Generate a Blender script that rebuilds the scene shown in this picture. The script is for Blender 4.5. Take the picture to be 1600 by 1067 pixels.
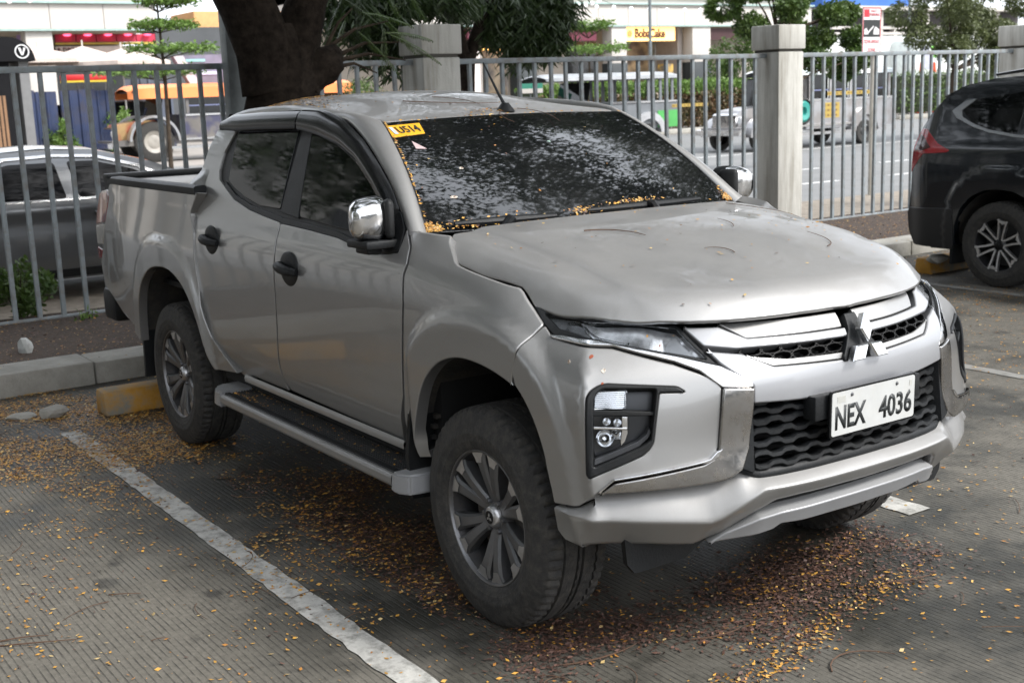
import bpy, bmesh, math, random
import numpy as np
from mathutils import Vector, Matrix, Euler
from mathutils.geometry import delaunay_2d_cdt
R=math.radians
random.seed(7); rng=np.random.default_rng(7)
scene=bpy.context.scene
for o in list(bpy.data.objects): bpy.data.objects.remove(o)
C=scene.collection
# ---------------------------------------------------------------- camera
CP=(3.3835,-3.0247,1.7901); YAW,PITCH,ROLL=2.54596,-.19694,-.03679; FPX=1937.4
def cam_axes():
    cy,sy=math.cos(YAW),math.sin(YAW); cp,sp=math.cos(PITCH),math.sin(PITCH)
    f=Vector((cy*cp,sy*cp,sp)); r=Vector((sy,-cy,0)); u=r.cross(f)
    cr,sr=math.cos(ROLL),math.sin(ROLL)
    return r*cr+u*sr, -r*sr+u*cr, f
cd=bpy.data.cameras.new('camera'); cam=bpy.data.objects.new('camera',cd); C.objects.link(cam)
_r,_u,_f=cam_axes()
m=Matrix((_r,_u,-_f)).transposed().to_4x4(); m.translation=Vector(CP); cam.matrix_world=m
cd.sensor_fit='HORIZONTAL'; cd.sensor_width=36; cd.lens=36*FPX/1600; cd.clip_start=.05; cd.clip_end=2000
cd.shift_y=0
cd.dof.use_dof=True; cd.dof.focus_distance=4.6; cd.dof.aperture_fstop=6.0
scene.camera=cam
# ---------------------------------------------------------------- sky, sun, exposure
SUN_EL,SUN_AZ=R(44),R(32)          # azimuth measured from +x towards +y
w=bpy.data.worlds.new('World'); scene.world=w; w.use_nodes=True
nt=w.node_tree; nt.nodes.clear()
out=nt.nodes.new('ShaderNodeOutputWorld'); bg=nt.nodes.new('ShaderNodeBackground')
sky=nt.nodes.new('ShaderNodeTexSky'); sky.sky_type='NISHITA'; sky.sun_disc=False
sky.sun_elevation=SUN_EL; sky.sun_rotation=R(90)-SUN_AZ; sky.air_density=1.2; sky.dust_density=3.5; sky.ozone_density=1
hs=nt.nodes.new('ShaderNodeHueSaturation'); hs.inputs['Saturation'].default_value=.22; hs.inputs['Value'].default_value=1.0
mx=nt.nodes.new('ShaderNodeMixRGB'); mx.inputs[0].default_value=.55; mx.inputs[2].default_value=(8.0,8.5,9.3,1)   # bright overcast deck
tc=nt.nodes.new('ShaderNodeTexCoord'); nz=nt.nodes.new('ShaderNodeTexNoise'); nz.inputs['Scale'].default_value=2.2; nz.inputs['Detail'].default_value=5
mr=nt.nodes.new('ShaderNodeMapRange'); mr.inputs['From Min'].default_value=.3; mr.inputs['From Max'].default_value=.7; mr.inputs['To Min'].default_value=.8; mr.inputs['To Max'].default_value=1.15
ml=nt.nodes.new('ShaderNodeMixRGB'); ml.blend_type='MULTIPLY'; ml.inputs[0].default_value=1
nt.links.new(sky.outputs[0],hs.inputs['Color']); nt.links.new(hs.outputs[0],mx.inputs[1])
nt.links.new(tc.outputs['Generated'],nz.inputs['Vector']); nt.links.new(nz.outputs[0],mr.inputs['Value'])
nt.links.new(mx.outputs[0],ml.inputs[1]); nt.links.new(mr.outputs[0],ml.inputs[2])
nt.links.new(ml.outputs[0],bg.inputs['Color']); bg.inputs['Strength'].default_value=.135; nt.links.new(bg.outputs[0],out.inputs['Surface'])
sd=bpy.data.lights.new('sun','SUN'); sd.energy=1.95; sd.angle=R(14); sd.color=(1,.975,.94)
so=bpy.data.objects.new('sun',sd); C.objects.link(so)
sdir=Vector((math.cos(SUN_EL)*math.cos(SUN_AZ),math.cos(SUN_EL)*math.sin(SUN_AZ),math.sin(SUN_EL)))
so.rotation_euler=sdir.to_track_quat('Z','Y').to_euler(); so.location=(0,0,30)
scene.view_settings.view_transform='Standard'; scene.view_settings.look='None'; scene.view_settings.gamma=1
scene.view_settings.use_curve_mapping=False; scene.view_settings.exposure=1.22
scene.render.engine='CYCLES'
scene.cycles.max_bounces=8; scene.cycles.transparent_max_bounces=16; scene.cycles.glossy_bounces=4; scene.cycles.transmission_bounces=6
# ---------------------------------------------------------------- helpers
def tag(o,label=None,cat=None,group=None,kind=None):
    if label: o['label']=label
    if cat: o['category']=cat
    if group: o['group']=group
    if kind: o['kind']=kind
    return o
def empty(name,loc,label,cat,group=None,rz=0):
    o=bpy.data.objects.new(name,None); C.objects.link(o); o.location=loc; o.rotation_euler=(0,0,rz); o.empty_display_size=.1
    return tag(o,label,cat,group)
def link(name,me,mt,parent=None):
    if isinstance(mt,(list,tuple)):
        for k in mt: me.materials.append(k)
    elif mt and not len(me.materials): me.materials.append(mt)
    o=bpy.data.objects.new(name,me); C.objects.link(o)
    if parent: o.parent=parent
    return o
def mesh(name,V,F,smooth=False,normals=None,sharp=None):
    me=bpy.data.meshes.new(name); me.from_pydata([tuple(map(float,v)) for v in V],[],[tuple(int(i) for i in f) for f in F]); me.update()
    if smooth: me.shade_smooth()
    if normals is not None:
        me.normals_split_custom_set_from_vertices([tuple(map(float,n)) for n in normals])
    elif sharp: me.set_sharp_from_angle(angle=R(sharp))
    return me
def fastmesh(name,V,F,smooth=False):
    """V (n,3), F (m,k) arrays"""
    V=np.asarray(V,np.float32); F=np.asarray(F,np.int32); k=F.shape[1]
    me=bpy.data.meshes.new(name); me.vertices.add(len(V)); me.vertices.foreach_set('co',V.ravel())
    me.loops.add(F.size); me.loops.foreach_set('vertex_index',F.ravel())
    me.polygons.add(len(F)); me.polygons.foreach_set('loop_start',np.arange(0,F.size,k,dtype=np.int32))
    me.update(calc_edges=True)
    if smooth: me.shade_smooth()
    return me
class MB:
    """collects shapes into one mesh"""
    def __init__(s): s.V=[]; s.F=[]
    def add(s,V,F):
        n=len(s.V); s.V+= [tuple(map(float,v)) for v in V]; s.F+=[tuple(int(i)+n for i in f) for f in F]; return s
    def box(s,x0,x1,y0,y1,z0,z1,bev=0,M=None):
        if bev<=0:
            V=[(x,y,z) for x in (x0,x1) for y in (y0,y1) for z in (z0,z1)]
            F=[(0,1,3,2),(4,6,7,5),(0,4,5,1),(2,3,7,6),(0,2,6,4),(1,5,7,3)]
        else:
            bm=bmesh.new(); bmesh.ops.create_cube(bm,size=1)
            for v in bm.verts: v.co=Vector(((x0+x1)/2+v.co.x*(x1-x0),(y0+y1)/2+v.co.y*(y1-y0),(z0+z1)/2+v.co.z*(z1-z0)))
            bmesh.ops.bevel(bm,geom=bm.edges[:],offset=bev,segments=2,affect='EDGES',profile=.5)
            bm.verts.index_update(); V=[v.co.copy() for v in bm.verts]; F=[[v.index for v in f.verts] for f in bm.faces]; bm.free()
        if M is not None: V=[M@Vector(v) for v in V]
        return s.add(V,F)
    def tube(s,pts,r,n=8,cap=True):
        pts=[Vector(p) for p in pts]; rs=r if isinstance(r,(list,tuple)) else [r]*len(pts)
        V=[];F=[]; up=None
        for i,p in enumerate(pts):
            t=(pts[min(i+1,len(pts)-1)]-pts[max(i-1,0)]).normalized()
            if up is None: up=t.orthogonal().normalized()
            up=(up-t*up.dot(t)).normalized(); b=t.cross(up)
            for k in range(n):
                a=2*math.pi*k/n; V.append(p+(up*math.cos(a)+b*math.sin(a))*rs[i])
        for i in range(len(pts)-1):
            for k in range(n): F.append((i*n+k,i*n+(k+1)%n,(i+1)*n+(k+1)%n,(i+1)*n+k))
        if cap: F.append(tuple(range(n-1,-1,-1))); F.append(tuple((len(pts)-1)*n+k for k in range(n)))
        return s.add(V,F)
    def lathe(s,prof,n=48,axis='y',c=(0,0,0)):
        """prof: (radius, along axis)"""
        V=[];F=[]
        for i,(r,h) in enumerate(prof):
            for k in range(n):
                a=2*math.pi*k/n
                if axis=='y': V.append((c[0]+r*math.cos(a),c[1]+h,c[2]+r*math.sin(a)))
                elif axis=='z': V.append((c[0]+r*math.cos(a),c[1]+r*math.sin(a),c[2]+h))
                else: V.append((c[0]+h,c[1]+r*math.cos(a),c[2]+r*math.sin(a)))
        for i in range(len(prof)-1):
            for k in range(n): F.append((i*n+k,i*n+(k+1)%n,(i+1)*n+(k+1)%n,(i+1)*n+k))
        return s.add(V,F)
    def prism(s,poly,d0,d1,M=None):
        """poly in local xy, extruded along local z from d0 to d1"""
        n=len(poly); V=[(x,y,d0) for x,y in poly]+[(x,y,d1) for x,y in poly]
        F=[tuple(range(n-1,-1,-1)),tuple(range(n,2*n))]+[(i,(i+1)%n,n+(i+1)%n,n+i) for i in range(n)]
        if M is not None: V=[M@Vector(v) for v in V]
        return s.add(V,F)
    def build(s,name,mt,parent=None,smooth=True,sharp=35,bevel=0):
        me=mesh(name,s.V,s.F)
        bm=bmesh.new(); bm.from_mesh(me); bmesh.ops.recalc_face_normals(bm,faces=bm.faces); bm.to_mesh(me); bm.free()
        if smooth: me.shade_smooth(); me.set_sharp_from_angle(angle=R(sharp))
        return link(name,me,mt,parent)
def copy_tree(o,parent=None):
    c=o.copy(); C.objects.link(c)
    if parent is not None: c.parent=parent
    for ch in [k for k in bpy.data.objects if k.parent==o and k is not c]: copy_tree(ch,c)
    return c
# ---- materials
MATS={}
def mat(name,col,rough=.5,metal=0,var=.12,vs=4.,bump=0.,bs=60.,coat=0.,coatr=.05,dirt=None,dirts=3.,dirta=.5,emit=0,col2=None,spec=.5,coord='Object',stretch=None):
    if name in MATS: return MATS[name]
    m=bpy.data.materials.new(name); m.use_nodes=True; t=m.node_tree; N=t.nodes; L=t.links; b=N['Principled BSDF']
    b.inputs['Roughness'].default_value=rough; b.inputs['Metallic'].default_value=metal; b.inputs['Coat Weight'].default_value=coat; b.inputs['Coat Roughness'].default_value=coatr
    b.inputs['Specular IOR Level'].default_value=spec
    tcn=N.new('ShaderNodeTexCoord'); n1=N.new('ShaderNodeTexNoise'); n1.inputs['Scale'].default_value=vs; n1.inputs['Detail'].default_value=6; n1.inputs['Roughness'].default_value=.62
    L.new(tcn.outputs[coord],n1.inputs['Vector'])
    r=N.new('ShaderNodeMapRange'); r.inputs['From Min'].default_value=.3; r.inputs['From Max'].default_value=.7; r.inputs['To Min'].default_value=1-var; r.inputs['To Max'].default_value=1+var
    L.new(n1.outputs['Fac'],r.inputs['Value'])
    mu=N.new('ShaderNodeMixRGB'); mu.blend_type='MULTIPLY'; mu.inputs[0].default_value=1; mu.inputs[1].default_value=(*col,1); L.new(r.outputs[0],mu.inputs[2])
    c=mu.outputs[0]
    if col2 is not None:
        n3=N.new('ShaderNodeTexNoise'); n3.inputs['Scale'].default_value=vs*1.7; n3.inputs['Detail'].default_value=4; L.new(tcn.outputs[coord],n3.inputs['Vector'])
        r3=N.new('ShaderNodeMapRange'); r3.inputs['From Min'].default_value=.42; r3.inputs['From Max'].default_value=.6; L.new(n3.outputs['Fac'],r3.inputs['Value'])
        m3=N.new('ShaderNodeMixRGB'); L.new(r3.outputs[0],m3.inputs[0]); L.new(c,m3.inputs[1]); m3.inputs[2].default_value=(*col2,1); c=m3.outputs[0]
    if dirt is not None:
        n2=N.new('ShaderNodeTexNoise'); n2.inputs['Scale'].default_value=dirts; n2.inputs['Detail'].default_value=8; n2.inputs['Roughness'].default_value=.7
        if stretch:
            mp=N.new('ShaderNodeMapping'); mp.inputs['Scale'].default_value=stretch; L.new(tcn.outputs[coord],mp.inputs['Vector']); L.new(mp.outputs[0],n2.inputs['Vector'])
        else: L.new(tcn.outputs[coord],n2.inputs['Vector'])
        r2=N.new('ShaderNodeMapRange'); r2.inputs['From Min'].default_value=.45; r2.inputs['From Max'].default_value=.72; r2.inputs['To Max'].default_value=dirta; L.new(n2.outputs['Fac'],r2.inputs['Value'])
        m2=N.new('ShaderNodeMixRGB'); L.new(r2.outputs[0],m2.inputs[0]); L.new(c,m2.inputs[1]); m2.inputs[2].default_value=(*dirt,1); c=m2.outputs[0]
        rr=N.new('ShaderNodeMapRange'); rr.inputs['To Min'].default_value=rough; rr.inputs['To Max'].default_value=min(1,rough+.35); L.new(r2.outputs[0],rr.inputs['Value']); L.new(rr.outputs[0],b.inputs['Roughness'])
    L.new(c,b.inputs['Base Color'])
    if bump:
        nb=N.new('ShaderNodeTexNoise'); nb.inputs['Scale'].default_value=bs; nb.inputs['Detail'].default_value=5; L.new(tcn.outputs[coord],nb.inputs['Vector'])
        bp=N.new('ShaderNodeBump'); bp.inputs['Strength'].default_value=bump; bp.inputs['Distance'].default_value=.01; L.new(nb.outputs['Fac'],bp.inputs['Height']); L.new(bp.outputs[0],b.inputs['Normal'])
    if emit: b.inputs['Emission Color'].default_value=(*col,1); b.inputs['Emission Strength'].default_value=emit
    MATS[name]=m; return m
def glass_mat(name,tint=(.9,.92,.92),through=.85,rough=.02):
    """thin clear cover: fresnel reflection over tinted see-through"""
    m=bpy.data.materials.new(name); m.use_nodes=True; t=m.node_tree; N=t.nodes; L=t.links; N.clear()
    o=N.new('ShaderNodeOutputMaterial'); f=N.new('ShaderNodeFresnel'); f.inputs['IOR'].default_value=1.5
    g=N.new('ShaderNodeBsdfGlossy'); g.inputs['Roughness'].default_value=rough
    tr=N.new('ShaderNodeBsdfTransparent'); tr.inputs['Color'].default_value=(*[c*through for c in tint],1)
    mx=N.new('ShaderNodeMixShader'); L.new(f.outputs[0],mx.inputs[0]); L.new(tr.outputs[0],mx.inputs[1]); L.new(g.outputs[0],mx.inputs[2]); L.new(mx.outputs[0],o.inputs['Surface'])
    MATS[name]=m; return m
# ---------------------------------------------------------------- curved panels
def roundpoly(P,r):
    """cut and round the corners of a closed 2-D outline"""
    P=[np.array(p,float) for p in P]; n=len(P); Q=[]
    for i in range(n):
        a,b,c=P[i-1],P[i],P[(i+1)%n]; u=a-b; v=c-b; lu=np.linalg.norm(u); lv=np.linalg.norm(v)
        if lu<1e-6 or lv<1e-6: continue
        u/=lu; v/=lv; cosang=np.dot(u,v)
        if cosang<-.97: Q.append(b); continue
        d=min(r,lu*.42,lv*.42)
        for t in (0,.25,.5,.75,1):
            Q.append((1-t)**2*(b+u*d)+2*t*(1-t)*b+t*t*(b+v*d))
    return np.array(Q)
def resample(P,step,closed=True):
    P=np.asarray(P,float); Q=[]
    n=len(P)
    for i in range(n if closed else n-1):
        a=P[i]; b=P[(i+1)%n]; l=np.linalg.norm(b-a); k=max(1,int(math.ceil(l/step)))
        if l<1e-7: continue
        for j in range(k): Q.append(a+(b-a)*j/k)
    if not closed: Q.append(P[-1])
    return np.array(Q)
def inpoly(x,y,P):
    x=np.asarray(x); y=np.asarray(y); c=np.zeros(x.shape,bool); n=len(P)
    j=n-1
    for i in range(n):
        xi,yi=P[i]; xj,yj=P[j]
        k=((yi>y)!=(yj>y))
        with np.errstate(divide='ignore',invalid='ignore'):
            k&=(x<(xj-xi)*(y-yi)/(yj-yi+1e-30)+xi)
        c^=k; j=i
    return c
def area(P): x,y=P[:,0],P[:,1]; return .5*np.sum(x*np.roll(y,-1)-np.roll(x,-1)*y)
def inset(P,d):
    """P counter-clockwise; positive d moves inwards"""
    a=np.roll(P,1,0); b=np.roll(P,-1,0)
    e1=P-a; e2=b-P; e1/=np.linalg.norm(e1,axis=1)[:,None]+1e-12; e2/=np.linalg.norm(e2,axis=1)[:,None]+1e-12
    n=np.stack([-(e1+e2)[:,1],(e1+e2)[:,0]],1); l=np.linalg.norm(n,axis=1)[:,None]; n/=l+1e-9
    k=1/np.maximum(l/2,.55)
    return P+n*d*k
def panel(name,poly,F,s,mt,parent,off=0.,thick=.02,edge=.004,step=.03,us=1.,rnd=.012,holes=(),label=None,foff=None,back=False,lip=1.0):
    """a skin piece: outline in surface parameters laid on F, edges rolled over and turned inwards"""
    sc=np.array([us,1.])
    def prep(p,ccw,r):
        p=np.array(p,float)*sc; p=roundpoly(p,r) if r>0 else p
        p=resample(p,step*.6)
        if (area(p)>0)!=ccw: p=p[::-1]
        return p
    outer=prep(poly,True,rnd); hs=[prep(h,False,rnd) for h in holes]
    loops=[outer]+hs; ins=[inset(l,edge) for l in loops]
    io=ins[0]
    x0,y0=io.min(0); x1,y1=io.max(0)
    gx,gy=np.meshgrid(np.arange(x0+step*.5,x1,step),np.arange(y0+step*.43,y1,step*.87)); gx[1::2]+=step*.5
    g=np.stack([gx.ravel(),gy.ravel()],1); g=g[inpoly(g[:,0],g[:,1],io)]
    for h in ins[1:]: g=g[~inpoly(g[:,0],g[:,1],h)]
    allb=np.concatenate(ins)
    if len(g):
        d=np.sqrt(((g[:,None,:]-allb[None])**2).sum(-1)).min(1); g=g[d>step*.45]
    vs=[Vector(p) for p in allb]+[Vector(p) for p in g]; ed=[]; k=0
    for l in ins:
        n=len(l); ed+=[(k+i,k+(i+1)%n) for i in range(n)]; k+=n
    rv,re,rf,ov,oe,of=delaunay_2d_cdt(vs,ed,[],0,1e-6)
    P2=np.array([tuple(v) for v in rv]); T=[]
    tri=np.array([f for f in rf if len(f)==3]); cen=P2[tri].mean(1); ok=inpoly(cen[:,0],cen[:,1],io)
    for h in ins[1:]: ok&=~inpoly(cen[:,0],cen[:,1],h)
    tri=tri[ok]
    def ev(p,o):
        a=p/sc; oo=np.full(len(p),off)+o
        if foff is not None: oo=oo+foff(a[:,0],a[:,1])
        return F(a[:,0],a[:,1],s,oo)
    A=ev(P2,0.); 
    e=3e-3
    du=ev(P2+[e,0],0.)-ev(P2-[e,0],0.); dv=ev(P2+[0,e],0.)-ev(P2-[0,e],0.); N=np.cross(du,dv); N/=np.linalg.norm(N,axis=1)[:,None]+1e-12
    ref=ev(P2,.01)-A; sg=np.sign((N*ref).sum(1)); sg[sg==0]=1; N*=sg[:,None]
    V=[A]; NN=[N]; FF=[]
    # orient triangles
    t0=A[tri]; fn=np.cross(t0[:,1]-t0[:,0],t0[:,2]-t0[:,0]); flip=(fn*N[tri[:,0]]).sum(1)<0
    tri[flip]=tri[flip][:,::-1]; FF+=tri.tolist()
    # map every inset boundary vertex to its output index
    lookup={}
    for i,src in enumerate(ov):
        for q in src: lookup[q]=i
    nv=len(A); k=0
    for l,li in zip(loops,ins):
        n=len(l)
        idx=[lookup.get(k+i) for i in range(n)]
        rim=ev(l,-edge*.75*lip); P0=ev(l,0.); Pin=ev(li,0.); outd=P0-Pin; outd/=np.linalg.norm(outd,axis=1)[:,None]+1e-12
        nn=ev(l,.01)-P0; nn/=np.linalg.norm(nn,axis=1)[:,None]+1e-12
        rn=nn*.35+outd; rn/=np.linalg.norm(rn,axis=1)[:,None]
        wall=ev(l,-thick)
        a0=nv; V+= [rim,rim,wall]; NN+=[rn,outd,outd]; nv+=3*n
        for i in range(n):
            j=(i+1)%n
            if idx[i] is None or idx[j] is None: continue
            q=(idx[i],a0+i,a0+j,idx[j]); q2=(a0+n+i,a0+2*n+i,a0+2*n+j,a0+n+j)
            # consistent facing
            fnq=np.cross(rim[i]-A[idx[i]],rim[j]-A[idx[i]])
            if np.dot(fnq,rn[i])<0: q=q[::-1]
            fw=np.cross(wall[i]-rim[i],wall[j]-rim[i])
            if np.dot(fw,outd[i])<0: q2=q2[::-1]
            FF.append(q); FF.append(q2)
        k+=n
    if back:
        B=ev(P2,-thick); o=nv; V.append(B); NN.append(-N); FF+=[(f[2]+o,f[1]+o,f[0]+o) for f in tri.tolist()]; nv+=len(B)
    me=mesh(name,np.concatenate(V),FF,True,np.concatenate(NN))
    o=link(name,me,mt,parent)
    if label: o['label']=label
    return o
def both(name,poly,F,mt,parent,**k):
    for s in (-1,1): panel(name,poly,F,s,mt,parent,**k)
def loft(name,rows,mt,parent,closed=False,sharp=40,sub=1,thick=0,smooth=True,flip=False):
    """rows: list of (n,3) point rows; rows joined by quads"""
    rows=[np.asarray(r,float) for r in rows]; n=len(rows[0]); V=np.concatenate(rows); F=[]
    for i in range(len(rows)-1):
        for k in range(n-1): F.append((i*n+k,i*n+k+1,(i+1)*n+k+1,(i+1)*n+k))
    me=mesh(name,V,F)
    bm=bmesh.new(); bm.from_mesh(me); bmesh.ops.remove_doubles(bm,verts=bm.verts,dist=1e-5)
    bmesh.ops.recalc_face_normals(bm,faces=bm.faces); bm.to_mesh(me); bm.free()
    if smooth: me.shade_smooth(); me.set_sharp_from_angle(angle=R(sharp))
    o=link(name,me,mt,parent)
    if thick:
        md=o.modifiers.new('t','SOLIDIFY'); md.thickness=thick; md.offset=0
    return o
def rs(P,n):
    """resample a 3-D polyline to n points by length"""
    P=np.asarray(P,float); d=np.r_[0,np.cumsum(np.linalg.norm(np.diff(P,axis=0),axis=1))]; t=np.linspace(0,d[-1],n)
    return np.stack([np.interp(t,d,P[:,i]) for i in range(P.shape[1])],1)
def sm(P,k=2):
    P=np.asarray(P,float)
    for _ in range(k):
        Q=P.copy(); Q[1:-1]=.25*P[:-2]+.5*P[1:-1]+.25*P[2:]; P=Q
    return P
def chk(P,n=2):
    P=np.asarray(P,float)
    for _ in range(n):
        a=P[:-1]*.75+P[1:]*.25; b=P[:-1]*.25+P[1:]*.75; Q=np.empty((2*len(a),P.shape[1])); Q[0::2]=a; Q[1::2]=b; P=np.concatenate([P[:1],Q,P[-1:]])
    return [tuple(p) for p in P]
def mir(P,s): P=np.array(P,float); P[...,1]=np.abs(P[...,1])*s; return P
def text_obj(name,txt,size,M,mt,parent,ext=.002,bold=0,sx=1.,align='CENTER'):
    cu=bpy.data.curves.new(name,'FONT'); cu.body=txt; cu.size=size; cu.extrude=ext; cu.align_x=align; cu.align_y='CENTER'; cu.offset=bold; cu.resolution_u=3
    to=bpy.data.objects.new('tmp',cu); C.objects.link(to); bpy.context.view_layer.update()
    me=bpy.data.meshes.new_from_object(to.evaluated_get(bpy.context.evaluated_depsgraph_get())); bpy.data.objects.remove(to)
    me.transform(Matrix.Diagonal((sx,1,1,1))); me.transform(M); me.name=name; me.materials.clear()
    return link(name,me,mt,parent)
def frame(o,xd,yd):
    xd=Vector(xd).normalized(); yd=Vector(yd); zd=xd.cross(yd).normalized(); yd=zd.cross(xd)
    m=Matrix((xd,yd,zd)).transposed().to_4x4(); m.translation=Vector(o); return m
# ---------------------------------------------------------------- truck skin (metres, x forward from the front axle, z up)
SZ=[.30,.45,.50,.55,.65,.80,.95,1.05,1.10,1.15,1.20,1.24,1.28,1.31,1.33,1.36]
SY=[.80,.832,.845,.856,.870,.883,.889,.889,.886,.878,.856,.826,.785,.745,.715,.66]
SHX=[-9,-.2,.1,.2,.25,.34,.50]
SHZ=[0,0,.05,.10,.135,.19,.22]
def ci(x,xs,ys):
    """smooth monotone cubic through (xs, ys), flat beyond the ends"""
    xs=np.asarray(xs,float); ys=np.asarray(ys,float); x=np.clip(np.asarray(x,float),xs[0],xs[-1])
    h=np.diff(xs); d=np.diff(ys)/h; m=np.zeros(len(xs)); m[0]=d[0]; m[-1]=d[-1]
    for i in range(1,len(xs)-1):
        if d[i-1]*d[i]>0:
            a=2*h[i]+h[i-1]; b=h[i]+2*h[i-1]; m[i]=(a+b)/(a/d[i-1]+b/d[i])
    k=np.clip(np.searchsorted(xs,x)-1,0,len(h)-1); t=(x-xs[k])/h[k]; H=h[k]
    return (2*t**3-3*t**2+1)*ys[k]+(t**3-2*t**2+t)*H*m[k]+(-2*t**3+3*t**2)*ys[k+1]+(t**3-t**2)*H*m[k+1]
DZ=[.30,.45,.55,.64,.69,.80,.95,1.05,1.15,1.20,1.26,1.40,1.55,1.66,1.72,1.80]
DY=[.79,.820,.846,.873,.8795,.886,.890,.891,.884,.871,.845,.79,.727,.678,.65,.61]
def sstep(a,b,x):
    t=np.clip((x-a)/(b-a),0,1); return t*t*(3-2*t)
def flare(x,z,cx,a,b):
    d=(np.abs((x-cx)/a)**2.5+(np.maximum(z-.36,0)/b)**2.5)**(1/2.5)
    return 1-sstep(1.23,1.34,d)
def side_y(x,z):
    """half width of the body skin below the windows"""
    x=np.asarray(x,float); z=np.asarray(z,float)
    cab=ci(z+ci(x,SHX,SHZ),SZ,SY)
    door=ci(z,DZ,DY)
    bed=ci(z,[.35,.5,.7,.9,1.05,1.15,1.25,1.38,1.42],[.835,.860,.882,.895,.895,.884,.870,.858,.85])
    bed=bed-.05*sstep(-3.6,-4.35,x)*1.0
    w=sstep(-.47,-.15,x); y=door*(1-w)+cab*w
    w=sstep(-1.5,-1.7,x); y=y*(1-w)+bed*w
    f=flare(x,z,0,.445,.56)*sstep(-.47,-.40,x); y=y*(1-f)+np.maximum(y,.907-.03*np.maximum(.75-z,0))*f
    f=flare(x,z,-3.0,.45,.585)*sstep(-2.30,-2.36,x); y=y*(1-f)+np.maximum(y,.913-.03*np.maximum(.75-z,0))*f
    return y
def sideP(x,z,s=1,off=0.):
    x=np.asarray(x,float);z=np.asarray(z,float);e=1e-3
    y=side_y(x,z); gx=(side_y(x+e,z)-side_y(x-e,z))/(2*e); gz=(side_y(x,z+e)-side_y(x,z-e))/(2*e)
    n=np.stack([-gx,np.ones_like(y),-gz],-1); n/=np.linalg.norm(n,axis=-1,keepdims=True)
    P=np.stack([x,y,z],-1)+n*np.asarray(off)[...,None]
    return P*np.array([1,s,1])
# greenhouse side plane (glass) above the belt
def gh_y(x,z):
    return ci(z,DZ,DY)+0*np.asarray(x)
def ghP(x,z,s=1,off=0.):
    x=np.asarray(x,float);z=np.asarray(z,float);e=1e-3
    y=gh_y(x,z); gx=(gh_y(x+e,z)-gh_y(x-e,z))/(2*e); gz=(gh_y(x,z+e)-gh_y(x,z-e))/(2*e)
    n=np.stack([-gx,np.ones_like(y),-gz],-1); n/=np.linalg.norm(n,axis=-1,keepdims=True)
    P=np.stack([x,y,z],-1)+n*np.asarray(off)[...,None]
    return P*np.array([1,s,1])
# front plan curves: z -> list of (x,y)
PLAN=[(.45,[(.56,1.0),(.56,.85),(.62,.78),(.69,.69),(.75,.58),(.80,.45),(.835,.25),(.845,0)]),
 (.60,[(.58,1.05),(.60,.89),(.665,.81),(.73,.71),(.79,.58),(.84,.47),(.87,.38),(.89,.22),(.895,0)]),
 (.75,[(.56,1.05),(.585,.89),(.65,.815),(.715,.71),(.77,.60),(.815,.48),(.85,.34),(.87,.2),(.878,0)]),
 (.95,[(.52,1.05),(.55,.89),(.615,.80),(.68,.69),(.745,.575),(.80,.48),(.835,.34),(.855,.2),(.862,0)]),
 (1.02,[(.42,1.05),(.46,.89),(.54,.80),(.62,.69),(.69,.575),(.745,.48),(.79,.34),(.822,.2),(.835,0)]),
 (1.08,[(.30,1.05),(.35,.89),(.44,.80),(.53,.69),(.61,.575),(.68,.48),(.74,.34),(.785,.2),(.80,0)]),
 (1.13,[(.22,1.05),(.25,.89),(.33,.80),(.43,.69),(.53,.575),(.61,.48),(.68,.34),(.73,.2),(.745,0)])]
PHI=np.radians(np.linspace(0,86,173))
def _rtab():
    T=[]
    for z,c in PLAN:
        c=np.array(c)[::-1]; ph=np.arctan2(c[:,1],c[:,0]); r=np.hypot(c[:,0],c[:,1])
        # straight segments between points, then light smoothing
        t=np.linspace(0,1,4000); seg=np.interp(t*(len(c)-1),np.arange(len(c)),c[:,0]),np.interp(t*(len(c)-1),np.arange(len(c)),c[:,1])
        a=np.arctan2(seg[1],seg[0]); rr=np.hypot(*seg)
        T.append(np.interp(PHI,a,rr))
    T=np.array(T)
    return T
RT=_rtab()
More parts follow.
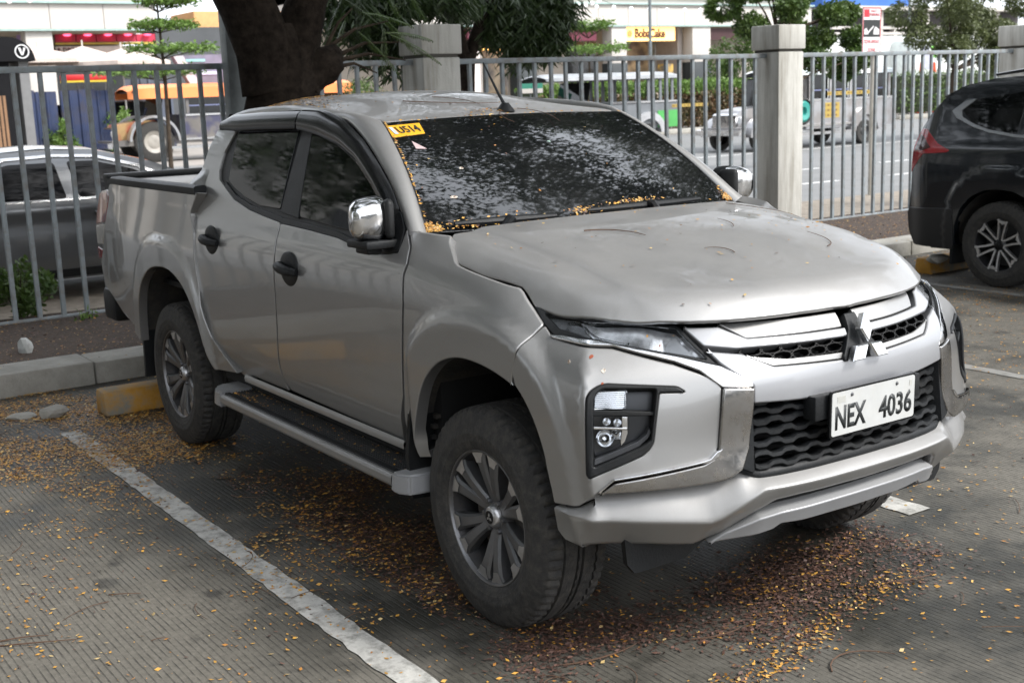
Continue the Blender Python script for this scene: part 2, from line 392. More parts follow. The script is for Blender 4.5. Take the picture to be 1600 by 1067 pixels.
def front_r0(phi,z):
    phi=np.abs(np.asarray(phi,float)); z=np.asarray(z,float)
    phi,z=np.broadcast_arrays(np.atleast_1d(phi),z); shp=np.broadcast(np.asarray(0),phi).shape
    zs=np.array([p[0] for p in PLAN])
    def tab(ph,zz):
        k=np.clip(ph/(PHI[1]-PHI[0]),0,len(PHI)-1.001); j=k.astype(int); f=k-j
        A=RT[:,j]*(1-f)+RT[:,j+1]*f            # levels x points
        n=len(zs); m=np.zeros_like(A); h=np.diff(zs)
        d=(A[1:]-A[:-1])/h.reshape((-1,)+(1,)*(A.ndim-1))
        m[1:-1]=.5*(d[1:]+d[:-1]); m[0]=d[0]; m[-1]=d[-1]
        zc=np.clip(zz,zs[0],zs[-1]); i=np.clip(np.searchsorted(zs,zc)-1,0,n-2); t=(zc-zs[i])/h[i]; H=h[i]
        g=lambda Q,i:np.take_along_axis(Q,i[None],0)[0]
        r=(2*t**3-3*t**2+1)*g(A,i)+(t**3-2*t**2+t)*H*g(m,i)+(-2*t**3+3*t**2)*g(A,i+1)+(t**3-t**2)*H*g(m,i+1)
        return r+(zz-zc)*np.where(zz>zc,g(m,i+1),g(m,i))
    rf=0; n=0
    for dp in (-3,-1.5,0,1.5,3):
        rf=rf+tab(np.abs(phi+np.radians(dp)),z); n+=1
    rf=rf/n
    rs=np.full(phi.shape,.9)/np.maximum(np.sin(phi),.05)
    for _ in range(6):
        x=rs*np.cos(phi); rs=side_y(x,z)/np.maximum(np.sin(phi),.05)
    k=.012
    h=np.clip(.5+.5*(rs-rf)/k,0,1)
    return rs*(1-h)+rf*h-k*h*(1-h)
GP=np.linspace(0,np.radians(88),353); GZ=np.linspace(.30,1.20,301)
_G=None
def front_r(phi,z):
    global _G
    if _G is None:
        A,B=np.meshgrid(GP,GZ,indexing='ij'); _G=front_r0(A.ravel(),B.ravel()).reshape(A.shape)
    phi,z=np.broadcast_arrays(np.abs(np.asarray(phi,float)),np.asarray(z,float))
    i=np.clip(phi/(GP[1]-GP[0]),0,len(GP)-1.001); j=np.clip((z-GZ[0])/(GZ[1]-GZ[0]),0,len(GZ)-1.001)
    a=i.astype(int); b=j.astype(int); f=i-a; g=j-b
    return (_G[a,b]*(1-f)+_G[a+1,b]*f)*(1-g)+(_G[a,b+1]*(1-f)+_G[a+1,b+1]*f)*g
def frontP(u,z,s=1,off=0.):
    """u = polar angle in radians (times 1), z height"""
    u=np.asarray(u,float); z=np.asarray(z,float); e=6e-3
    def P0(a,b):
        r=front_r(a,b); r=r.reshape(np.broadcast(a,b).shape); return np.stack([r*np.cos(a),r*np.sin(a),b],-1)
    P=P0(u,z); a=P0(u+e,z)-P0(u-e,z); b=P0(u,z+e)-P0(u,z-e)
    n=np.cross(a,b); n/=np.linalg.norm(n,axis=-1,keepdims=True)
    P=P+n*np.asarray(off)[...,None]
    return P*np.array([1,s,1])
HED=np.array([(0,.797),(12,.806),(28,.840),(44,.871),(58,.877),(72,.858),(80,.85),(90,.85),(180,3)])
def hood_z(x,y):
    x=np.asarray(x,float); y=np.abs(np.asarray(y,float))
    zc=ci(x,[-.6,-.45,-.3,-.1,.1,.3,.45,.55,.65,.75,.85],[1.325,1.322,1.321,1.315,1.297,1.270,1.244,1.222,1.199,1.172,1.14])
    ze=ci(x,[-.6,-.45,-.3,-.2,-.05,.10,.22,.35,.45,.55,.65,.8],[1.318,1.314,1.305,1.294,1.271,1.249,1.228,1.197,1.175,1.150,1.125,1.08])
    t=np.clip(y/.70,0,1)
    z=zc*(1-t**2.4)+ze*t**2.4
    z=z+.013*sstep(.655,.595,y)*sstep(.80,.3,x)
    roll=np.maximum(y-.69,0)
    z=z-3.6*roll**2-.08*roll
    r=np.hypot(x,y); re=ci(np.degrees(np.arctan2(y,x)),HED[:,0],HED[:,1])
    k=np.clip(1-(re-r)/.12,0,1.15)
    return z-.055*k**2.2
def hoodP(x,y,s=1,off=0.):
    x=np.asarray(x,float); y=np.asarray(y,float); e=2e-3
    z=hood_z(x,y); gx=(hood_z(x+e,y)-hood_z(x-e,y))/(2*e); gy=(hood_z(x,y+e)-hood_z(x,y-e))/(2*e)
    n=np.stack([-gx,-gy,np.ones_like(z)],-1); n/=np.linalg.norm(n,axis=-1,keepdims=True)
    P=np.stack([x,y,z],-1)+n*np.asarray(off)[...,None]
    return P*np.array([1,s,1])
# windscreen: u=y, v=0 bottom .. 1 top
def screenP(u,v,s=1,off=0.):
    u=np.asarray(u,float); v=np.asarray(v,float)
    def P0(u,v):
        t=np.abs(u)  # -1..1
        xb=-.40-.087*t**2.2; zb=1.30+.008*t**2; yb=.757
        xt=-1.04-.012*t**2; zt=1.707-.012*t**2; yt=.605
        y=u*(yb*(1-v)+yt*v)
        bul=.035*4*v*(1-v)
        x=xb*(1-v)+xt*v+bul*.55; z=zb*(1-v)+zt*v+bul*.75
        return np.stack([x,y,z],-1)
    e=1e-3
    P=P0(u,v); n=np.cross(P0(u+e,v)-P0(u-e,v),P0(u,v+e)-P0(u,v-e)); n/=np.linalg.norm(n,axis=-1,keepdims=True)
    n=n*np.sign(n[...,2:3])
    return (P+n*np.asarray(off)[...,None])*np.array([1,s,1])
def roof_z(x,y):
    x=np.asarray(x,float); y=np.abs(np.asarray(y,float))
    zc=ci(x,[-2.78,-2.65,-2.45,-2.2,-1.95,-1.7,-1.45,-1.25,-1.04,-.9],[1.70,1.745,1.793,1.818,1.822,1.808,1.778,1.747,1.705,1.665])
    t=np.clip(y/.60,0,1.3)
    k=sstep(-1.05,-1.5,x)
    return zc-(.012+.022*k)*t**2-.035*k*t**6
def roofP(x,y,s=1,off=0.):
    x=np.asarray(x,float); y=np.asarray(y,float); z=roof_z(x,y)
    return np.stack([x,y*s,z+np.asarray(off)+0*z],-1)
T={"fender_top": [[-0.4961, 1.3183], [-0.3999, 1.3215], [-0.292, 1.3157], [-0.2767, 1.2949], [-0.1863, 1.2399], [-0.1566, 1.2302], [0.1645, 1.1845], [0.182, 1.174], [0.2999, 1.0852], [0.2787, 1.0279], [0.2494, 0.9448]], "door_gap_f": [[-0.5143, 1.326], [-0.4632, 1.2696], [-0.4474, 1.2116], [-0.4562, 1.1709], [-0.4528, 1.0685], [-0.4773, 0.9083], [-0.5021, 0.7167], [-0.5913, 0.5188], [-0.5924, 0.5001]], "door_gap_m": [[-1.59, 1.2822], [-1.5664, 1.1558], [-1.5763, 1.0391], [-1.5813, 0.9489], [-1.5872, 0.8633], [-1.6203, 0.6654], [-1.6226, 0.5713], [-1.6134, 0.5331]], "door_gap_r": [[-2.5492, 1.4327], [-2.5711, 1.3538], [-2.5803, 1.2934], [-2.5593, 1.2532], [-2.4787, 1.1761], [-2.4572, 1.0344], [-2.4106, 0.8076], [-2.3192, 0.6659], [-2.216, 0.5834], [-2.1493, 0.5549]], "door_gap_r_up": [[-2.5343, 1.6637], [-2.5664, 1.5317], [-2.5606, 1.4461]], "door_bot": [[-2.1126, 0.5251], [-1.6148, 0.5313], [-0.5872, 0.5092]], "sill_bot": [[-2.1171, 0.5014], [-0.5858, 0.4857]], "bed_front": [[-2.5014, 1.3732], [-2.6002, 1.2668], [-2.5426, 1.1719], [-2.525, 1.016], [-2.4888, 0.8264], [-2.4223, 0.6675], [-2.2848, 0.5888], [-2.1553, 0.5266]], "bed_top": [[-2.855, 1.3692], [-3.7647, 1.3722], [-3.9865, 1.3589], [-4.0614, 1.3294]], "bed_back": [[-4.0298, 1.2785], [-4.0551, 1.1646], [-4.1153, 1.012], [-4.2556, 0.8826], [-4.259, 0.8324], [-3.8467, 0.6111], [-3.5746, 0.535]], "cap": [[-2.4787, 1.4231], [-3.0519, 1.4154], [-3.8544, 1.4011], [-4.0244, 1.3721]], "win_edge_low": [[-2.4456, 1.4799], [-2.4063, 1.4331], [-2.3269, 1.4061], [-2.1608, 1.3515], [-1.9574, 1.3159], [-1.7712, 1.2971], [-1.5906, 1.2829], [-1.293, 1.275], [-1.0291, 1.263], [-0.82, 1.2284], [-0.6797, 1.2244], [-0.5161, 1.2412], [-0.529, 1.287], [-0.6294, 1.3868]], "win_edge_top": [[-2.5258, 1.6545], [-2.5445, 1.7095], [-2.4481, 1.7364], [-1.7546, 1.7537], [-1.4824, 1.7483], [-1.2604, 1.7056], [-1.0444, 1.629], [-0.8582, 1.543], [-0.6964, 1.4559], [-0.6053, 1.3904]], "glass_r": [[-2.3715, 1.6552], [-1.7472, 1.6644], [-1.639, 1.3383], [-1.8588, 1.3407], [-2.0568, 1.3707], [-2.226, 1.41], [-2.3032, 1.4366], [-2.343, 1.5601]], "glass_f": [[-1.5825, 1.6586], [-1.3984, 1.6451], [-1.1576, 1.588], [-0.9683, 1.521], [-0.7974, 1.4272], [-0.6661, 1.2839], [-1.0512, 1.2967], [-1.4264, 1.317]], "visor_low": [[-2.5537, 1.6575], [-2.1528, 1.6619], [-1.7519, 1.666], [-1.6792, 1.6663], [-1.4599, 1.646], [-1.2568, 1.6143], [-1.046, 1.5555], [-0.857, 1.4719], [-0.7136, 1.3893], [-0.6053, 1.3904]], "handle_r": [[-2.3066, 1.1701]], "handle_f": [[-1.3942, 1.1169]], "belt": [[-1.59, 1.2822], [-1.7712, 1.2971], [-2.1608, 1.3515]], "cheek": [[1.2129, 1.0818], [1.1664, 1.0512], [1.0799, 1.044], [0.9317, 1.0366], [0.7357, 0.9897], [0.6651, 0.9653], [0.6299, 0.9527], [0.5978, 0.9331], [0.5867, 0.9187], [0.6011, 0.7399], [0.618, 0.7151], [0.6523, 0.6994], [0.9056, 0.6627], [0.9413, 0.6331], [1.0099, 0.5762], [1.1124, 0.5582]], "cheek_seam": [[1.2662, 1.0262], [1.3024, 0.9448]], "bezel": [[0.9803, 0.9104], [0.9728, 0.9277], [0.9539, 0.9413], [0.9326, 0.9466], [0.7273, 0.9287], [0.7005, 0.9128], [0.7805, 0.9153], [0.7874, 0.8566], [0.797, 0.7715], [0.8084, 0.7508], [0.8265, 0.7353], [0.9605, 0.6768], [0.9707, 0.6711], [0.9807, 0.6808]], "bezel_in": [[0.9615, 0.9023], [0.9543, 0.9223], [0.94, 0.9329], [0.7829, 0.9254], [0.7897, 0.8567], [0.7983, 0.7811], [0.8311, 0.7616], [0.9589, 0.698]], "turn": [[0.9595, 0.9045], [0.9523, 0.9245], [0.9357, 0.9336], [0.8706, 0.929], [0.869, 0.8799], [0.8848, 0.8704], [0.9585, 0.8791]], "fogl": [[0.9615, 0.858], [0.8735, 0.851], [0.8735, 0.8139], [0.8824, 0.7758], [0.9022, 0.7645], [0.9599, 0.7403]], "divider": [[0.9666, 0.8725], [0.8759, 0.8685], [0.7874, 0.8589], [0.7874, 0.8519], [0.8934, 0.8567], [0.9664, 0.8607]], "bracket": [[0.5867, 0.9185], [0.603, 0.7369], [0.6191, 0.7136], [0.6522, 0.6976], [0.9015, 0.6596], [0.9485, 0.6257], [0.6631, 0.638], [0.5979, 0.6428], [0.5669, 0.6496], [0.5264, 0.672], [0.5035, 0.73], [0.4856, 0.8601], [0.4827, 0.9099]], "bracket_top": [[1.1732, 1.0564], [1.1608, 1.0477], [0.9306, 1.0326], [0.7357, 0.9897], [0.6548, 0.9648], [0.5856, 0.921], [0.482, 0.9123], [0.4847, 0.9291], [0.5855, 0.978], [0.7098, 1.0011], [0.9978, 1.0541], [1.1097, 1.0581]], "lamp": [[1.2825, 1.1343], [1.1177, 1.1156], [0.971, 1.1093], [0.8238, 1.099], [0.7352, 1.0953], [0.7091, 1.0826], [0.5879, 0.9798], [0.7096, 1.0065], [0.8241, 1.0271], [0.9992, 1.0573], [1.091, 1.0623], [1.1677, 1.0589], [1.2145, 1.083]], "lens": [[1.2315, 1.1139], [1.0928, 1.1031], [0.9664, 1.1003], [0.8222, 1.089], [0.7294, 1.081], [0.628, 0.9998], [0.7093, 1.0156], [0.825, 1.0347], [0.9916, 1.063], [1.0982, 1.0728], [1.1516, 1.0773]], "lensclear": [[1.1679, 1.0999], [1.0909, 1.1008], [0.9993, 1.1], [0.8218, 1.0867], [0.7352, 1.0783], [0.6357, 1.0031], [0.7144, 1.0187], [0.8308, 1.0388], [0.8942, 1.0468], [0.9907, 1.0611], [1.0207, 1.0688], [1.0579, 1.0762], [1.1076, 1.0948]], "drl": [[1.1006, 1.0993], [1.0692, 1.1006], [0.9907, 1.0611], [0.8939, 1.0456], [0.8605, 1.0584], [0.8694, 1.0626], [0.8978, 1.0508], [0.9877, 1.0657]], "bar": [[0.7032, 1.0802], [0.5777, 1.078], [0.4795, 1.0427], [0.0886, 1.0374], [0.1027, 1.0125], [0.5248, 1.0188], [0.6367, 1.0314]], "insert": [[0.5726, 1.0794], [0.4758, 1.0467], [0.099, 1.0422], [0.1008, 1.0766], [0.3471, 1.0781]], "swoop": [[0.6314, 1.0222], [0.5876, 0.9836], [0.4829, 0.9156], [0.4844, 0.8641], [0.3071, 0.8538], [0.1314, 0.9477], [0.4029, 0.9622], [0.5078, 1.0041], [0.6233, 1.0177]], "ledge": [[0.4952, 0.9992], [0.4022, 0.9648], [0.1307, 0.9505], [0.1436, 0.9692], [0.3415, 0.9792]], "honey": [[0.5917, 1.0237], [0.5254, 1.0164], [0.1041, 1.0098], [0.1302, 0.9524], [0.4015, 0.9674], [0.507, 1.0067]], "lowgrille": [[0.4821, 0.8599], [0.3071, 0.8538], [0.2681, 0.7178], [0.4611, 0.6462], [0.5243, 0.6737]], "row0": [[1.1101, 0.5485], [1.011, 0.5681], [0.9495, 0.6258], [0.8168, 0.6359], [0.6631, 0.6352], [0.5977, 0.6409], [0.5671, 0.6476], [0.5267, 0.6683], [0.4635, 0.6436]], "row1": [[1.1163, 0.5446], [1.0133, 0.5499], [0.9094, 0.5464], [0.7647, 0.5354], [0.6318, 0.5211], [0.5955, 0.534], [0.46, 0.607]], "row2": [[1.1066, 0.4683], [1.0937, 0.4432], [1.0575, 0.4377], [0.9482, 0.4267], [0.807, 0.4231], [0.6735, 0.4152], [0.6391, 0.4263], [0.5754, 0.4514], [0.4657, 0.531], [0.4049, 0.56]], "skid_top": [[0.5752, 0.4468], [0.4594, 0.5206], [0.3774, 0.5246]], "skid_bot": [[0.6238, 0.4166], [0.413, 0.4493], [0.2793, 0.4519]], "platebr": [[0.2881, 0.8671], [0.2822, 0.7824]], "emb": [[0.0083, 1.072], [-0.015, 0.9939], [0.0853, 0.9508], [-0.1034, 0.951]], "hood": [[-0.3748, 0.7166], [-0.3183, 0.7581], [-0.2421, 0.7968], [-0.2045, 0.8108], [-0.1737, 0.8125], [0.1491, 0.7878], [0.1786, 0.7915], [0.2371, 0.8022], [0.3124, 0.7852], [0.388, 0.7629], [0.4957, 0.7091], [0.5691, 0.6503], [0.641, 0.5792], [0.6913, 0.5046], [0.7273, 0.4291], [0.7725, 0.2861], [0.7984, 0.094]], "wiper": [[-0.4745, 0.6733], [-0.1996, 0.2819]], "stk": [[0.9917, 0.9482], [0.7462, 0.9528], [0.7612, 0.8283], [0.9981, 0.808]], "tri": [[0.8826, 0.7565], [0.8145, 0.6664], [0.8823, 0.6744]], "five": [[-0.0494, 0.653]], "smudge": [[0.6712, 0.4617], [0.8015, 0.2462]], "visor_txt": [[-1.8452, 1.6963], [-1.6278, 1.6906]]}
# ================================================================ the silver pickup
def paint(name,col,metal=.8,rough=.34,dust=(.30,.27,.22)):
    m=bpy.data.materials.new(name); m.use_nodes=True; t=m.node_tree; N=t.nodes; L=t.links; b=N['Principled BSDF']
    b.inputs['Metallic'].default_value=metal; b.inputs['Coat Weight'].default_value=.7; b.inputs['Coat Roughness'].default_value=.03
    tc=N.new('ShaderNodeTexCoord')
    n1=N.new('ShaderNodeTexNoise'); n1.inputs['Scale'].default_value=2.3; n1.inputs['Detail'].default_value=9; n1.inputs['Roughness'].default_value=.7; L.new(tc.outputs['Object'],n1.inputs['Vector'])
    n2=N.new('ShaderNodeTexNoise'); n2.inputs['Scale'].default_value=900; n2.inputs['Detail'].default_value=1; L.new(tc.outputs['Object'],n2.inputs['Vector'])
    # dust lies on faces that look up and along the lower body
    ge=N.new('ShaderNodeNewGeometry'); sx=N.new('ShaderNodeSeparateXYZ'); L.new(ge.outputs['Normal'],sx.inputs[0])
    up=N.new('ShaderNodeMapRange'); up.inputs['From Min'].default_value=.3; up.inputs['From Max'].default_value=1; up.inputs['To Min'].default_value=.10; up.inputs['To Max'].default_value=.62; L.new(sx.outputs[2],up.inputs['Value'])
    so_=N.new('ShaderNodeSeparateXYZ'); L.new(tc.outputs['Object'],so_.inputs[0])
    lo=N.new('ShaderNodeMapRange'); lo.inputs['From Min'].default_value=.8; lo.inputs['From Max'].default_value=.35; lo.inputs['To Max'].default_value=.35; L.new(so_.outputs[2],lo.inputs['Value'])
    ad=N.new('ShaderNodeMath'); L.new(up.outputs[0],ad.inputs[0]); L.new(lo.outputs[0],ad.inputs[1])
    nr=N.new('ShaderNodeMapRange'); nr.inputs['From Min'].default_value=.3; nr.inputs['From Max'].default_value=.7; nr.inputs['To Min'].default_value=.45; nr.inputs['To Max'].default_value=1.4; L.new(n1.outputs['Fac'],nr.inputs['Value'])
    mu=N.new('ShaderNodeMath'); mu.operation='MULTIPLY'; mu.use_clamp=True; L.new(ad.outputs[0],mu.inputs[0]); L.new(nr.outputs[0],mu.inputs[1])
    fl=N.new('ShaderNodeMapRange'); fl.inputs['From Min'].default_value=.2; fl.inputs['From Max'].default_value=.8; fl.inputs['To Min'].default_value=.9; fl.inputs['To Max'].default_value=1.1; L.new(n2.outputs['Fac'],fl.inputs['Value'])
    c1=N.new('ShaderNodeMixRGB'); c1.blend_type='MULTIPLY'; c1.inputs[0].default_value=1; c1.inputs[1].default_value=(*col,1); L.new(fl.outputs[0],c1.inputs[2])
    c2=N.new('ShaderNodeMixRGB'); L.new(mu.outputs[0],c2.inputs[0]); L.new(c1.outputs[0],c2.inputs[1]); c2.inputs[2].default_value=(*dust,1); L.new(c2.outputs[0],b.inputs['Base Color'])
    mm=N.new('ShaderNodeMapRange'); mm.inputs['To Min'].default_value=metal; mm.inputs['To Max'].default_value=metal*.35; L.new(mu.outputs[0],mm.inputs['Value']); L.new(mm.outputs[0],b.inputs['Metallic'])
    r=N.new('ShaderNodeMapRange'); r.inputs['To Min'].default_value=rough; r.inputs['To Max'].default_value=.75; L.new(mu.outputs[0],r.inputs['Value']); L.new(r.outputs[0],b.inputs['Roughness'])
    cw=N.new('ShaderNodeMapRange'); cw.inputs['From Max'].default_value=.6; cw.inputs['To Min'].default_value=1.; cw.inputs['To Max'].default_value=.18; L.new(mu.outputs[0],cw.inputs['Value']); L.new(cw.outputs[0],b.inputs['Coat Weight'])
    MATS[name]=m; return m
SILVER=paint('silver_paint',(.318,.314,.308),dust=(.19,.185,.175))
SATIN=paint('satin_silver',(.33,.335,.35),metal=.75,rough=.42,dust=(.25,.25,.245))
BLK=mat('black_plastic',(.010,.011,.012),.48,0,.2,8,.15,120,spec=.22,dirt=(.04,.035,.028),dirts=5,dirta=.2)
GLB=mat('gloss_black',(.006,.0065,.007),.13,0,.1,8,0,60,spec=.2,dirt=(.05,.045,.04),dirts=6,dirta=.12)
DARK=mat('dark_cavity',(.008,.008,.008),.9,0,.1)
LINER=mat('arch_liner',(.022,.021,.020),.85,0,.3,6,.5,40,dirt=(.085,.07,.05),dirts=7,dirta=.6)
CHROME=mat('chrome',(.72,.72,.73),.07,1,.05,20,dirt=(.22,.19,.14),dirts=14,dirta=.55)
DCHROME=mat('smoked_chrome',(.42,.41,.40),.14,1,.05,20,dirt=(.18,.15,.11),dirts=26,dirta=.75)
RUB=mat('tyre_rubber',(.022,.021,.020),.82,0,.25,14,.35,90,dirt=(.085,.077,.064),dirts=30,dirta=.6)
RIMD=mat('dark_alloy',(.14,.142,.148),.36,.75,.12,10,dirt=(.12,.10,.08),dirts=9,dirta=.55)
RIMS=mat('machined_alloy',(.55,.55,.56),.28,.9,.08,14,dirt=(.2,.17,.13),dirts=12,dirta=.5)
TINT=mat('tinted_glass',(.004,.0045,.005),.03,0,.1,3,spec=.55,dirt=(.025,.023,.02),dirts=4,dirta=.25)
CLEAR=glass_mat('clear_lens',(.95,.96,.97),.9,.03)
REFL=mat('lamp_reflector',(.85,.86,.88),.12,1,.02)
LAMPIN=mat('lamp_interior',(.05,.052,.056),.3,.4,.1)
RED=mat('red_lens',(.16,.006,.008),.08,0,.1,9,coat=.5)
WHT=mat('plate_white',(.42,.425,.415),.4,0,.05,20,dirt=(.42,.40,.35),dirts=22,dirta=.35)
INK=mat('plate_ink',(.012,.014,.014),.5)
YEL=mat('sticker_yellow',(.72,.36,.015),.45)
PINK=mat('sticker_faded',(.45,.34,.34),.6)
truck=empty('pickup_truck',(0,0,0),'silver four-door pickup truck with plate NEX 4036 and leaf litter on its roof','pickup truck')
P=truck
def A3(k): return [tuple(p) for p in T[k]]
G=.0035 # half of a shut line
# --- hood
h=A3('hood'); _h=np.array(h[8:]); _p=np.arctan2(_h[:,1],_h[:,0]); _c=np.polyfit(_p,np.hypot(*_h.T),4); _q=np.linspace(_p[0],.02,26); h=h[:8]+[(float(np.polyval(_c,a)*math.cos(a)),float(np.polyval(_c,a)*math.sin(a))) for a in _q]; half=[(x-.003 if x<.1 else x,y-.001) for x,y in h]
poly=half+[(x,-y) for x,y in half[::-1]]+[(-.355,-.6),(-.330,-.3),(-.322,0),(-.330,.3),(-.355,.6)]
HED=np.array([(0.,float(np.polyval(_c,0.02)))]+[(math.degrees(a),float(np.polyval(_c,a))) for a in np.linspace(.12,_p[0],9)]+[(80,.85),(90,.85),(180,3)]); HED=HED[np.argsort(HED[:,0])]
panel('hood',poly,hoodP,1,SILVER,P,thick=.014,edge=.0045,step=.032,rnd=.012,lip=1.2)
# --- cowl
ys=np.linspace(-.76,.76,25)
def cow(o,z): return np.array([(-.33-.05*(abs(y)/.76)**2+o,y,1.300-z-.004*(abs(y)/.7)**2) for y in ys])
loft('cowl_panel',[cow(.03,.03),cow(-.0,.022),cow(-.06,.020),cow(-.14,.02),cow(-.2,-.01)],BLK,P,sharp=50)
# --- fenders
ft=A3('fender_top'); dg=A3('door_gap_f')
arch=[(.25,.893),(.169,.916),(.08,.931),(-.019,.937),(-.10,.930),(-.185,.905),(-.25,.868),(-.324,.799),(-.382,.671),(-.418,.544),(-.435,.50)]
rear=[(-.562+.004,.505)]+[(x+.005,z) for x,z in dg[::-1][2:]]
fp=ft[1:-1]+[(.2437,.905)]+chk(arch)+rear
panel('fender',fp,sideP,-1,SILVER,P,thick=.05,edge=.006,rnd=.008,step=.02)
panel('fender',fp,sideP,1,SILVER,P,thick=.05,edge=.006,rnd=.008,step=.02)
# --- doors
gm=A3('door_gap_m'); gr=A3('door_gap_r')
low=[(-.5161-.02,1.2412),(-.70,1.222),(-.82,1.232),(-1.0291,1.258),(-1.293,1.270),(-1.584,1.280)]
fd=[(x-.0065,z) for x,z in dg[:-1]]+[(-.566,.520),(-1.578,.541)]+[(x+.0055,z) for x,z in gm[::-1][1:-1]]+[(-1.584,1.279)]+low[::-1][1:]
rd_low=[(-1.5906,1.2829),(-1.7712,1.2971),(-1.9574,1.3159),(-2.1608,1.3515),(-2.3269,1.4061),(-2.4063,1.4331),(-2.4456,1.4799)]
fr=[(-2.455,1.56),(-2.40,1.662),(-2.5343,1.6637),(-2.5664,1.5317),(-2.572,1.4461)]
rd=[(x-.0055,z) for x,z in gm]+[(-2.0786,.533),(-2.1227,.5608)]+gr[::-1][1:-2]+fr[::-1]+rd_low[::-1][:-1]
rd[-1:]=rd[-1:]
doors=[]
HANDLES={}
for s in (-1,1):
    a=panel('front_door',fd,ghP,s,SILVER,P,thick=.03,edge=.0035,rnd=.006,step=.032)
    b=panel('rear_door',rd,ghP,s,SILVER,P,thick=.03,edge=.0035,rnd=.006,step=.032)
    # handles: bowl and pull
    for d,(hx,hz) in ((a,(-1.42,1.108)),(b,(-2.30,1.160))):
        y=float(gh_y(hx,hz)); mb=MB()
        prof=[(.001,.007),(.030,.006),(.050,.004),(.058,.0),(.060,-.004)]
        k=len(mb.V); mb.lathe(prof,28,'y'); 
        mb.V=[(v[0]*1.55+.015,-v[1]*1.3,v[2]*1.25-.006) for v in mb.V]
        o=mb.build('handle_bowl',BLK,d); o.location=(hx-.01,s*(y+.002),hz); o.scale=(1,-s,1)
        g=MB(); g.tube([(-.060,-.004,.004),(-.052,-.026,.003),(-.01,-.036,.0),(.055,-.036,-.006),(.098,-.012,-.012)],[.018,.022,.022,.020,.015],10)
        g.V=[(v[0],v[1],v[2]) for v in g.V]
        o=g.build('handle',BLK,d); o.location=(hx,s*y,hz); o.scale=(1,-s,1)
    # black sill trim line and window frames
    blackpoly=low+[(-1.584,1.281)]+rd_low+[(-2.455,1.56),(-2.45,1.66),(-2.45,1.70),(-1.75,1.715),(-1.48,1.70),(-1.26,1.66),(-1.045,1.595),(-.858,1.515),(-.70,1.435),(-.60,1.375),(-.545,1.32)]
    panel('window_frame',[(x,z) for x,z in blackpoly],ghP,s,BLK,P,off=-.010,thick=.02,edge=.004,rnd=.006,step=.04)
    panel('window_sill_trim',low+rd_low[:5]+[(x,z+.022) for x,z in (low+rd_low[:5])[::-1]],ghP,s,BLK,P,off=-.001,thick=.012,edge=.003,rnd=.003,step=.02)
    panel('front_window',A3('glass_f')[:5]+[(-.70,1.33),(-.74,1.283)]+A3('glass_f')[6:],ghP,s,TINT,P,off=-.004,thick=.006,edge=.002,rnd=.012,step=.05)
    gl=[(-2.3715,1.68),(-1.70,1.70)]+A3('glass_r')[2:]
    panel('rear_window',gl,ghP,s,TINT,P,off=-.004,thick=.006,edge=.002,rnd=.012,step=.05)
    panel('door_pillar_trim',[(-1.655,1.70),(-1.563,1.70),(-1.432,1.31),(-1.625,1.325)],ghP,s,BLK,P,off=-.002,thick=.006,edge=.002,rnd=.004,step=.05)
    # mirror sail
    panel('mirror_sail',[(-.535,1.325),(-.53,1.25),(-.60,1.232),(-.74,1.238),(-.76,1.27),(-.70,1.33),(-.61,1.385),(-.585,1.375)],ghP,s,BLK,P,off=.003,thick=.015,edge=.005,rnd=.01,step=.03)
    # wind deflectors over the door glass
    def vis(name,pts,w0,bul):
        top=np.array([(x,z) for x,z,_,_ in pts]); lo=np.array([(x,z) for _,_,x,z in pts])
        n=26; top=rs(np.c_[top,0*top[:,0]],n)[:,:2]; lo=rs(np.c_[lo,0*lo[:,0]],n)[:,:2]; rows=[]
        for t,o in ((0,.004),(.12,.020),(.35,.031),(.7,.030),(.97,.021),(1.0,.017),(.97,.012)):
            q=top*(1-t)+lo*t; rows.append(ghP(q[:,0],q[:,1],s,o*bul))
        loft(name,rows,MATS['gloss_black'],P,sharp=60)
    vis('wind_deflector',[(-2.545,1.7095,-2.5537,1.6575),(-2.4481,1.7364,-2.35,1.655),(-2.1,1.748,-2.05,1.662),(-1.80,1.752,-1.79,1.664),(-1.69,1.753,-1.69,1.666)],1,1)
    vis('wind_deflector',[(-1.678,1.7535,-1.672,1.664),(-1.4824,1.7483,-1.44,1.640),(-1.2604,1.7056,-1.22,1.600),(-1.0444,1.629,-1.02,1.540),(-.8582,1.543,-.85,1.462),(-.6964,1.4559,-.71,1.385),(-.6053,1.3904,-.635,1.345)],1,1.05)
    # silver C-pillar corner of the cab, between door and bed
    cr=[(-2.556,1.70),(-2.640,1.70),(-2.69,1.60),(-2.705,1.45),(-2.68,1.30),(-2.64,1.17),(-2.62,1.0),(-2.55,.80),(-2.47,.65),(-2.34,.56),(-2.15,.50),(-2.06,.50)]
    cpoly=[(-2.534,1.6637),(-2.566,1.5317),(-2.5606-.008,1.4461)]+gr[1:-1]+[(-2.1227,.5608),(-2.07,.533)]
    panel('cab_corner',[(x-.004,z) for x,z in cpoly]+cr[::-1],ghP,s,SILVER,P,off=-.008,thick=.03,edge=.0045,rnd=.006,step=.03,foff=lambda u,v:.045*sstep(-2.585,-2.64,u)*sstep(1.18,1.30,v)*sstep(1.48,1.38,v))
    # roof rail and A pillar
    inner=[screenP(1.0,v) for v in (-.03,.2,.4,.6,.8,.97)]+[np.array((x,.603,float(roof_z(x,.60))-.0)) for x in (-1.08,-1.22,-1.45,-1.7,-2.0,-2.3,-2.52,-2.66,-2.72)]
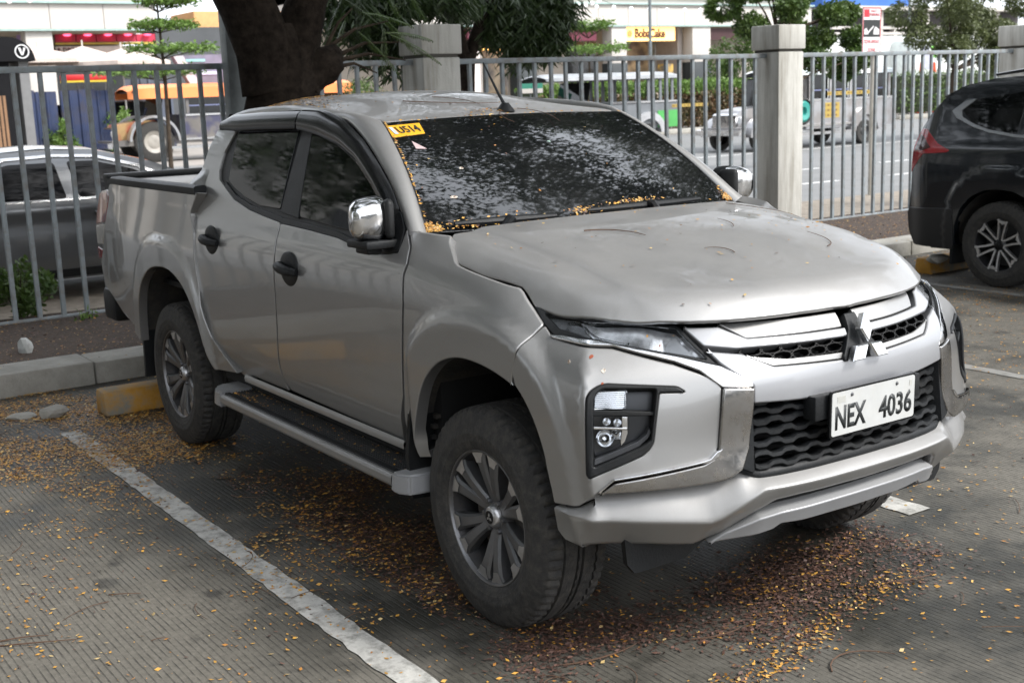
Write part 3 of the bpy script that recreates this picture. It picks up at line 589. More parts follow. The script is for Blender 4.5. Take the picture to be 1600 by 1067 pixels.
    outer=[ghP(x,z) for x,z in ((-.485,1.312),(-.60,1.392),(-.6964,1.4570),(-.8582,1.545),(-1.0444,1.632),(-1.13,1.665),(-1.2604,1.709),(-1.36,1.729),(-1.4824,1.752),(-1.7546,1.757),(-2.05,1.752),(-2.30,1.745),(-2.4481,1.738),(-2.56,1.712),(-2.63,1.69))]
    n=60
    def par(L):
        L=np.array(L,float); return L
    I=par(inner); O=par(outer); k=np.linspace(0,len(I)-1,n); It=np.stack([ci(k,np.arange(len(I)),I[:,i]) for i in range(3)],1); Ot=np.stack([ci(k,np.arange(len(O)),O[:,i]) for i in range(3)],1)
    rows=[]
    chord=Ot-It; tang=np.gradient(It,axis=0); nrm=np.cross(tang,chord); nrm/=np.linalg.norm(nrm,axis=1)[:,None]; nrm*=np.sign(nrm@np.array([[.35],[.6],[1.]]))
    for t,o in ((0,-.010),(0,.004),(.12,.012),(.35,.019),(.65,.021),(.88,.013),(1.0,.002),(1.0,-.012)):
        rows.append(mir(It*(1-t)+Ot*t+nrm*o,s))
    loft('roof_rail',rows,SILVER,P,sharp=50)
    dit=[np.array((x,.592,float(roof_z(x,.58))-.012)) for x in np.linspace(-1.06,-2.70,24)]; d2=[q+np.array((0,.016,0)) for q in dit]
    loft('roof_ditch_moulding',[mir(dit,s),mir(d2,s)],BLK,P)
    # screen pillar seal
    sl=[screenP(u,v,1,o) for u,v,o in [(.992,v,.003) for v in np.linspace(.0,.99,20)]]; sl2=[screenP(1.012,v,1,.002) for v in np.linspace(.0,.99,20)]
    loft('screen_seal',[mir(sl,s),mir(sl2,s)],BLK,P)
    # inner shell that closes the shut lines
    panel('inner_side',[(-.60,.53),(-.50,.75),(-.48,1.25),(-2.62,1.25),(-2.66,1.0),(-2.5,.65),(-2.1,.53)],ghP,s,DARK,P,off=-.022,thick=.02,step=.12,rnd=0)
    # sill
    ss=[np.array([(x,s*y,z) for x in np.linspace(-2.08,-.56,12)]) for y,z in ((.853,.533),(.860,.520),(.858,.500),(.835,.487),(.78,.48))]
    loft('sill',ss,SILVER,P,sharp=50)
# --- roof
tt=np.linspace(1,-1,21); rp=[(-1.04-.012*abs(t)**2-.006,t*.588) for t in tt]+[(-2.64,-.588),(-2.72,-.5),(-2.745,0),(-2.72,.5),(-2.64,.588)]
panel('roof',rp,roofP,1,SILVER,P,thick=.04,edge=.008,step=.05,rnd=.015)
# --- windscreen
panel('windscreen',[(-1,0),(-.5,0),(0,0),(.5,0),(1,0),(1,1),(.5,1),(0,1),(-.5,1),(-1,1)],lambda u,v,s,o: screenP(u,v*1.0,s,o),-1,mat('windscreen_glass',(.006,.0065,.007),.03,0,.1,3,spec=.9,coat=.6,coatr=.03,dirt=(.04,.038,.034),dirts=3,dirta=.12),P,us=.68,thick=.008,edge=.003,rnd=.01,step=.05)
st=panel('sticker',A3('stk'),screenP,-1,YEL,P,us=.68,off=.002,thick=.002,edge=.0006,rnd=.002,step=.04)
# wipers
for (a,b,c_) in (((.86,.030),(.30,.035),(.62,.01)),((.10,.05),(-.72,.035),(-.35,-.01))):
    mb=MB(); pts=[screenP(a[0]*(1-t)+b[0]*t,a[1]*(1-t)+b[1]*t+.05*math.sin(math.pi*t)*0,-1,.016) for t in np.linspace(0,1,14)]
    mb.tube(pts,[.008+.008*math.sin(math.pi*t) for t in np.linspace(0,1,14)],8)
    m0=screenP((a[0]+b[0])/2,(a[1]+b[1])/2,-1,.03); piv=Vector(screenP(c_[0],c_[1]-.03,-1,.012))
    mb.tube([piv,Vector(m0)+Vector((.02,0,.0)),Vector(m0)],[.018,.018,.012],8)
    mb.build('wiper',BLK,P)
# antenna
an=MB(); zb=float(roof_z(-1.11,.03)); 
an.lathe([(.001,.034),(.014,.031),(.022,.018),(.032,.004),(.036,-.004)],20,'z',(0,0,0)); an.V=[(v[0]*1.5,v[1],v[2]) for v in an.V]
an.tube([(-.01,0,.03),(-.045,-.004,.075),(-.14,-.012,.205)],[.0075,.006,.0035],8)
ao=an.build('antenna',BLK,P); ao.location=(-1.11,.03,zb)
# --- cab rear wall and floor
for nm,rows in (('cab_back',[np.array([(-2.64+.0*z,y,z) for y in np.linspace(-.80,.80,9)]) for z in (.55,1.35)]),('cab_back_upper',[np.array([(-2.66+(z-1.35)*.05,y*(.80-(z-1.35)*.5)/.8,z) for y in np.linspace(-.80,.80,9)]) for z in (1.35,1.5,1.68,1.74)])):
    loft(nm,rows,SILVER if nm=='cab_back' else TINT,P)
# --- front end
ch=A3('cheek'); 
cheek=ch+chk([(1.122,.60),(1.137,.65),(1.153,.723),(1.192,.80),(1.243,.862),(1.288,.897)])+[(1.304,.9432),(1.2696-.004,1.0251)]
def capx(u,z): return -.0+0*u
for s in (-1,1):
    panel('bumper_side',cheek,frontP,s,SILVER,P,us=.93,thick=.04,edge=.005,rnd=.008,step=.022,holes=[A3('bezel')])
    # fog lamp housing
    bz=A3('bezel'); bi=A3('bezel_in')
    outer=[(u+.000,z) for u,z in bz]
    panel('lamp_bezel',outer,frontP,s,BLK,P,off=.005,us=.93,thick=.05,edge=.005,rnd=.007,step=.016,holes=[[(.9615,.9023),(.9543,.9223),(.94,.9329),(.789,.9254),(.795,.8567),(.803,.7811),(.8311,.7616),(.9589,.705)]])
    panel('lamp_well',[(u,z) for u,z in bi],frontP,s,LAMPIN,P,off=-.055,us=.93,thick=.005,edge=.001,rnd=0,step=.03)
    dv=panel('lamp_divider',[(.968,.873),(.876,.8690),(.786,.861),(.786,.850),(.8934,.8545),(.968,.8570)],frontP,s,BLK,P,off=-.004,us=.93,thick=.06,edge=.003,rnd=.002,step=.02)
    tn=panel('indicator_lamp',A3('turn'),frontP,s,CLEAR,P,off=-.012,us=.93,thick=.01,edge=.003,rnd=.006,step=.02)
    mb=MB()
    for i in range(9):
        z=.876+i*.0062; q=[frontP(u,z,s,-.022) for u in np.linspace(.876,.956,6)]; mb.tube(q,.0028,6)
    mb.build('lamp_flute',REFL,tn)
    panel('lamp_reflector',[(.962,.872),(.955,.925),(.935,.934),(.871,.929),(.869,.878)],frontP,s,REFL,tn,off=-.034,us=.93,thick=.004,edge=.001,rnd=.003,step=.012,foff=lambda u,v:.006*np.sin(u*380))
    fg=panel('fog_lamp',A3('fogl'),frontP,s,CLEAR,P,off=-.014,us=.93,thick=.01,edge=.003,rnd=.01,step=.02)
    for (u,z,r) in ((.930,.785,.026),(.897,.800,.020),(.925,.835,.012),(.895,.832,.012)):
        c=Vector(frontP(u,z,s,-.045)); nrm=(Vector(frontP(u,z,s,0))-c).normalized(); mb=MB()
        mb.lathe([(.001,-.004),(r*.5,-.001),(r*.85,.008),(r,.018),(r*1.02,.016)],20,'z'); M=nrm.to_track_quat('Z','Y').to_matrix().to_4x4(); M.translation=c
        mb.V=[tuple(M@Vector(v)) for v in mb.V]; mb.build('reflector',REFL,fg,sharp=80)
    panel('lamp_trim',[(.960,.824),(.868,.818),(.868,.811),(.960,.816)],frontP,s,CHROME,P,off=-.006,us=.93,thick=.01,edge=.002,rnd=.001,step=.02)
    panel('lamp_trim',[(.884,.853),(.866,.851),(.866,.800),(.874,.776),(.886,.762),(.888,.775),(.884,.81)],frontP,s,CHROME,P,off=-.012,us=.93,thick=.02,edge=.003,rnd=.003,step=.015)
    panel('lower_lamp_lip',[(.957,.707),(.8340,.760),(.808,.783),(.800,.80),(.806,.815),(.815,.795),(.84,.775),(.957,.728)],frontP,s,LAMPIN,P,off=-.012,us=.93,thick=.03,edge=.003,rnd=.003,step=.015)
    # chrome bracket
    br=A3('bracket')
    b1=[(u,z) for u,z in br]
    panel('bumper_bracket',b1,frontP,s,DCHROME,P,off=.012,us=.93,thick=.035,edge=.006,rnd=.006,step=.018)
    panel('bracket_edge_trim',[(.5905,.74),(.606,.716),(.640,.700),(.660,.7015),(.905,.6660),(.948,.6300),(.940,.6415),(.905,.6720),(.66,.7075),(.633,.7135),(.612,.733)],frontP,s,CHROME,P,off=.016,us=.93,thick=.02,edge=.003,rnd=.002,step=.012)
    bt=A3('bracket_top')
    panel('bracket_top',[(.5867,.9195)]+[(.655,.968),(.7357,.9960),(.9306,1.0400),(1.1608,1.0490),(1.176,1.0570),(1.12,1.0600),(1.0,1.0575),(.8241,1.0275),(.7098,1.0060),(.5879,.9790),(.4847,.9291),(.4827,.9120)],frontP,s,CHROME,P,off=.006,us=.93,thick=.03,edge=.004,rnd=.004,step=.016)
    # headlamp
    lp=A3('lamp'); ln=A3('lens')
    panel('headlamp',lp,frontP,s,BLK,P,off=-.003,us=.93,thick=.03,edge=.004,rnd=.006,step=.02,holes=[ln])
    hl=panel('headlamp_lens',ln,frontP,s,CLEAR,P,off=-.003,us=.93,thick=.004,edge=.001,rnd=.004,step=.03)
    panel('headlamp_back',[(u,z) for u,z in ln],frontP,s,mat('lamp_back_grey',(.60,.61,.62),.25,.7,.4,26),P,off=-.020,us=.93,thick=.005,edge=.001,rnd=0,step=.03,foff=lambda u,v:.006*np.sin(u*24)+.003*np.sin(v*190))
    panel('lamp_blade',[(1.1250,1.0965),(1.085,1.098),(.9950,1.0610),(.8970,1.0470),(.880,1.0505),(.985,1.0690),(1.052,1.094)],frontP,s,REFL,hl,off=-.009,us=.93,thick=.012,edge=.004,rnd=.003,step=.012)
    panel('lamp_blade',[(1.20,1.105),(1.13,1.099),(1.02,1.068),(1.09,1.077),(1.16,1.080)],frontP,s,REFL,hl,off=-.026,us=.93,thick=.01,edge=.004,rnd=.003,step=.012)
    panel('lamp_blade',[(.900,1.0465),(.862,1.0570),(.870,1.0615),(.905,1.0525)],frontP,s,REFL,hl,off=-.018,us=.93,thick=.012,edge=.002,rnd=.001,step=.012)
    for (u,z,r) in ((.93,1.077,.019),(.80,1.055,.016)):
        c=Vector(frontP(u,z,s,-.040)); nrm=(Vector(frontP(u,z,s,0))-c).normalized(); mb=MB()
        mb.lathe([(.001,.012),(r*.5,.010),(r*.85,.004),(r,-.004),(r*1.15,-.002),(r*1.2,-.012)],20,'z'); M=nrm.to_track_quat('Z','Y').to_matrix().to_4x4(); M.translation=c
        mb.V=[tuple(M@Vector(v)) for v in mb.V]; mb.build('projector',REFL,hl,sharp=60)
    panel('lamp_grey_panel',[(.81,1.078),(.735,1.072),(.645,1.004),(.715,1.021),(.80,1.036)],frontP,s,mat('lamp_grey',(.30,.31,.32),.35,.5,.1),hl,off=-.022,us=.93,thick=.01,edge=.002,rnd=.003,step=.02)
    # upper grille
    panel('grille_bar',[(u if u>.2 else .045,z) for u,z in A3('bar')],frontP,s,SATIN,P,off=.006,us=.93,thick=.04,edge=.005,rnd=.003,step=.018)
    panel('grille_insert',[(u if u>.2 else .045,z+(.012 if z>1.07 else 0)) for u,z in A3('insert')],frontP,s,SILVER,P,off=-.006,us=.93,thick=.03,edge=.004,rnd=.003,step=.02)
    panel('grille_ledge',[(u if u>.2 else .06,z) for u,z in A3('ledge')],frontP,s,SILVER,P,off=.000,us=.93,thick=.03,edge=.003,rnd=.003,step=.02)
# centre swoop of the bumper
sw=[(.6313,1.0222),(.5876,.9836),(.4835,.9156),(.4844,.8641),(.3071,.8538)]
lowedge=[(0,.848)]
top=[(.06,.9470),(.4022,.9622),(.5078,1.0041),(.6233,1.0177)]
poly=sw+lowedge+[(-u,z) for u,z in sw[::-1]]+[(-u,z) for u,z in top[::-1]]+top
panel('bumper_centre',poly,frontP,1,SATIN,P,off=.006,us=.93,thick=.06,edge=.006,rnd=.006,step=.025)
panel('grille_backing',[(u,z) for u,z in ((.66,1.085),(.58,1.095),(.3,1.09),(0,1.088),(-.3,1.09),(-.58,1.095),(-.66,1.085),(-.60,1.0),(-.40,.955),(0,.94),(.40,.955),(.60,1.0))],frontP,1,DARK,P,off=-.05,us=.93,thick=.01,edge=.001,rnd=0,step=.05)
# honeycomb
mb=MB()
for row,z in enumerate((.966,.990,1.012)):
    for k in range(-8,9):
        u=(k+.5*(row%2))*.078
        if abs(u)<.06 or abs(u)>.52: continue
        if z<.97 and abs(u)>.42: continue
        ring=[frontP(u+.047*math.cos(a),z+.0150*math.sin(a),1,-.006) for a in [R(60*i) for i in range(7)]]
        back_=[frontP(u+.040*math.cos(a),z+.012*math.sin(a),1,-.04) for a in [R(60*i) for i in range(7)]]
        inn=[frontP(u+.042*math.cos(a),z+.0125*math.sin(a),1,-.006) for a in [R(60*i) for i in range(7)]]
        for i in range(6):
            mb.add([ring[i],ring[i+1],inn[i+1],inn[i]],[(0,1,2,3)]); mb.add([inn[i],inn[i+1],back_[i+1],back_[i]],[(0,1,2,3)])
tag(mb.build('grille_honeycomb',mat('mesh_black',(.006,.006,.006),.6,spec=.2),P,smooth=False),kind='stuff')
# badge
panel('badge_base',[(.030,1.074),(-.034,1.074),(-.040,1.03),(-.100,.957),(-.10,.943),(.10,.943),(.100,.957),(.036,1.03)],frontP,1,BLK,P,off=.012,us=.93,thick=.05,edge=.004,rnd=.006,step=.03)
cz=Vector((.879,.0,.992)); Mx=frame(cz,(0,1,0),Vector((-.22,0,1)).normalized())
S_=.056; h_=S_*.866
tri=[[(0,0),(S_/2,h_),(0,2*h_),(-S_/2,h_)],[(0,0),(-S_,0),(-1.5*S_,-h_),(-.5*S_,-h_)],[(0,0),(.5*S_,-h_),(1.5*S_,-h_),(S_,0)]]
for q in tri:
    c=np.mean(q,0); q1=[tuple(c+(np.array(p)-c)*.95) for p in q]; q2=[tuple(c+(np.array(p)-c)*.80) for p in q]; mb=MB()
    V=[(x,y,-.01) for x,y in q1]+[(x,y,.010) for x,y in q1]+[(x,y,.016) for x,y in q2]
    F=[(i,(i+1)%4,4+(i+1)%4,4+i) for i in range(4)]+[(4+i,4+(i+1)%4,8+(i+1)%4,8+i) for i in range(4)]+[(8,9,10,11)]
    mb.add([Mx@Vector(v) for v in V],F); mb.build('badge_diamond',mat('badge_chrome',(.86,.87,.88),.26,1,.03),P,smooth=False)
# --- lower bumper
def sym(k,extra):
    a=A3(k)+extra; return a
def nu(rows,n=70):
    out=[]
    for r_,off in rows:
        r_=np.array(r_); d=np.r_[0,np.cumsum(np.abs(np.diff(r_[:,0]))+.2*np.abs(np.diff(r_[:,1])))]
        out.append((r_,d,off))
    return out
U=np.r_[np.linspace(1.108,.4,56),np.linspace(.385,0,20)]
r0=np.array(A3('row0')+[(.35,.643),(0,.642)]); r1=np.array(A3('row1')+[(.30,.606),(0,.604)]); r2=np.array([(1.1062,.4729),(1.0876,.4484),(1.052,.443),(.9482,.4267),(.807,.4231),(.6735,.4152),(.6391,.4263),(.5754,.4514),(.4657,.531),(.4049,.558),(.3,.562),(0,.562)])
def zr(r_,U): return np.interp(U,r_[::-1,0],r_[::-1,1])
z0=zr(r0,U); z1=zr(r1,U); z2=zr(r2,U)
z1=np.minimum(z1,z0-.004); z2=np.minimum(z2,z1-.012)
def both_sides(u,z,o): 
    a=frontP(u,z,-1,o); b=frontP(u,z,1,o); return np.concatenate([a,b[::-1][1:]])
d0=np.interp(U,[0,.46,.55,.66,.95,1.03,1.11],[-.034,-.034,-.040,-.052,-.052,-.008,-.004])
d1=np.interp(U,[0,.46,.60,1.0,1.11],[.014,.020,.024,.020,.002])
d2=np.interp(U,[0,.46,.62,1.0,1.11],[.0,-.004,-.034,-.030,-.008])
rows=[both_sides(U,z0,d0-.03),both_sides(U,z0,d0)]
for t in (.15,.5,.85,.95,1.0): rows.append(both_sides(U,z0*(1-t)+z1*t,d0*(1-t)+d1*t-(.0 if t<1 else .0015)))
for t in (.05,.15,.5,.9,1.0): rows.append(both_sides(U,z1*(1-t)+z2*t,d1*(1-t)+d2*t))
rows.append(both_sides(U,z2-.004,d2-.012)); rows.append(both_sides(U,z2-.004,d2-.06))
loft('lower_bumper',rows,SILVER,P,sharp=55)
sk=[(.575,.449),(.4594,.503),(.3774,.513),(0,.516)]; sb=[(0,.462),(.2793,.462),(.37,.468),(.40,.452),(.5,.438),(.6238,.4166)]
panel('skid_plate',sk+[(-u,z) for u,z in sk[::-1][1:]]+[(-u,z) for u,z in sb[::-1]]+sb[1:],frontP,1,SATIN,P,off=.008,us=.93,thick=.05,edge=.006,rnd=.006,step=.03,foff=lambda u,v:-.028*sstep(.44,.62,np.abs(u)))
panel('intake_backing',[(.50,.58),(-.50,.58),(-.50,.50),(.50,.50)],frontP,1,DARK,P,off=-.04,us=.93,thick=.01,rnd=0,step=.06)
# lower grille
panel('lower_grille_backing',[(.54,.88),(-.54,.88),(-.54,.62),(.54,.62)],frontP,1,DARK,P,off=-.10,us=.93,thick=.01,rnd=0,step=.06)
for s in (-1,1):
    V=[frontP(.5244,z,s,.004) for z in (.672,.88)]+[frontP(.484,z,s,-.005) for z in (.655,.88)]+[frontP(.46,z,s,-.10) for z in (.65,.88)]
    MB().add(V,[(0,1,3,2),(2,3,5,4)]).build('grille_side_wall',BLK,P)
Ug=np.linspace(-.475,.475,121)
for i in range(7):
    zc=.672+.0315*i
    ph=(i%2)*math.pi
    tri_=np.clip(np.sin(Ug*60+ph)*1.8,-1,1)*.0048
    rr=[]
    for o,dz in ((-.085,.003),(-.020,.010),(-.012,.006),(-.012,-.005),(-.018,-.009),(-.085,-.012)):
        rr.append(frontP(Ug,zc+tri_*(1 if o>-.05 else .3)+dz,1,o))
    loft('grille_slat',rr,BLK,P,sharp=50)
lipz=[(.5,.650,-.02),(.5,.646,-.02)]
Ul=np.linspace(-.5244,.5244,60)
zl=np.interp(np.abs(Ul),[0,.46,.5244],[.647,.647,.672])
loft('grille_lip',[frontP(Ul*.94,zl+.034,1,-.095),frontP(Ul*.97,zl+.026,1,-.040),frontP(Ul,zl+.012,1,-.022),frontP(Ul,zl-.004,1,-.016),frontP(Ul,zl-.014,1,-.020)],BLK,P,sharp=60)
# plate and its holder
mb=MB(); mb.box(.845,.898,-.245,.245,.785,.862,.006); mb.build('plate_holder',BLK,P)
Mp=frame((.912,0,.800),(0,1,0),Vector((.02,0,1)).normalized())
mb=MB(); mb.add([],[])
def rrect(w,h,r,n=4):
    q=[]
    for cx,cy,a0 in ((w/2-r,h/2-r,0),(-w/2+r,h/2-r,90),(-w/2+r,-h/2+r,180),(w/2-r,-h/2+r,270)):
        for k in range(n+1): a=R(a0+90*k/n); q.append((cx+r*math.cos(a),cy+r*math.sin(a)))
    return q
mb.prism(rrect(.398,.148,.012),-.006,.002,Mp); pf=mb.build('plate_frame',GLB,P)
mb=MB(); mb.prism(rrect(.386,.136,.009),-.001,.0045,Mp); pl=mb.build('licence_plate',WHT,P)
def fit_text(txt,x0,x1,h,zc_,M,mt,parent,ext=.0008,name='plate_lettering',bold=.0):
    o=text_obj(name,txt,1.0,Matrix.Identity(4),mt,parent,ext=0.0,bold=bold)
    co=np.array([v.co[:] for v in o.data.vertices]); mn=co.min(0); mx_=co.max(0)
    me=o.data; sx=(x1-x0)/(mx_[0]-mn[0]); sy=h/(mx_[1]-mn[1])
    bm=bmesh.new(); bm.from_mesh(me); g=bmesh.ops.extrude_face_region(bm,geom=bm.faces[:]); 
    for v in [e for e in g['geom'] if isinstance(e,bmesh.types.BMVert)]: v.co.z+=1
    for v in bm.verts: v.co=M@Vector((x0+(v.co.x-mn[0])*sx,zc_+(v.co.y-(mn[1]+mx_[1])/2)*sy,v.co.z*ext))
    bmesh.ops.recalc_face_normals(bm,faces=bm.faces); bm.to_mesh(me); bm.free(); return o
Mt=Mp@Matrix.Translation((0,0,.0047))
fit_text('NEX',-.178,-.038,.074,-.012,Mt,INK,P,bold=.028)
fit_text('4036',.022,.180,.074,-.012,Mt,INK,P,bold=.028)
for x in (-.105,.105):
    mb=MB(); mb.lathe([(.001,.004),(.004,.0035),(.006,.001),(.0065,0)],10,'z'); mb.V=[tuple(Mt@Vector((v[0]+x,v[1]+.053,v[2]))) for v in mb.V]; mb.build('plate_bolt',RIMD,P)
for x,w_ in ((-.152,.036),(.172,.012)):
    MB().prism([(x-w_/2,.036),(x+w_/2,.036),(x+w_/2,.055),(x-w_/2,.055)],0,.0006,Mt).build('plate_decal',mat('decal_grey',(.45,.45,.42),.3,.3),P)
# windscreen sticker text
q=[Vector(screenP(u,v,-1,.003)) for u,v in A3('stk')]
c0=(q[0]+q[1]+q[2]+q[3])/4; cx=((q[1]-q[0])+(q[2]-q[3])).normalized(); cy=((q[0]-q[3])+(q[1]-q[2])).normalized(); SW=(q[1]-q[0]).length; SH=(q[0]-q[3]).length
Ms=frame(c0+Vector((.001,0,.0012)),cx,cy)
fit_text('U514',-SW*.26,SW*.40,SH*.55,0,Ms,INK,P,ext=.0006,name='sticker_lettering',bold=.02)
MB().prism([(-SW*.42,-SH*.3),(-SW*.31,-SH*.3),(-SW*.31,SH*.3),(-SW*.42,SH*.3)],0,.0006,Ms).build('sticker_seal',mat('seal_grey',(.45,.5,.55),.4),P)
panel('faded_sticker',A3('tri'),screenP,-1,PINK,P,us=.68,off=.002,thick=.002,edge=.0006,rnd=.001,step=.04)
# --- bed
ba=[(-2.42,.50),(-2.455,.60),(-2.524,.744),(-2.59,.82),(-2.668,.889),(-2.77,.938),(-2.883,.965),(-3.0,.968),(-3.138,.953),(-3.25,.912),(-3.361,.833),(-3.425,.72),(-3.455,.60),(-3.47,.50)]
bf=A3('bed_front')
bedp=[(-2.52,1.372)]+bf+chk(ba)+[(-3.5554,.5385),(-3.908,.60),(-4.285,.72),(-4.292,.8286),(-4.289,.8786),(-4.1678,1.0066),(-4.095,1.1613),(-4.030,1.279),(-4.055,1.320),(-4.02,1.352),(-3.97,1.368),(-3.5,1.372),(-2.9,1.370)]
for s in (-1,1):
    panel('bed_side',bedp,sideP,s,SILVER,P,thick=.05,edge=.006,rnd=.01,step=.022)
    rows=[]
    xs=np.r_[np.linspace(-2.53,-3.85,12),-3.95,-4.02,-4.06]
    ysd=side_y(xs,1.37); zt=1.372+0*xs
    for dy,dz in ((.004,-.012),(.006,.0),(.006,.022),(-.004,.031),(-.045,.033),(-.060,.028),(-.065,-.02)):
        e=np.interp(xs,[-4.06,-3.97,-3.85],[.35,.9,1]); rows.append(np.stack([xs,s*(ysd+dy),zt+dz*np.where(dz>0,e,1)-.02*(1-e)],1))
    loft('bed_rail_cap',rows,BLK,P,sharp=45); MB().add([tuple(r_[0]) for r_ in rows],[tuple(range(len(rows)))]).build('bed_rail_cap_end',BLK,P)
    # tail lamp
    q=[(-4.030,1.283),(-4.095,1.165),(-4.168,1.012),(-4.289,.884),(-4.33,.88),(-4.345,1.0),(-4.33,1.2),(-4.28,1.30),(-4.12,1.318),(-4.05,1.312)]
    tl=panel('tail_lamp',q,sideP,s,mat('tail_lamp_body',(.10,.10,.10),.15,0,.1,coat=.5),P,off=-.006,thick=.04,edge=.006,rnd=.01,step=.03)
    panel('tail_lamp_red',[(-4.045,1.285),(-4.095,1.185),(-4.12,1.13),(-4.335,1.10),(-4.325,1.2),(-4.28,1.29),(-4.12,1.308)],sideP,s,RED,tl,off=-.001,thick=.02,edge=.004,rnd=.006,step=.03)
    panel('tail_lamp_red',[(-4.235,.95),(-4.289,.895),(-4.33,.89),(-4.335,.96)],sideP,s,RED,tl,off=-.001,thick=.02,edge=.004,rnd=.004,step=.03)
    panel('tail_lamp_clear',[(-4.21,.985),(-4.17,1.03),(-4.13,1.115),(-4.335,1.09),(-4.335,.98)],sideP,s,mat('lens_pale',(.45,.43,.40),.1,0,.1,coat=.5),tl,off=-.001,thick=.02,edge=.004,rnd=.004,step=.03)
    # inner bed wall and wheel tub
    loft('bed_inner_wall',[np.array([(x,s*y,z) for x in (-2.68,-4.25)]) for y,z in ((.79,1.38),(.76,.85))],BLK,P)
    for cx,rx,nm in ((0,.50,'arch_liner'),(-3.0,.52,'arch_liner')):
        aa=np.linspace(R(9),R(171),26); rr=[]
        for y in (.885,.80,.66,.50,.42):
            b=.565 if cx==0 else .585
            rr.append(np.array([(cx+.50*math.copysign(abs(math.cos(a))**.8,math.cos(a)),s*y,.37+(b)*math.copysign(abs(math.sin(a))**.8,math.sin(a))) for a in aa]))
        loft(nm,rr,LINER,P,sharp=50,smooth=True)
        V=[(cx+.50*math.cos(a),s*.43,.37+.585*math.sin(a)) for a in aa]; MB().add(V,[tuple(range(len(V)))]).build('arch_inner_wall',DARK,P)
    mb=MB()
    for k in range(6):
        a=R(150+k*5.0); mb.box(-.012,.012,-.10,.10,-.008,.008,0,Matrix.Translation((.488*math.cos(a),s*.70,.37+.548*math.sin(a)))@Matrix.Rotation(0,4,'Y'))
    mb.build('liner_rib',LINER,P)
    # mud flaps
    mb=MB(); mb.prism([(-.885,.335),(-.70,.325),(-.675,.36),(-.70,.64),(-.80,.72),(-.875,.66),(-.895,.5)],-.012,.012,Matrix(((0,0,1,-.475),(-s,0,0,0),(0,1,0,0),(0,0,0,1)))); mb.build('mud_flap',BLK,P)
    mb=MB(); mb.prism([(-.885,.29),(-.66,.28),(-.66,.60),(-.80,.72),(-.875,.70)],-.012,.012,Matrix(((0,0,1,-3.50),(-s,0,0,0),(0,1,0,0),(0,0,0,1)))); mb.build('mud_flap',BLK,P)
    # side step
    xs=np.linspace(-2.20,-.50,24)
    def stp(prof,xs_): return [np.array([(x,s*y,z) for x in xs_]) for y,z in prof]
    loft('step_rail',stp(((.932,.434),(.943,.434),(.949,.430),(.953,.422),(.953,.400),(.948,.390),(.935,.386),(.88,.384)),xs),SILVER,P,sharp=24)
    tp=[(.932,.433),(.928,.4385),(.905,.4385)]
    for k in range(8): y=.900-k*.014; tp+=[(y,.437),(y-.003,.431),(y-.007,.431),(y-.010,.437)]
    tp+=[(.78,.437),(.77,.42),(.77,.385)]
    loft('step_tread',stp(tp,xs),BLK,P,sharp=30)
    for pl in ([(-2.17,.765),(-2.17,.957),(-2.245,.957),(-2.32,.925),(-2.35,.88),(-2.35,.80),(-2.33,.765)],[(-.50,.765),(-.50,.957),(-.45,.957),(-.405,.93),(-.395,.89),(-.385,.80),(-.39,.765)]):
        bm=bmesh.new(); q1=[bm.verts.new((x,s*y,.372)) for x,y in pl]; q2=[bm.verts.new((x+(.006 if x<-1 else -.006)*(1 if abs(x+1.3)>.85 else 0),s*(y-.006),.446)) for x,y in pl]
        bm.faces.new(q1); bm.faces.new(q2)
        for i in range(len(pl)): bm.faces.new((q1[i],q1[(i+1)%len(pl)],q2[(i+1)%len(pl)],q2[i]))
        bmesh.ops.recalc_face_normals(bm,faces=bm.faces); bmesh.ops.bevel(bm,geom=bm.edges[:],offset=.008,segments=2,affect='EDGES')
        me=bpy.data.meshes.new('step_end_cap'); bm.to_mesh(me); bm.free(); me.shade_smooth(); me.set_sharp_from_angle(angle=R(40)); link('step_end_cap',me,SATIN,P)
    # door mirror
    mc=Vector((-.615,-1.0,1.358))
    mb=MB(); V=[];F=[]; nx,nyy=14,20
    for i in range(nx+1):
        t=i/nx; x=.075*math.cos(t*math.pi/2*1.0)-.02; sc_=math.sin(t*math.pi/2)**.62
        for k in range(nyy):
            a=2*math.pi*k/nyy; cy_=math.copysign(abs(math.cos(a))**.62,math.cos(a)); cz_=math.copysign(abs(math.sin(a))**.66,math.sin(a))
            V.append((x+.02*cy_*sc_,cy_*.074*sc_,cz_*.080*sc_*(1.0-.10*cy_)+.004))
    for i in range(nx):
        for k in range(nyy): F.append((i*nyy+k,i*nyy+(k+1)%nyy,(i+1)*nyy+(k+1)%nyy,(i+1)*nyy+k))
    mb.add(V,F); o=mb.build('mirror_cap',CHROME,P,sharp=80); o.rotation_euler=(0,0,s*R(26)); o.location=(mc.x,s*.922,mc.z); o.scale=(1,s,1)
    mb=MB()
    V2=[];F2=[]
    for i,(x,kk) in enumerate(((-.018,1.0),(-.045,1.0),(-.07,.96),(-.078,.88),(-.070,.80))):
        for k in range(nyy):
            a=2*math.pi*k/nyy; cy_=math.copysign(abs(math.cos(a))**.62,math.cos(a)); cz_=math.copysign(abs(math.sin(a))**.66,math.sin(a))
            V2.append((x+.02*cy_,cy_*.0745*kk,cz_*.0805*kk*(1-.10*cy_)+.004))
    for i in range(4):
        for k in range(nyy): F2.append((i*nyy+k,i*nyy+(k+1)%nyy,(i+1)*nyy+(k+1)%nyy,(i+1)*nyy+k))
    mb.add(V2,F2); mb.box(-.055,.030,-.092,-.056,-.068,.074,.016); o=mb.build('mirror_housing',BLK,P,sharp=50); o.rotation_euler=(0,0,s*R(26)); o.location=(mc.x,s*.922,mc.z); o.scale=(1,s,1)
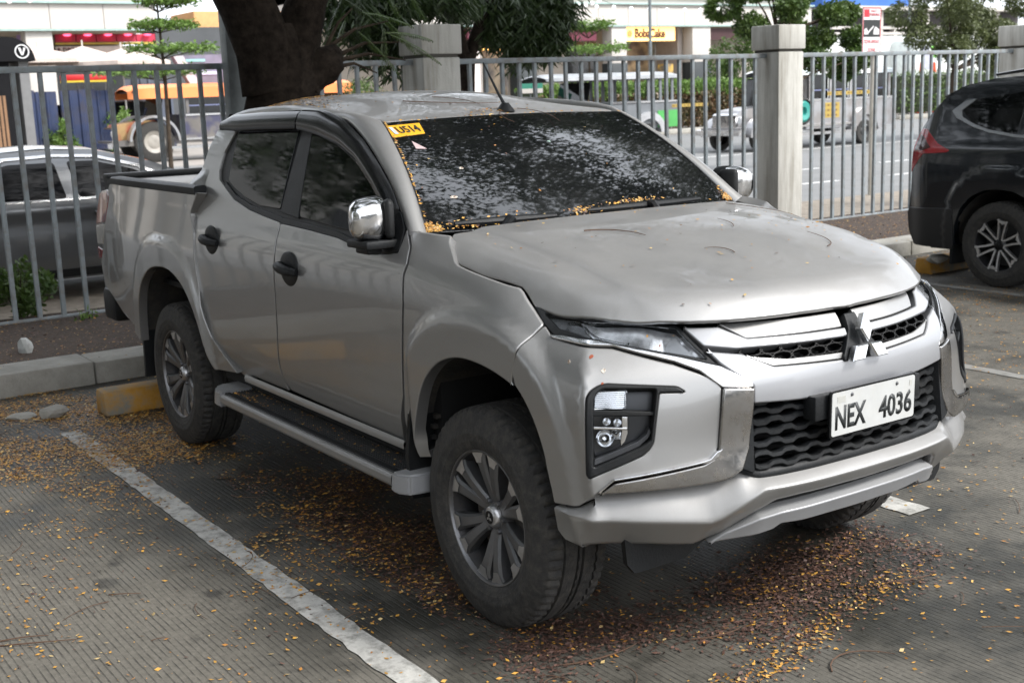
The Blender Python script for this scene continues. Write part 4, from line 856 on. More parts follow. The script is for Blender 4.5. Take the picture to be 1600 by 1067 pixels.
    o=MB().add([V2[4*nyy+k] for k in range(nyy)],[tuple(range(nyy))]).build('mirror_glass',REFL,P); o.rotation_euler=(0,0,s*R(26)); o.location=(mc.x,s*.922,mc.z); o.scale=(1,s,1)
    mb=MB(); mb.box(-.72,-.56,.83,.965,1.258,1.288,.008); mb.box(-.70,-.60,.88,.94,1.235,1.262,.008); mb.V=[(v[0],s*v[1],v[2]) for v in mb.V]; mb.build('mirror_arm',BLK,P)
# tailgate, bed floor, rear bumper, underbody
mb=MB(); mb.box(-4.34,-4.28,-.76,.76,.80,1.37,.015); mb.build('tailgate',SILVER,P)
mb=MB(); mb.box(-4.36,-4.26,-.765,.765,1.365,1.40,.01); mb.build('tailgate_cap',BLK,P)
mb=MB(); mb.box(-4.30,-2.66,-.78,.78,.83,.86); mb.box(-2.71,-2.67,-.80,.80,.83,1.38); mb.build('bed_liner',BLK,P)
mb=MB(); mb.box(-4.43,-4.20,-.82,.82,.50,.70,.03); mb.build('rear_bumper',BLK,P)
mb=MB(); mb.box(-4.2,-3.56,-.70,.70,.50,.80); mb.box(-3.56,-2.46,-.42,.42,.42,.82); mb.box(-2.5,-.5,-.79,.79,.44,.55); mb.box(-.5,.50,-.42,.42,.42,.95); mb.box(-.35,.55,-.60,.60,.97,1.02); mb.box(-.52,-.40,-.78,.78,.45,1.25); mb.build('underbody',DARK,P)
mb=MB()
for y in (-.42,.42): mb.box(-4.1,.55,y-.05,y+.05,.40,.52)
mb.tube([(-3,-.6,.375),(-3,.6,.375)],.05,10); mb.tube([(0,-.6,.36),(0,.6,.36)],.04,10); mb.lathe([(.001,-.16),(.12,-.1),(.15,0),(.12,.1),(.001,.16)],16,'x',(-3,0,.375)); mb.build('chassis',mat('chassis_black',(.012,.012,.012),.7),P)
mb=MB(); mb.prism([(-.72,.335),(-.52,.335),(-.40,.39),(-.38,.46),(-.76,.46),(-.75,.37)],-.01,.01,Matrix(((0,0,1,.60),(1,0,0,0),(0,1,0,0),(0,0,0,1)))); mb.build('air_deflector',BLK,P)
mb=MB(); mb.prism([(.72,.335),(.52,.335),(.40,.39),(.38,.46),(.76,.46),(.75,.37)],-.01,.01,Matrix(((0,0,1,.60),(1,0,0,0),(0,1,0,0),(0,0,0,1)))); mb.build('air_deflector',BLK,P)
mb=MB(); mb.box(-2.6,-.55,-.80,.80,1.15,1.20); mb.build('cabin_trim',DARK,P)
# --- wheels
def tyre_mesh(name,Ro,Ri,W,N=192,blocks=64):
    prof=[(Ri-.006,-.40*W),(Ri+.004,-.455*W),(Ri+.018,-.482*W),(Ri+.03,-.490*W),(Ri+.032,-.497*W),(Ri+.050,-.5*W),(Ri+.052,-.504*W),(Ri+.068,-.504*W),(Ri+.07,-.499*W),(Ri+.085,-.494*W),(Ri+.088,-.490*W),(Ri+.105,-.478*W),(Ro-.030,-.455*W),(Ro-.018,-.440*W),(Ro-.008,-.415*W),(Ro-.003,-.37*W),(Ro-.001,-.30*W),(Ro-.001,-.27*W),(Ro-.011,-.265*W),(Ro-.011,-.235*W),(Ro,-.23*W),(Ro,-.06*W),(Ro-.011,-.055*W),(Ro-.011,-.02*W),(Ro,-.015*W)]
    prof=prof+[(r,-h) for r,h in prof[::-1]]
    V=np.zeros((len(prof),N,3)); a=np.arange(N)*2*math.pi/N
    for i,(r,h) in enumerate(prof):
        rr=np.full(N,r); u=abs(h)/W
        ph=(np.arange(N)*blocks/N+(.5 if h>0 else 0)+u*1.5)%1
        if r>Ro-.034 and u>.26: rr=rr-np.where(ph<.30,.012 if .36<u<.445 else .008,0)
        elif r>Ro-.002: rr=rr-np.where(((ph+u*4)%1)<.14,.006,0)
        V[i,:,0]=rr*np.cos(a); V[i,:,1]=h; V[i,:,2]=rr*np.sin(a)
    F=[]; n=len(prof)
    for i in range(n-1):
        for k in range(N): F.append((i*N+k,i*N+(k+1)%N,(i+1)*N+(k+1)%N,(i+1)*N+k))
    me=mesh(name,V.reshape(-1,3),F); me.shade_smooth(); me.set_sharp_from_angle(angle=R(38)); return me
TYRE=tyre_mesh('tyre',.383,.236,.262)
def rim_parts(Ro,style=0):
    mb=MB(); prof=[(Ro,-.118),(Ro+.003,-.108),(Ro-.004,-.100),(Ro-.012,-.102),(Ro-.020,-.085),(Ro-.028,-.03),(Ro-.030,.08),(Ro-.004,.10)]; mb.lathe(prof,72)
    return mb
def wheel(cx,s,steer=0,root=None,w=None):
    wd=bpy.data.objects.new('wheel',None); C.objects.link(wd); wd.parent=root or P; wd.location=(cx,s*.752,.382); wd.rotation_euler=(0,0 ,(0 if s<0 else math.pi)+steer)
    # outer face is -y in wheel space
    o=link('tyre',TYRE,RUB if not TYRE.materials else None,wd)
    mb=MB(); Ro=.236
    mb.lathe([(Ro-.010,-.104),(Ro-.020,-.085),(Ro-.030,-.03),(Ro-.030,.08),(Ro-.004,.10)],72); mb.lathe([(.001,.02),(.17,.02),(.20,.03)],40); mb.build('rim_barrel',mat('barrel_dark',(.035,.035,.037),.5,.6,.15,9,dirt=(.09,.075,.06),dirts=8,dirta=.5),wd)
    mb=MB(); mb.lathe([(Ro+.001,-.108),(Ro+.0012,-.115),(Ro-.002,-.1175),(Ro-.006,-.116),(Ro-.009,-.109),(Ro-.012,-.098)],96); mb.build('rim_lip',mat('lip_alloy',(.16,.16,.165),.38,.85,.1,14,dirt=(.14,.12,.09),dirts=9,dirta=.6),wd)
    mb=MB(); mb.lathe([(.05,-.045),(.155,-.045),(.16,-.04),(.16,-.02)],48); mb.build('brake_disc',mat('disc_steel',(.12,.11,.10),.45,.8,.2,20),wd)
    mb=MB(); mb.lathe([(.034,-.076),(.050,-.074),(.066,-.070),(.072,-.055),(.072,-.02)],36); mb.build('hub',RIMD,wd)
    for k in range(6):
        for sgn in (-1,1):
            a0=R(60*k+30+sgn*9.0); a1=R(60*k+30+sgn*11.0)
            def pt(r,a,wd_,y): 
                return Vector((r*math.cos(a)-wd_*math.sin(a),y,r*math.sin(a)+wd_*math.cos(a)))
            secs=[(.045,a0,.019,-.074,-.035),(.095,a0,.0195,-.086,-.040),(.15,(a0+a1)/2,.0225,-.098,-.050),(.200,a1,.028,-.106,-.060),(.224,a1+sgn*R(.5),.038,-.107,-.070)]
            V=[];F=[]
            for (r_,a,wd_,yf,yb) in secs:
                V+=[pt(r_,a,-wd_,yb),pt(r_,a,-wd_,yf+.008),pt(r_,a,-wd_*.62,yf),pt(r_,a,wd_*.62,yf),pt(r_,a,wd_,yf+.008),pt(r_,a,wd_,yb)]
            for i in range(len(secs)-1):
                for j in range(5): F.append((i*6+j,i*6+j+1,(i+1)*6+j+1,(i+1)*6+j))
            MB().add(V,F).build('spoke',RIMD,wd,sharp=25)
            V=[];F=[]
            for (r_,w1,w2) in ((.190,-.016,.014),(.208,-.022,.022),(.2258,-.036,.036)):
                a=a1+sgn*R(.8); V+=[pt(r_,a,w1,-.1078),pt(r_,a,w2,-.1078)]; 
            V+=[pt(.196,a,-.013,-.1025),pt(.196,a,.013,-.1025)]
            MB().add(V,[(0,1,3,2),(2,3,5,4),(0,1,7,6)]).build('spoke_tip',RIMS,wd,smooth=False)
        a=R(60*k); mb=MB(); mb.lathe([(.001,-.088),(.008,-.087),(.010,-.080),(.010,-.06)],8,'y',(.056*math.cos(a),0,.056*math.sin(a))); mb.build('lug_nut',RIMD,wd)
    mb=MB(); mb.lathe([(.001,-.0995),(.022,-.0990),(.0255,-.0975),(.0255,-.096),(.030,-.096),(.036,-.092),(.041,-.080),(.042,-.065)],30); mb.build('hub_cap',RIMS,wd)
    mb=MB(); mb.lathe([(.001,-.1002),(.0235,-.0998)],24); mb.build('hub_cap_disc',GLB,wd)
    q=.0095; M2=Matrix(((1,0,0,0),(0,0,-1,-.1004),(0,1,0,-.001),(0,0,0,1))); mb=MB()
    for t_ in ([(0,0),(q/2,q*.866),(0,2*q*.866),(-q/2,q*.866)],[(0,0),(-q,0),(-1.5*q,-q*.866),(-.5*q,-q*.866)],[(0,0),(.5*q,-q*.866),(1.5*q,-q*.866),(q,0)]): mb.prism(t_,0,.001,M2)
    mb.build('hub_cap_emblem',RIMS,wd,smooth=False)
    return wd
wheel(0,-1,R(0)); wheel(0,1); wheel(-3.0,-1); wheel(-3.0,1)
# ================================================================ the place
CONC=mat('concrete',(.34,.325,.29),.85,0,.16,3,.35,70,dirt=(.13,.125,.10),dirts=2.6,dirta=.65)
CONCP=mat('pillar_concrete',(.46,.45,.415),.85,0,.10,2.2,.25,60,dirt=(.22,.205,.17),dirts=2.2,dirta=.85,stretch=(4,4,.35))
FENCE=mat('fence_paint',(.21,.24,.255),.5,0,.12,5,.1,60,dirt=(.12,.075,.045),dirts=7,dirta=.7)
GALV=mat('galvanised',(.17,.19,.195),.5,.5,.2,7,.1,90,dirt=(.10,.10,.095),dirts=8,dirta=.4)
YPAINT=mat('yellow_paint_worn',(.42,.21,.025),.75,0,.2,8,.3,60,dirt=(.20,.19,.155),dirts=4,dirta=1.6)
BARK=mat('bark',(.020,.0155,.012),.95,0,.6,14,1.0,34,spec=.08)
BARK2=mat('bark_brown',(.05,.038,.028),.95,0,.4,9,.8,30,spec=.1)
def leafmat(name,col,col2,tr=.25):
    m=bpy.data.materials.new(name); m.use_nodes=True; t=m.node_tree; N=t.nodes; L=t.links; N.clear()
    o=N.new('ShaderNodeOutputMaterial'); d=N.new('ShaderNodeBsdfPrincipled'); d.inputs['Roughness'].default_value=.45
    tr_=N.new('ShaderNodeBsdfTranslucent'); mx=N.new('ShaderNodeMixShader'); mx.inputs[0].default_value=tr
    g=N.new('ShaderNodeTexCoord'); n=N.new('ShaderNodeTexNoise'); n.inputs['Scale'].default_value=3.1; n.inputs['Detail'].default_value=8; n.inputs['Roughness'].default_value=.8
    L.new(g.outputs['Object'],n.inputs['Vector']); r=N.new('ShaderNodeMapRange'); r.inputs['From Min'].default_value=.35; r.inputs['From Max'].default_value=.65; L.new(n.outputs['Fac'],r.inputs['Value'])
    c=N.new('ShaderNodeMixRGB'); c.inputs[1].default_value=(*col,1); c.inputs[2].default_value=(*col2,1); L.new(r.outputs[0],c.inputs[0])
    L.new(c.outputs[0],d.inputs['Base Color']); L.new(c.outputs[0],tr_.inputs['Color']); L.new(d.outputs[0],mx.inputs[1]); L.new(tr_.outputs[0],mx.inputs[2]); L.new(mx.outputs[0],o.inputs['Surface'])
    MATS[name]=m; return m
LEAFD=leafmat('leaf_dark',(.020,.042,.012),(.045,.075,.02)); LEAFM=leafmat('leaf_mid',(.04,.085,.018),(.10,.15,.03)); LEAFL=leafmat('leaf_light',(.08,.16,.025),(.16,.25,.05)); LEAFO=leafmat('leaf_olive',(.07,.09,.03),(.12,.14,.05)); LEAFB=leafmat('leaf_ruddy',(.07,.085,.03),(.17,.08,.045))
def sheet(name,x0,x1,y0,y1,z,m_,kind='structure'):
    o=link(name,mesh(name,[(x0,y0,z),(x1,y0,z),(x1,y1,z),(x0,y1,z)],[(0,1,2,3)]),m_); return tag(o,kind=kind)
# ---- grounds
def slabmat():
    m=bpy.data.materials.new('parking_concrete'); m.use_nodes=True; t=m.node_tree; N=t.nodes; L=t.links; b=N['Principled BSDF']
    tc=N.new('ShaderNodeTexCoord'); sp=N.new('ShaderNodeSeparateXYZ'); L.new(tc.outputs['Object'],sp.inputs[0])
    def noise(sc,det=6,rg=.6,w=None):
        n=N.new('ShaderNodeTexNoise'); n.inputs['Scale'].default_value=sc; n.inputs['Detail'].default_value=det; n.inputs['Roughness'].default_value=rg; L.new(tc.outputs['Object'],n.inputs['Vector']); return n.outputs['Fac']
    def mr(v,a,b_,c,d): 
        r=N.new('ShaderNodeMapRange'); r.inputs['From Min'].default_value=a; r.inputs['From Max'].default_value=b_; r.inputs['To Min'].default_value=c; r.inputs['To Max'].default_value=d; L.new(v,r.inputs['Value']); return r.outputs[0]
    def ma(op,a,b_,cl=False):
        r=N.new('ShaderNodeMath'); r.operation=op; r.use_clamp=cl
        for i,v in enumerate((a,b_)):
            if isinstance(v,(int,float)): r.inputs[i].default_value=v
            else: L.new(v,r.inputs[i])
        return r.outputs[0]
    def mix(f,a,b_):
        r=N.new('ShaderNodeMixRGB'); L.new(f,r.inputs[0])
        for i,v in ((1,a),(2,b_)):
            if isinstance(v,tuple): r.inputs[i].default_value=(*v,1)
            else: L.new(v,r.inputs[i])
        return r.outputs[0]
    wob=ma('MULTIPLY',ma('SUBTRACT',noise(1.3,2),.5),.02)
    yy=ma('ADD',sp.outputs[1],wob)
    ph=ma('MULTIPLY',yy,2*math.pi/.0232)
    s=ma('SINE',ph,0)
    groove=mr(s,.55,.95,0,1)
    broken=mr(noise(11,5,.75),.36,.60,.0,1)
    groove=ma('MULTIPLY',groove,broken)
    # big damp, mossy patches: spread by noise
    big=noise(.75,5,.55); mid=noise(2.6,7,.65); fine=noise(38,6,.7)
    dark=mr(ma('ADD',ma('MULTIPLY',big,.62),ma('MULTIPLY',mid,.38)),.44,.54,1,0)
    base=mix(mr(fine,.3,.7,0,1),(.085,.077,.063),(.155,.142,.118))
    damp_shade=mix(mr(noise(9,5,.6),.35,.65,0,1),(.015,.0145,.0105),(.031,.029,.022))
    # paler strip beyond the parking line, set by position
    px=mr(sp.outputs[1],-1.30,-1.75,0,1); pxx=mr(sp.outputs[0],-2.3,-.9,0,1); pale_side=ma('MULTIPLY',px,pxx,True)
    bay_shade=ma('MULTIPLY',mr(sp.outputs[1],-1.30,-1.05,0,1),mr(sp.outputs[1],1.6,1.1,0,1),True); bay_shade=ma('MULTIPLY',bay_shade,mr(sp.outputs[0],1.3,.5,.3,1),True)  # shade under and beside the pickup, with damp, painted into the slab colour
    dk=ma('MULTIPLY',ma('ADD',ma('MULTIPLY',dark,.75),ma('ADD',ma('MULTIPLY',bay_shade,.45),.12),True),ma('SUBTRACT',1.0,ma('MULTIPLY',pale_side,.85)),True)
    col=mix(dk,base,damp_shade)
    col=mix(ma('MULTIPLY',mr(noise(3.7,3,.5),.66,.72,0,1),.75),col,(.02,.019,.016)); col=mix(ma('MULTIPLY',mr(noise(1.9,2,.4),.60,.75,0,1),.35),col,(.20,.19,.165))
    col=mix(ma('MULTIPLY',groove,.62),col,(.018,.017,.014))
    L.new(col,b.inputs['Base Color'])
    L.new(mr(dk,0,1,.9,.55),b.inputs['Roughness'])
    h=ma('ADD',ma('MULTIPLY',groove,-1.0),ma('MULTIPLY',fine,.5)); bp=N.new('ShaderNodeBump'); bp.inputs['Strength'].default_value=.8; bp.inputs['Distance'].default_value=.004; L.new(h,bp.inputs['Height']); L.new(bp.outputs[0],b.inputs['Normal'])
    return m
sheet('ground',-400,200,-300,400,-.012,mat('far_ground',(.16,.15,.13),.9,vs=.2))
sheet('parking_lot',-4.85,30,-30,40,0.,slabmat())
sheet('planting_strip',-7.4,-5.1,-30,40,.105,mat('soil',(.034,.024,.017),.95,0,.5,9,1.0,30,dirt=(.085,.045,.025),dirts=30,dirta=.8))
sheet('pavement',-9.9,-7.35,-30,60,-.001,mat('paving',(.23,.195,.155),.9,0,.2,5,.4,40,dirt=(.10,.08,.055),dirts=6,dirta=.7))
ASPH=mat('asphalt',(.165,.165,.162),.8,0,.10,.9,.3,120,dirt=(.12,.12,.118),dirts=1.3,dirta=.5)
sheet('road',-33.5,-9.9,-120,160,-.004,ASPH)
sheet('far_pavement',-60,-33.5,-120,160,.0,mat('far_paving',(.27,.245,.22),.85,0,.15,1.5))
for x_ in (-4.33,): sheet('slab_joint',x_,x_+.014,-30,40,.0022,mat('joint_fill',(.012,.011,.009),.95))
sheet('slab_joint',-4.33,30,-6.2,-6.188,.0022,MATS['joint_fill'])
# painted lines, worn
def linemat():
    m=mat('line_paint',(.42,.41,.38),.75,0,.12,9,.3,40,dirt=(.10,.098,.085),dirts=13,dirta=1.0); return m
LP_=linemat()
def stripe(name,x0,x1,y0,y1,z=.004,m_=LP_,seed=1,amp=.006):
    r=random.Random(seed); n=max(3,int((x1-x0)/.06)); V=[]; 
    for i in range(n+1):
        x=x0+(x1-x0)*i/n; V+=[(x,y0+r.uniform(-amp,amp),z),(x,y1+r.uniform(-amp,amp),z)]
    o=link(name,mesh(name,V,[(2*i,2*i+2,2*i+3,2*i+1) for i in range(n)]),m_); return tag(o,kind='structure')
stripe('parking_line',-3.68,.9,-1.345,-1.235,seed=2)
stripe('parking_line',-3.7,.215,1.10,1.235,seed=3)
stripe('parking_line',-3.7,.9,3.56,3.66,seed=4,m_=mat('line_worn',(.20,.195,.18),.8,0,.1,9,.2,40,dirt=(.08,.078,.07),dirts=6,dirta=1.0))
stripe('parking_line',-3.7,.9,6.10,6.20,seed=5,m_=MATS['line_worn'])
ROADW=mat('road_paint',(.62,.62,.60),.7,0,.1,3)
for x,ys_ in ((-12.25,[(12.35,12.6),(14.0,15.0),(16.45,17.5),(19,20),(9.8,10.8)]),(-14.9,[(14.9,15.5),(16.9,17.45),(19.4,20.4),(12,13)])):
    for a,b in ys_: sheet('road_marking',x-.07,x+.07,a,b,.0,ROADW)
sheet('road_line',-20.55,-20.42,-100,120,.0,ROADW)
sheet('road_line',-10.35,-10.25,-60,8,.0,mat('road_paint_dull',(.35,.35,.33),.8))
sheet('road_line',-33.2,-33.05,-100,120,.0,MATS['road_paint_dull'])
# kerb along the planting strip, cast in lengths
kerb=empty('kerb',(0,0,0),None,None); kerb['kind']='structure'
r=random.Random(5); y=-14.
while y<16:
    l=1.2; mb=MB(); dz=r.uniform(-.006,.006); mb.box(-5.21+dz,-4.84+dz,y+.004,y+l-.004,-.05,.15+dz,.018); mb.build('kerb_block',CONC,kerb); y+=l
# wheel stops
def wstop(y0,y1,label,x0=-4.06):
    mb=MB(); mb.box(x0,x0+.20,y0,y1,0,.15,.022); 
    mb.V=[(v[0]+(.02 if v[0]<x0+.1 else -.02)*(v[2]/.15),v[1],v[2]+.004*math.sin(v[1]*31)) for v in mb.V]
    return tag(mb.build('wheel_stop',YPAINT,None),label,'wheel stop','yellow wheel stops at the heads of the bays')
wstop(-1.03,-.42,'worn yellow concrete wheel stop behind the near rear wheel of the silver pickup')
wstop(.42,1.03,'yellow concrete wheel stop hidden behind the far rear wheel of the silver pickup')
wstop(-2.30,-1.63,'yellow concrete wheel stop cut off by the left edge of the photo')
wstop(6.62,7.25,'worn yellow wheel stop behind the rear wheel of the dark suv')
def lump(name,c,sz,m_,label,cat,seed):
    r=random.Random(seed); bm=bmesh.new(); bmesh.ops.create_icosphere(bm,subdivisions=2,radius=1)
    for v in bm.verts: v.co=Vector((v.co.x*sz[0],v.co.y*sz[1],v.co.z*sz[2]))*(1+r.uniform(-.14,.14))
    me=bpy.data.meshes.new(name); bm.to_mesh(me); bm.free(); o=link(name,me,m_); o.location=c; return tag(o,label,cat)
lump('concrete_lump',(-4.10,-1.27,.03),(.05,.085,.045),CONC,'broken grey lump of concrete lying at the head of the white parking line','rubble',3)
lump('concrete_lump',(-4.22,-1.42,.008),(.07,.09,.022),CONC,'flat broken piece of concrete left of the grey lump by the kerb','rubble',4)
lump('crumpled_bag',(-5.772,-1.018,.14),(.06,.05,.07),mat('bag_grey',(.35,.36,.35),.6),'crumpled pale bag on the soil in front of the fence at left','litter',5)
lump('stone',(-3.724,6.526,.17),(.07,.14,.045),CONC,'grey rounded stone lying on the wheel stop beside the dark suv','stone',8)
# fence
bar=MB(); bar.box(-.0185,.0185,-.0185,.0185,.06,2.09,.004); BARM=mesh('bar',bar.V,bar.F)
def fence(y0,y1,ys,label,low=True):
    f=empty('metal_fence',(-7.13,(y0+y1)/2,0),label,'fence','grey steel bar fences between the concrete pillars'); oy=(y0+y1)/2
    r=random.Random(int(y0*10))
    for y in ys:
        o=link('bar',BARM,FENCE,f); o.location=(0,y-oy,0); o.rotation_euler=(r.uniform(-.006,.006),r.uniform(-.004,.004),0)
    mb=MB(); mb.box(-.026,.026,y0-oy,y1-oy,2.09,2.14,.004); mb.build('top_rail',FENCE,f)
    mb=MB(); mb.box(-.02,.02,y0-oy,y1-oy,.085,.125,.003); mb.build('bottom_rail',FENCE,f)
    return f
BARM.materials.append(FENCE)
fence(-16.,3.08,[-.577+.1915*k for k in range(-80,19)],'grey steel bar fence along the left, behind the pickup bed')
fence(3.46,7.84,[3.522+.1965*k for k in range(22)],'grey steel bar fence between the middle and the right concrete pillar')
fence(8.2,12.6,[8.598+.197*k-.0008*k*k for k in range(21)],'grey steel bar fence from the right concrete pillar to the dark suv')
fence(12.97,20,[13.1+.195*k for k in range(35)],'grey steel bar fence beyond the pillar at the far right edge')
def pillar(y,label):
    p=empty('fence_pillar',(-7.12,y,0),label,'pillar','square concrete fence pillars')
    mb=MB(); mb.box(-.205,.205,-.205,.205,0,2.15,.012); mb.build('shaft',CONCP,p)
    mb=MB(); mb.box(-.19,.19,-.19,.19,2.15,2.18); mb.build('neck',mat('joint_dark',(.08,.075,.065),.9),p)
    mb=MB(); mb.box(-.222,.222,-.222,.222,2.18,2.455,.012); mb.build('cap',CONCP,p)
    return p
pillar(3.27,'square concrete pillar half hidden by leaves behind the pickup roof')
pillar(8.01,'square concrete pillar standing just right of the pickup windscreen')
pillar(12.78,'square concrete pillar cut by the right edge above the dark suv')
# steel post
t_=empty('steel_post',(-6.98,1.20,0),'tall square galvanised post beside the dark tree trunk','post')
mb=MB(); mb.box(-.07,.07,-.07,.07,0,6,.01); mb.build('post',GALV,t_); mb=MB(); mb.box(-.12,.12,-.12,.12,.1,.13); mb.build('base_plate',GALV,t_)
# ---- trees
def rots(n,rng_,droop=0.):
    """random leaf frames: long axis a, width axis b"""
    a=rng_.normal(size=(n,3)); a/=np.linalg.norm(a,axis=1)[:,None]; a[:,2]=a[:,2]*(1-droop)-droop; a/=np.linalg.norm(a,axis=1)[:,None]
    b=rng_.normal(size=(n,3)); b-=a*(a*b).sum(1)[:,None]; b/=np.linalg.norm(b,axis=1)[:,None]; return a,b
def leaves(name,P_,L_,W_,mt,parent=None,droop=0.,seed=1,flat=0.,kind=None):
    g=np.random.default_rng(seed); n=len(P_); a,b=rots(n,g,droop)
    if flat: 
        a[:,2]*=(1-flat); b[:,2]*=(1-flat); a/=np.linalg.norm(a,axis=1)[:,None]; b/=np.linalg.norm(b,axis=1)[:,None]
    l=L_*g.uniform(.6,1.25,n)[:,None]; w_=W_*g.uniform(.7,1.2,n)[:,None]; nrm=np.cross(a,b)
    p0=P_; p1=P_+a*l*.45+b*w_*.5+nrm*w_*.12; p2=P_+a*l-nrm*w_*.3; p3=P_+a*l*.45-b*w_*.5+nrm*w_*.12
    V=np.stack([p0,p1,p2,p3],1).reshape(-1,3); F=np.arange(4*n).reshape(n,4)
    o=link(name,fastmesh(name,V,F),mt,parent)
    if kind: o['kind']=kind
    return o
def clumps(cent,rad,per,g,shell=.35):
    out=[]
    for c,r_ in zip(cent,rad):
        d=g.normal(size=(per,3)); d/=np.linalg.norm(d,axis=1)[:,None]; rr=g.uniform(shell,1,per)**.6
        out.append(np.array(c)+d*rr[:,None]*np.array(r_))
    return np.concatenate(out)
# big dark tree by the kerb
tr=empty('shade_tree',(-6.1,1.2,0),'thick dark rough tree trunk rising behind the pickup cab, its crown over the car park, plus unseen leaf clumps added to block sky light','tree')
def limb(mb,pts,rad,n=16,rough=.0,seed=0):
    rr=random.Random(seed); k0=len(mb.V); mb.tube(sm(rs(pts,14),1),list(np.interp(np.linspace(0,1,14),np.linspace(0,1,len(rad)),rad)),n)
    if rough:
        for i in range(k0,len(mb.V)):
            v=mb.V[i]; f=rough*(math.sin(v[2]*9+v[1]*17)+math.sin(v[2]*23+v[0]*31)*.5+rr.uniform(-1,1)*.6); mb.V[i]=(v[0]+f*rr.uniform(.3,1),v[1]+f,v[2])
mb=MB(); limb(mb,[(-.0,-.02,-.1),(0,0,.6),(0,.0,1.4),(0,.02,1.9),(.0,.06,2.2),(0,.05,2.4)],[.40,.31,.25,.235,.27,.19],22,.03,1)
limb(mb,[(0,-.02,1.9),(0,-.13,2.35),(-.05,-.30,2.9),(-.2,-.9,4.4),(0,-2.0,5.6)],[.25,.23,.20,.16,.08],16,.022,2)
limb(mb,[(0,.08,2.0),(.0,.23,2.40),(.1,.42,2.9),(.5,1.0,4.2),(1.6,1.6,5.6)],[.20,.155,.135,.12,.07],16,.022,3)
limb(mb,[(0,.22,1.98),(.05,.40,2.08),(.05,.56,2.20)],[.20,.17,.05],12,.02,4)
mb.build('trunk',BARK,tr,sharp=80)
for k,(a,b) in enumerate([((.0,.42,2.18),(.1,1.00,2.42)),((.0,.48,2.12),(.1,1.10,2.25)),((0,.5,2.05),(.05,.9,2.0)),((0,.42,2.15),(0,.75,2.55)),((0,.5,2.1),(.1,1.15,2.1))]):
    mb=MB(); mid=[(a[i]+b[i])/2+(.06 if i==2 else 0) for i in range(3)]; mb.tube([a,mid,b],[.022,.013,.005],6); mb.build('branch',BARK2,tr)
g=np.random.default_rng(11)
N_=760; cx=g.uniform(-1.0,7.6,N_); cyy=g.uniform(-8,9,N_); cz_=4.3+g.uniform(0,2.4,N_)
keep=~((cx+(-6.1)>-3.0)&(cz_<4.6)); keep&=(cx-6.1)<1.4-.08*np.abs(cyy-1)
gn=np.sin(cx*1.9+cyy*.7+1)+np.sin(cyy*2.3-cx*.9)+np.sin(cx*1.1-cyy*1.7+2); keep&=gn>-1.15
cent=np.stack([cx,cyy-1.2,cz_],1)[keep]; cent=np.concatenate([cent,np.stack([g.uniform(-7,3,120),g.uniform(-11,-3.6,120),g.uniform(3.3,7,120)],1)])  # last clumps are unseen, added at the left to darken the pickup side
cent=np.concatenate([cent,np.stack([g.uniform(2.,14.,150),g.uniform(-16,-8.5,150),g.uniform(2.2,9,150)],1)])  # unseen clumps behind the camera, added to block sky light from the pickup side
P_=clumps(cent,[(.75,.75,.34)]*len(cent),300,g)
leaves('crown',P_,.13,.048,LEAFD,tr,.25,12,kind='stuff')
# hanging twigs of narrow leaves in view
def drape(yz,X,n,g,spread=(.12,.10,.16)):
    P0=[]
    for (y,z) in yz: P0.append(np.array([X,y,z])+g.normal(size=(n,3))*np.array(spread))
    return np.concatenate(P0)
# fern-like sprays
def frond(p,d,L_,n,parent,mt,w=.055,sag=.35,seed=0):
    rr=random.Random(seed); p=np.array(p,float); d=np.array(d,float); d/=np.linalg.norm(d); V=[];F=[]
    side_=np.cross(d,[0,0,1.]); side_/=np.linalg.norm(side_)+1e-9
    pts=[p+d*L_*t-np.array([0,0,1])*sag*L_*t*t for t in np.linspace(0,1,n)]
    for i in range(1,n):
        t=i/(n-1); ll=w*(.35+1.0*math.sin(math.pi*min(.97,t*.9+.08)))*rr.uniform(.8,1.15); tan=pts[i]-pts[i-1]; tan/=np.linalg.norm(tan)
        for s in (-1,1):
            dd=side_*s*.85+tan*.55-np.array([0,0,.25+rr.uniform(-.1,.2)]); dd/=np.linalg.norm(dd); wv=tan*L_/n*.42
            k=len(V); a=pts[i]; V+=[a,a+dd*ll*.5+wv,a+dd*ll,a+dd*ll*.5-wv]; F.append((k,k+1,k+2,k+3))
    k=len(V); wd=np.array([0,0,.004])
    for q in pts: V+=[q-wd,q+wd]
    F+=[(k+2*i,k+2*i+2,k+2*i+3,k+2*i+1) for i in range(n-1)]
    return link('frond',mesh('frond',V,F),mt,parent)
def loc(X,yz): return (X+6.1,yz[0]-1.2,yz[1])
FR=[(-5.9,(1.770,2.632),(1.606,2.331),.45),(-5.9,(1.886,2.633),(1.869,2.381),.4),(-5.8,(1.605,2.621),(1.936,2.425),.4),(-5.9,(2.124,2.662),(2.234,2.484),.4),
 (-6.0,(1.918,2.336),(2.213,2.047),.42),(-6.0,(2.162,2.387),(2.140,2.048),.36),(-6.0,(2.218,2.309),(2.644,2.093),.42),(-6.0,(2.158,2.325),(2.603,2.270),.4),(-6.0,(1.929,2.490),(2.408,2.387),.42),
 (-6.1,(1.859,2.445),(1.718,2.111),.4),(-6.1,(2.163,2.498),(2.454,2.207),.42),(-6.1,(2.482,2.658),(2.597,2.474),.38),(-6.1,(1.641,2.647),(1.572,2.495),.38)]
for i,(X,a,b,L_) in enumerate(FR):
    A=np.array(loc(X,a)); B=np.array(loc(X,b)); d=B-A; ln=np.linalg.norm(d); frond(A,d+np.array([.0,0,ln*.2]),ln*1.05,26,tr,LEAFM if i not in (0,1,2) else LEAFD,w=.075,sag=.22,seed=i)
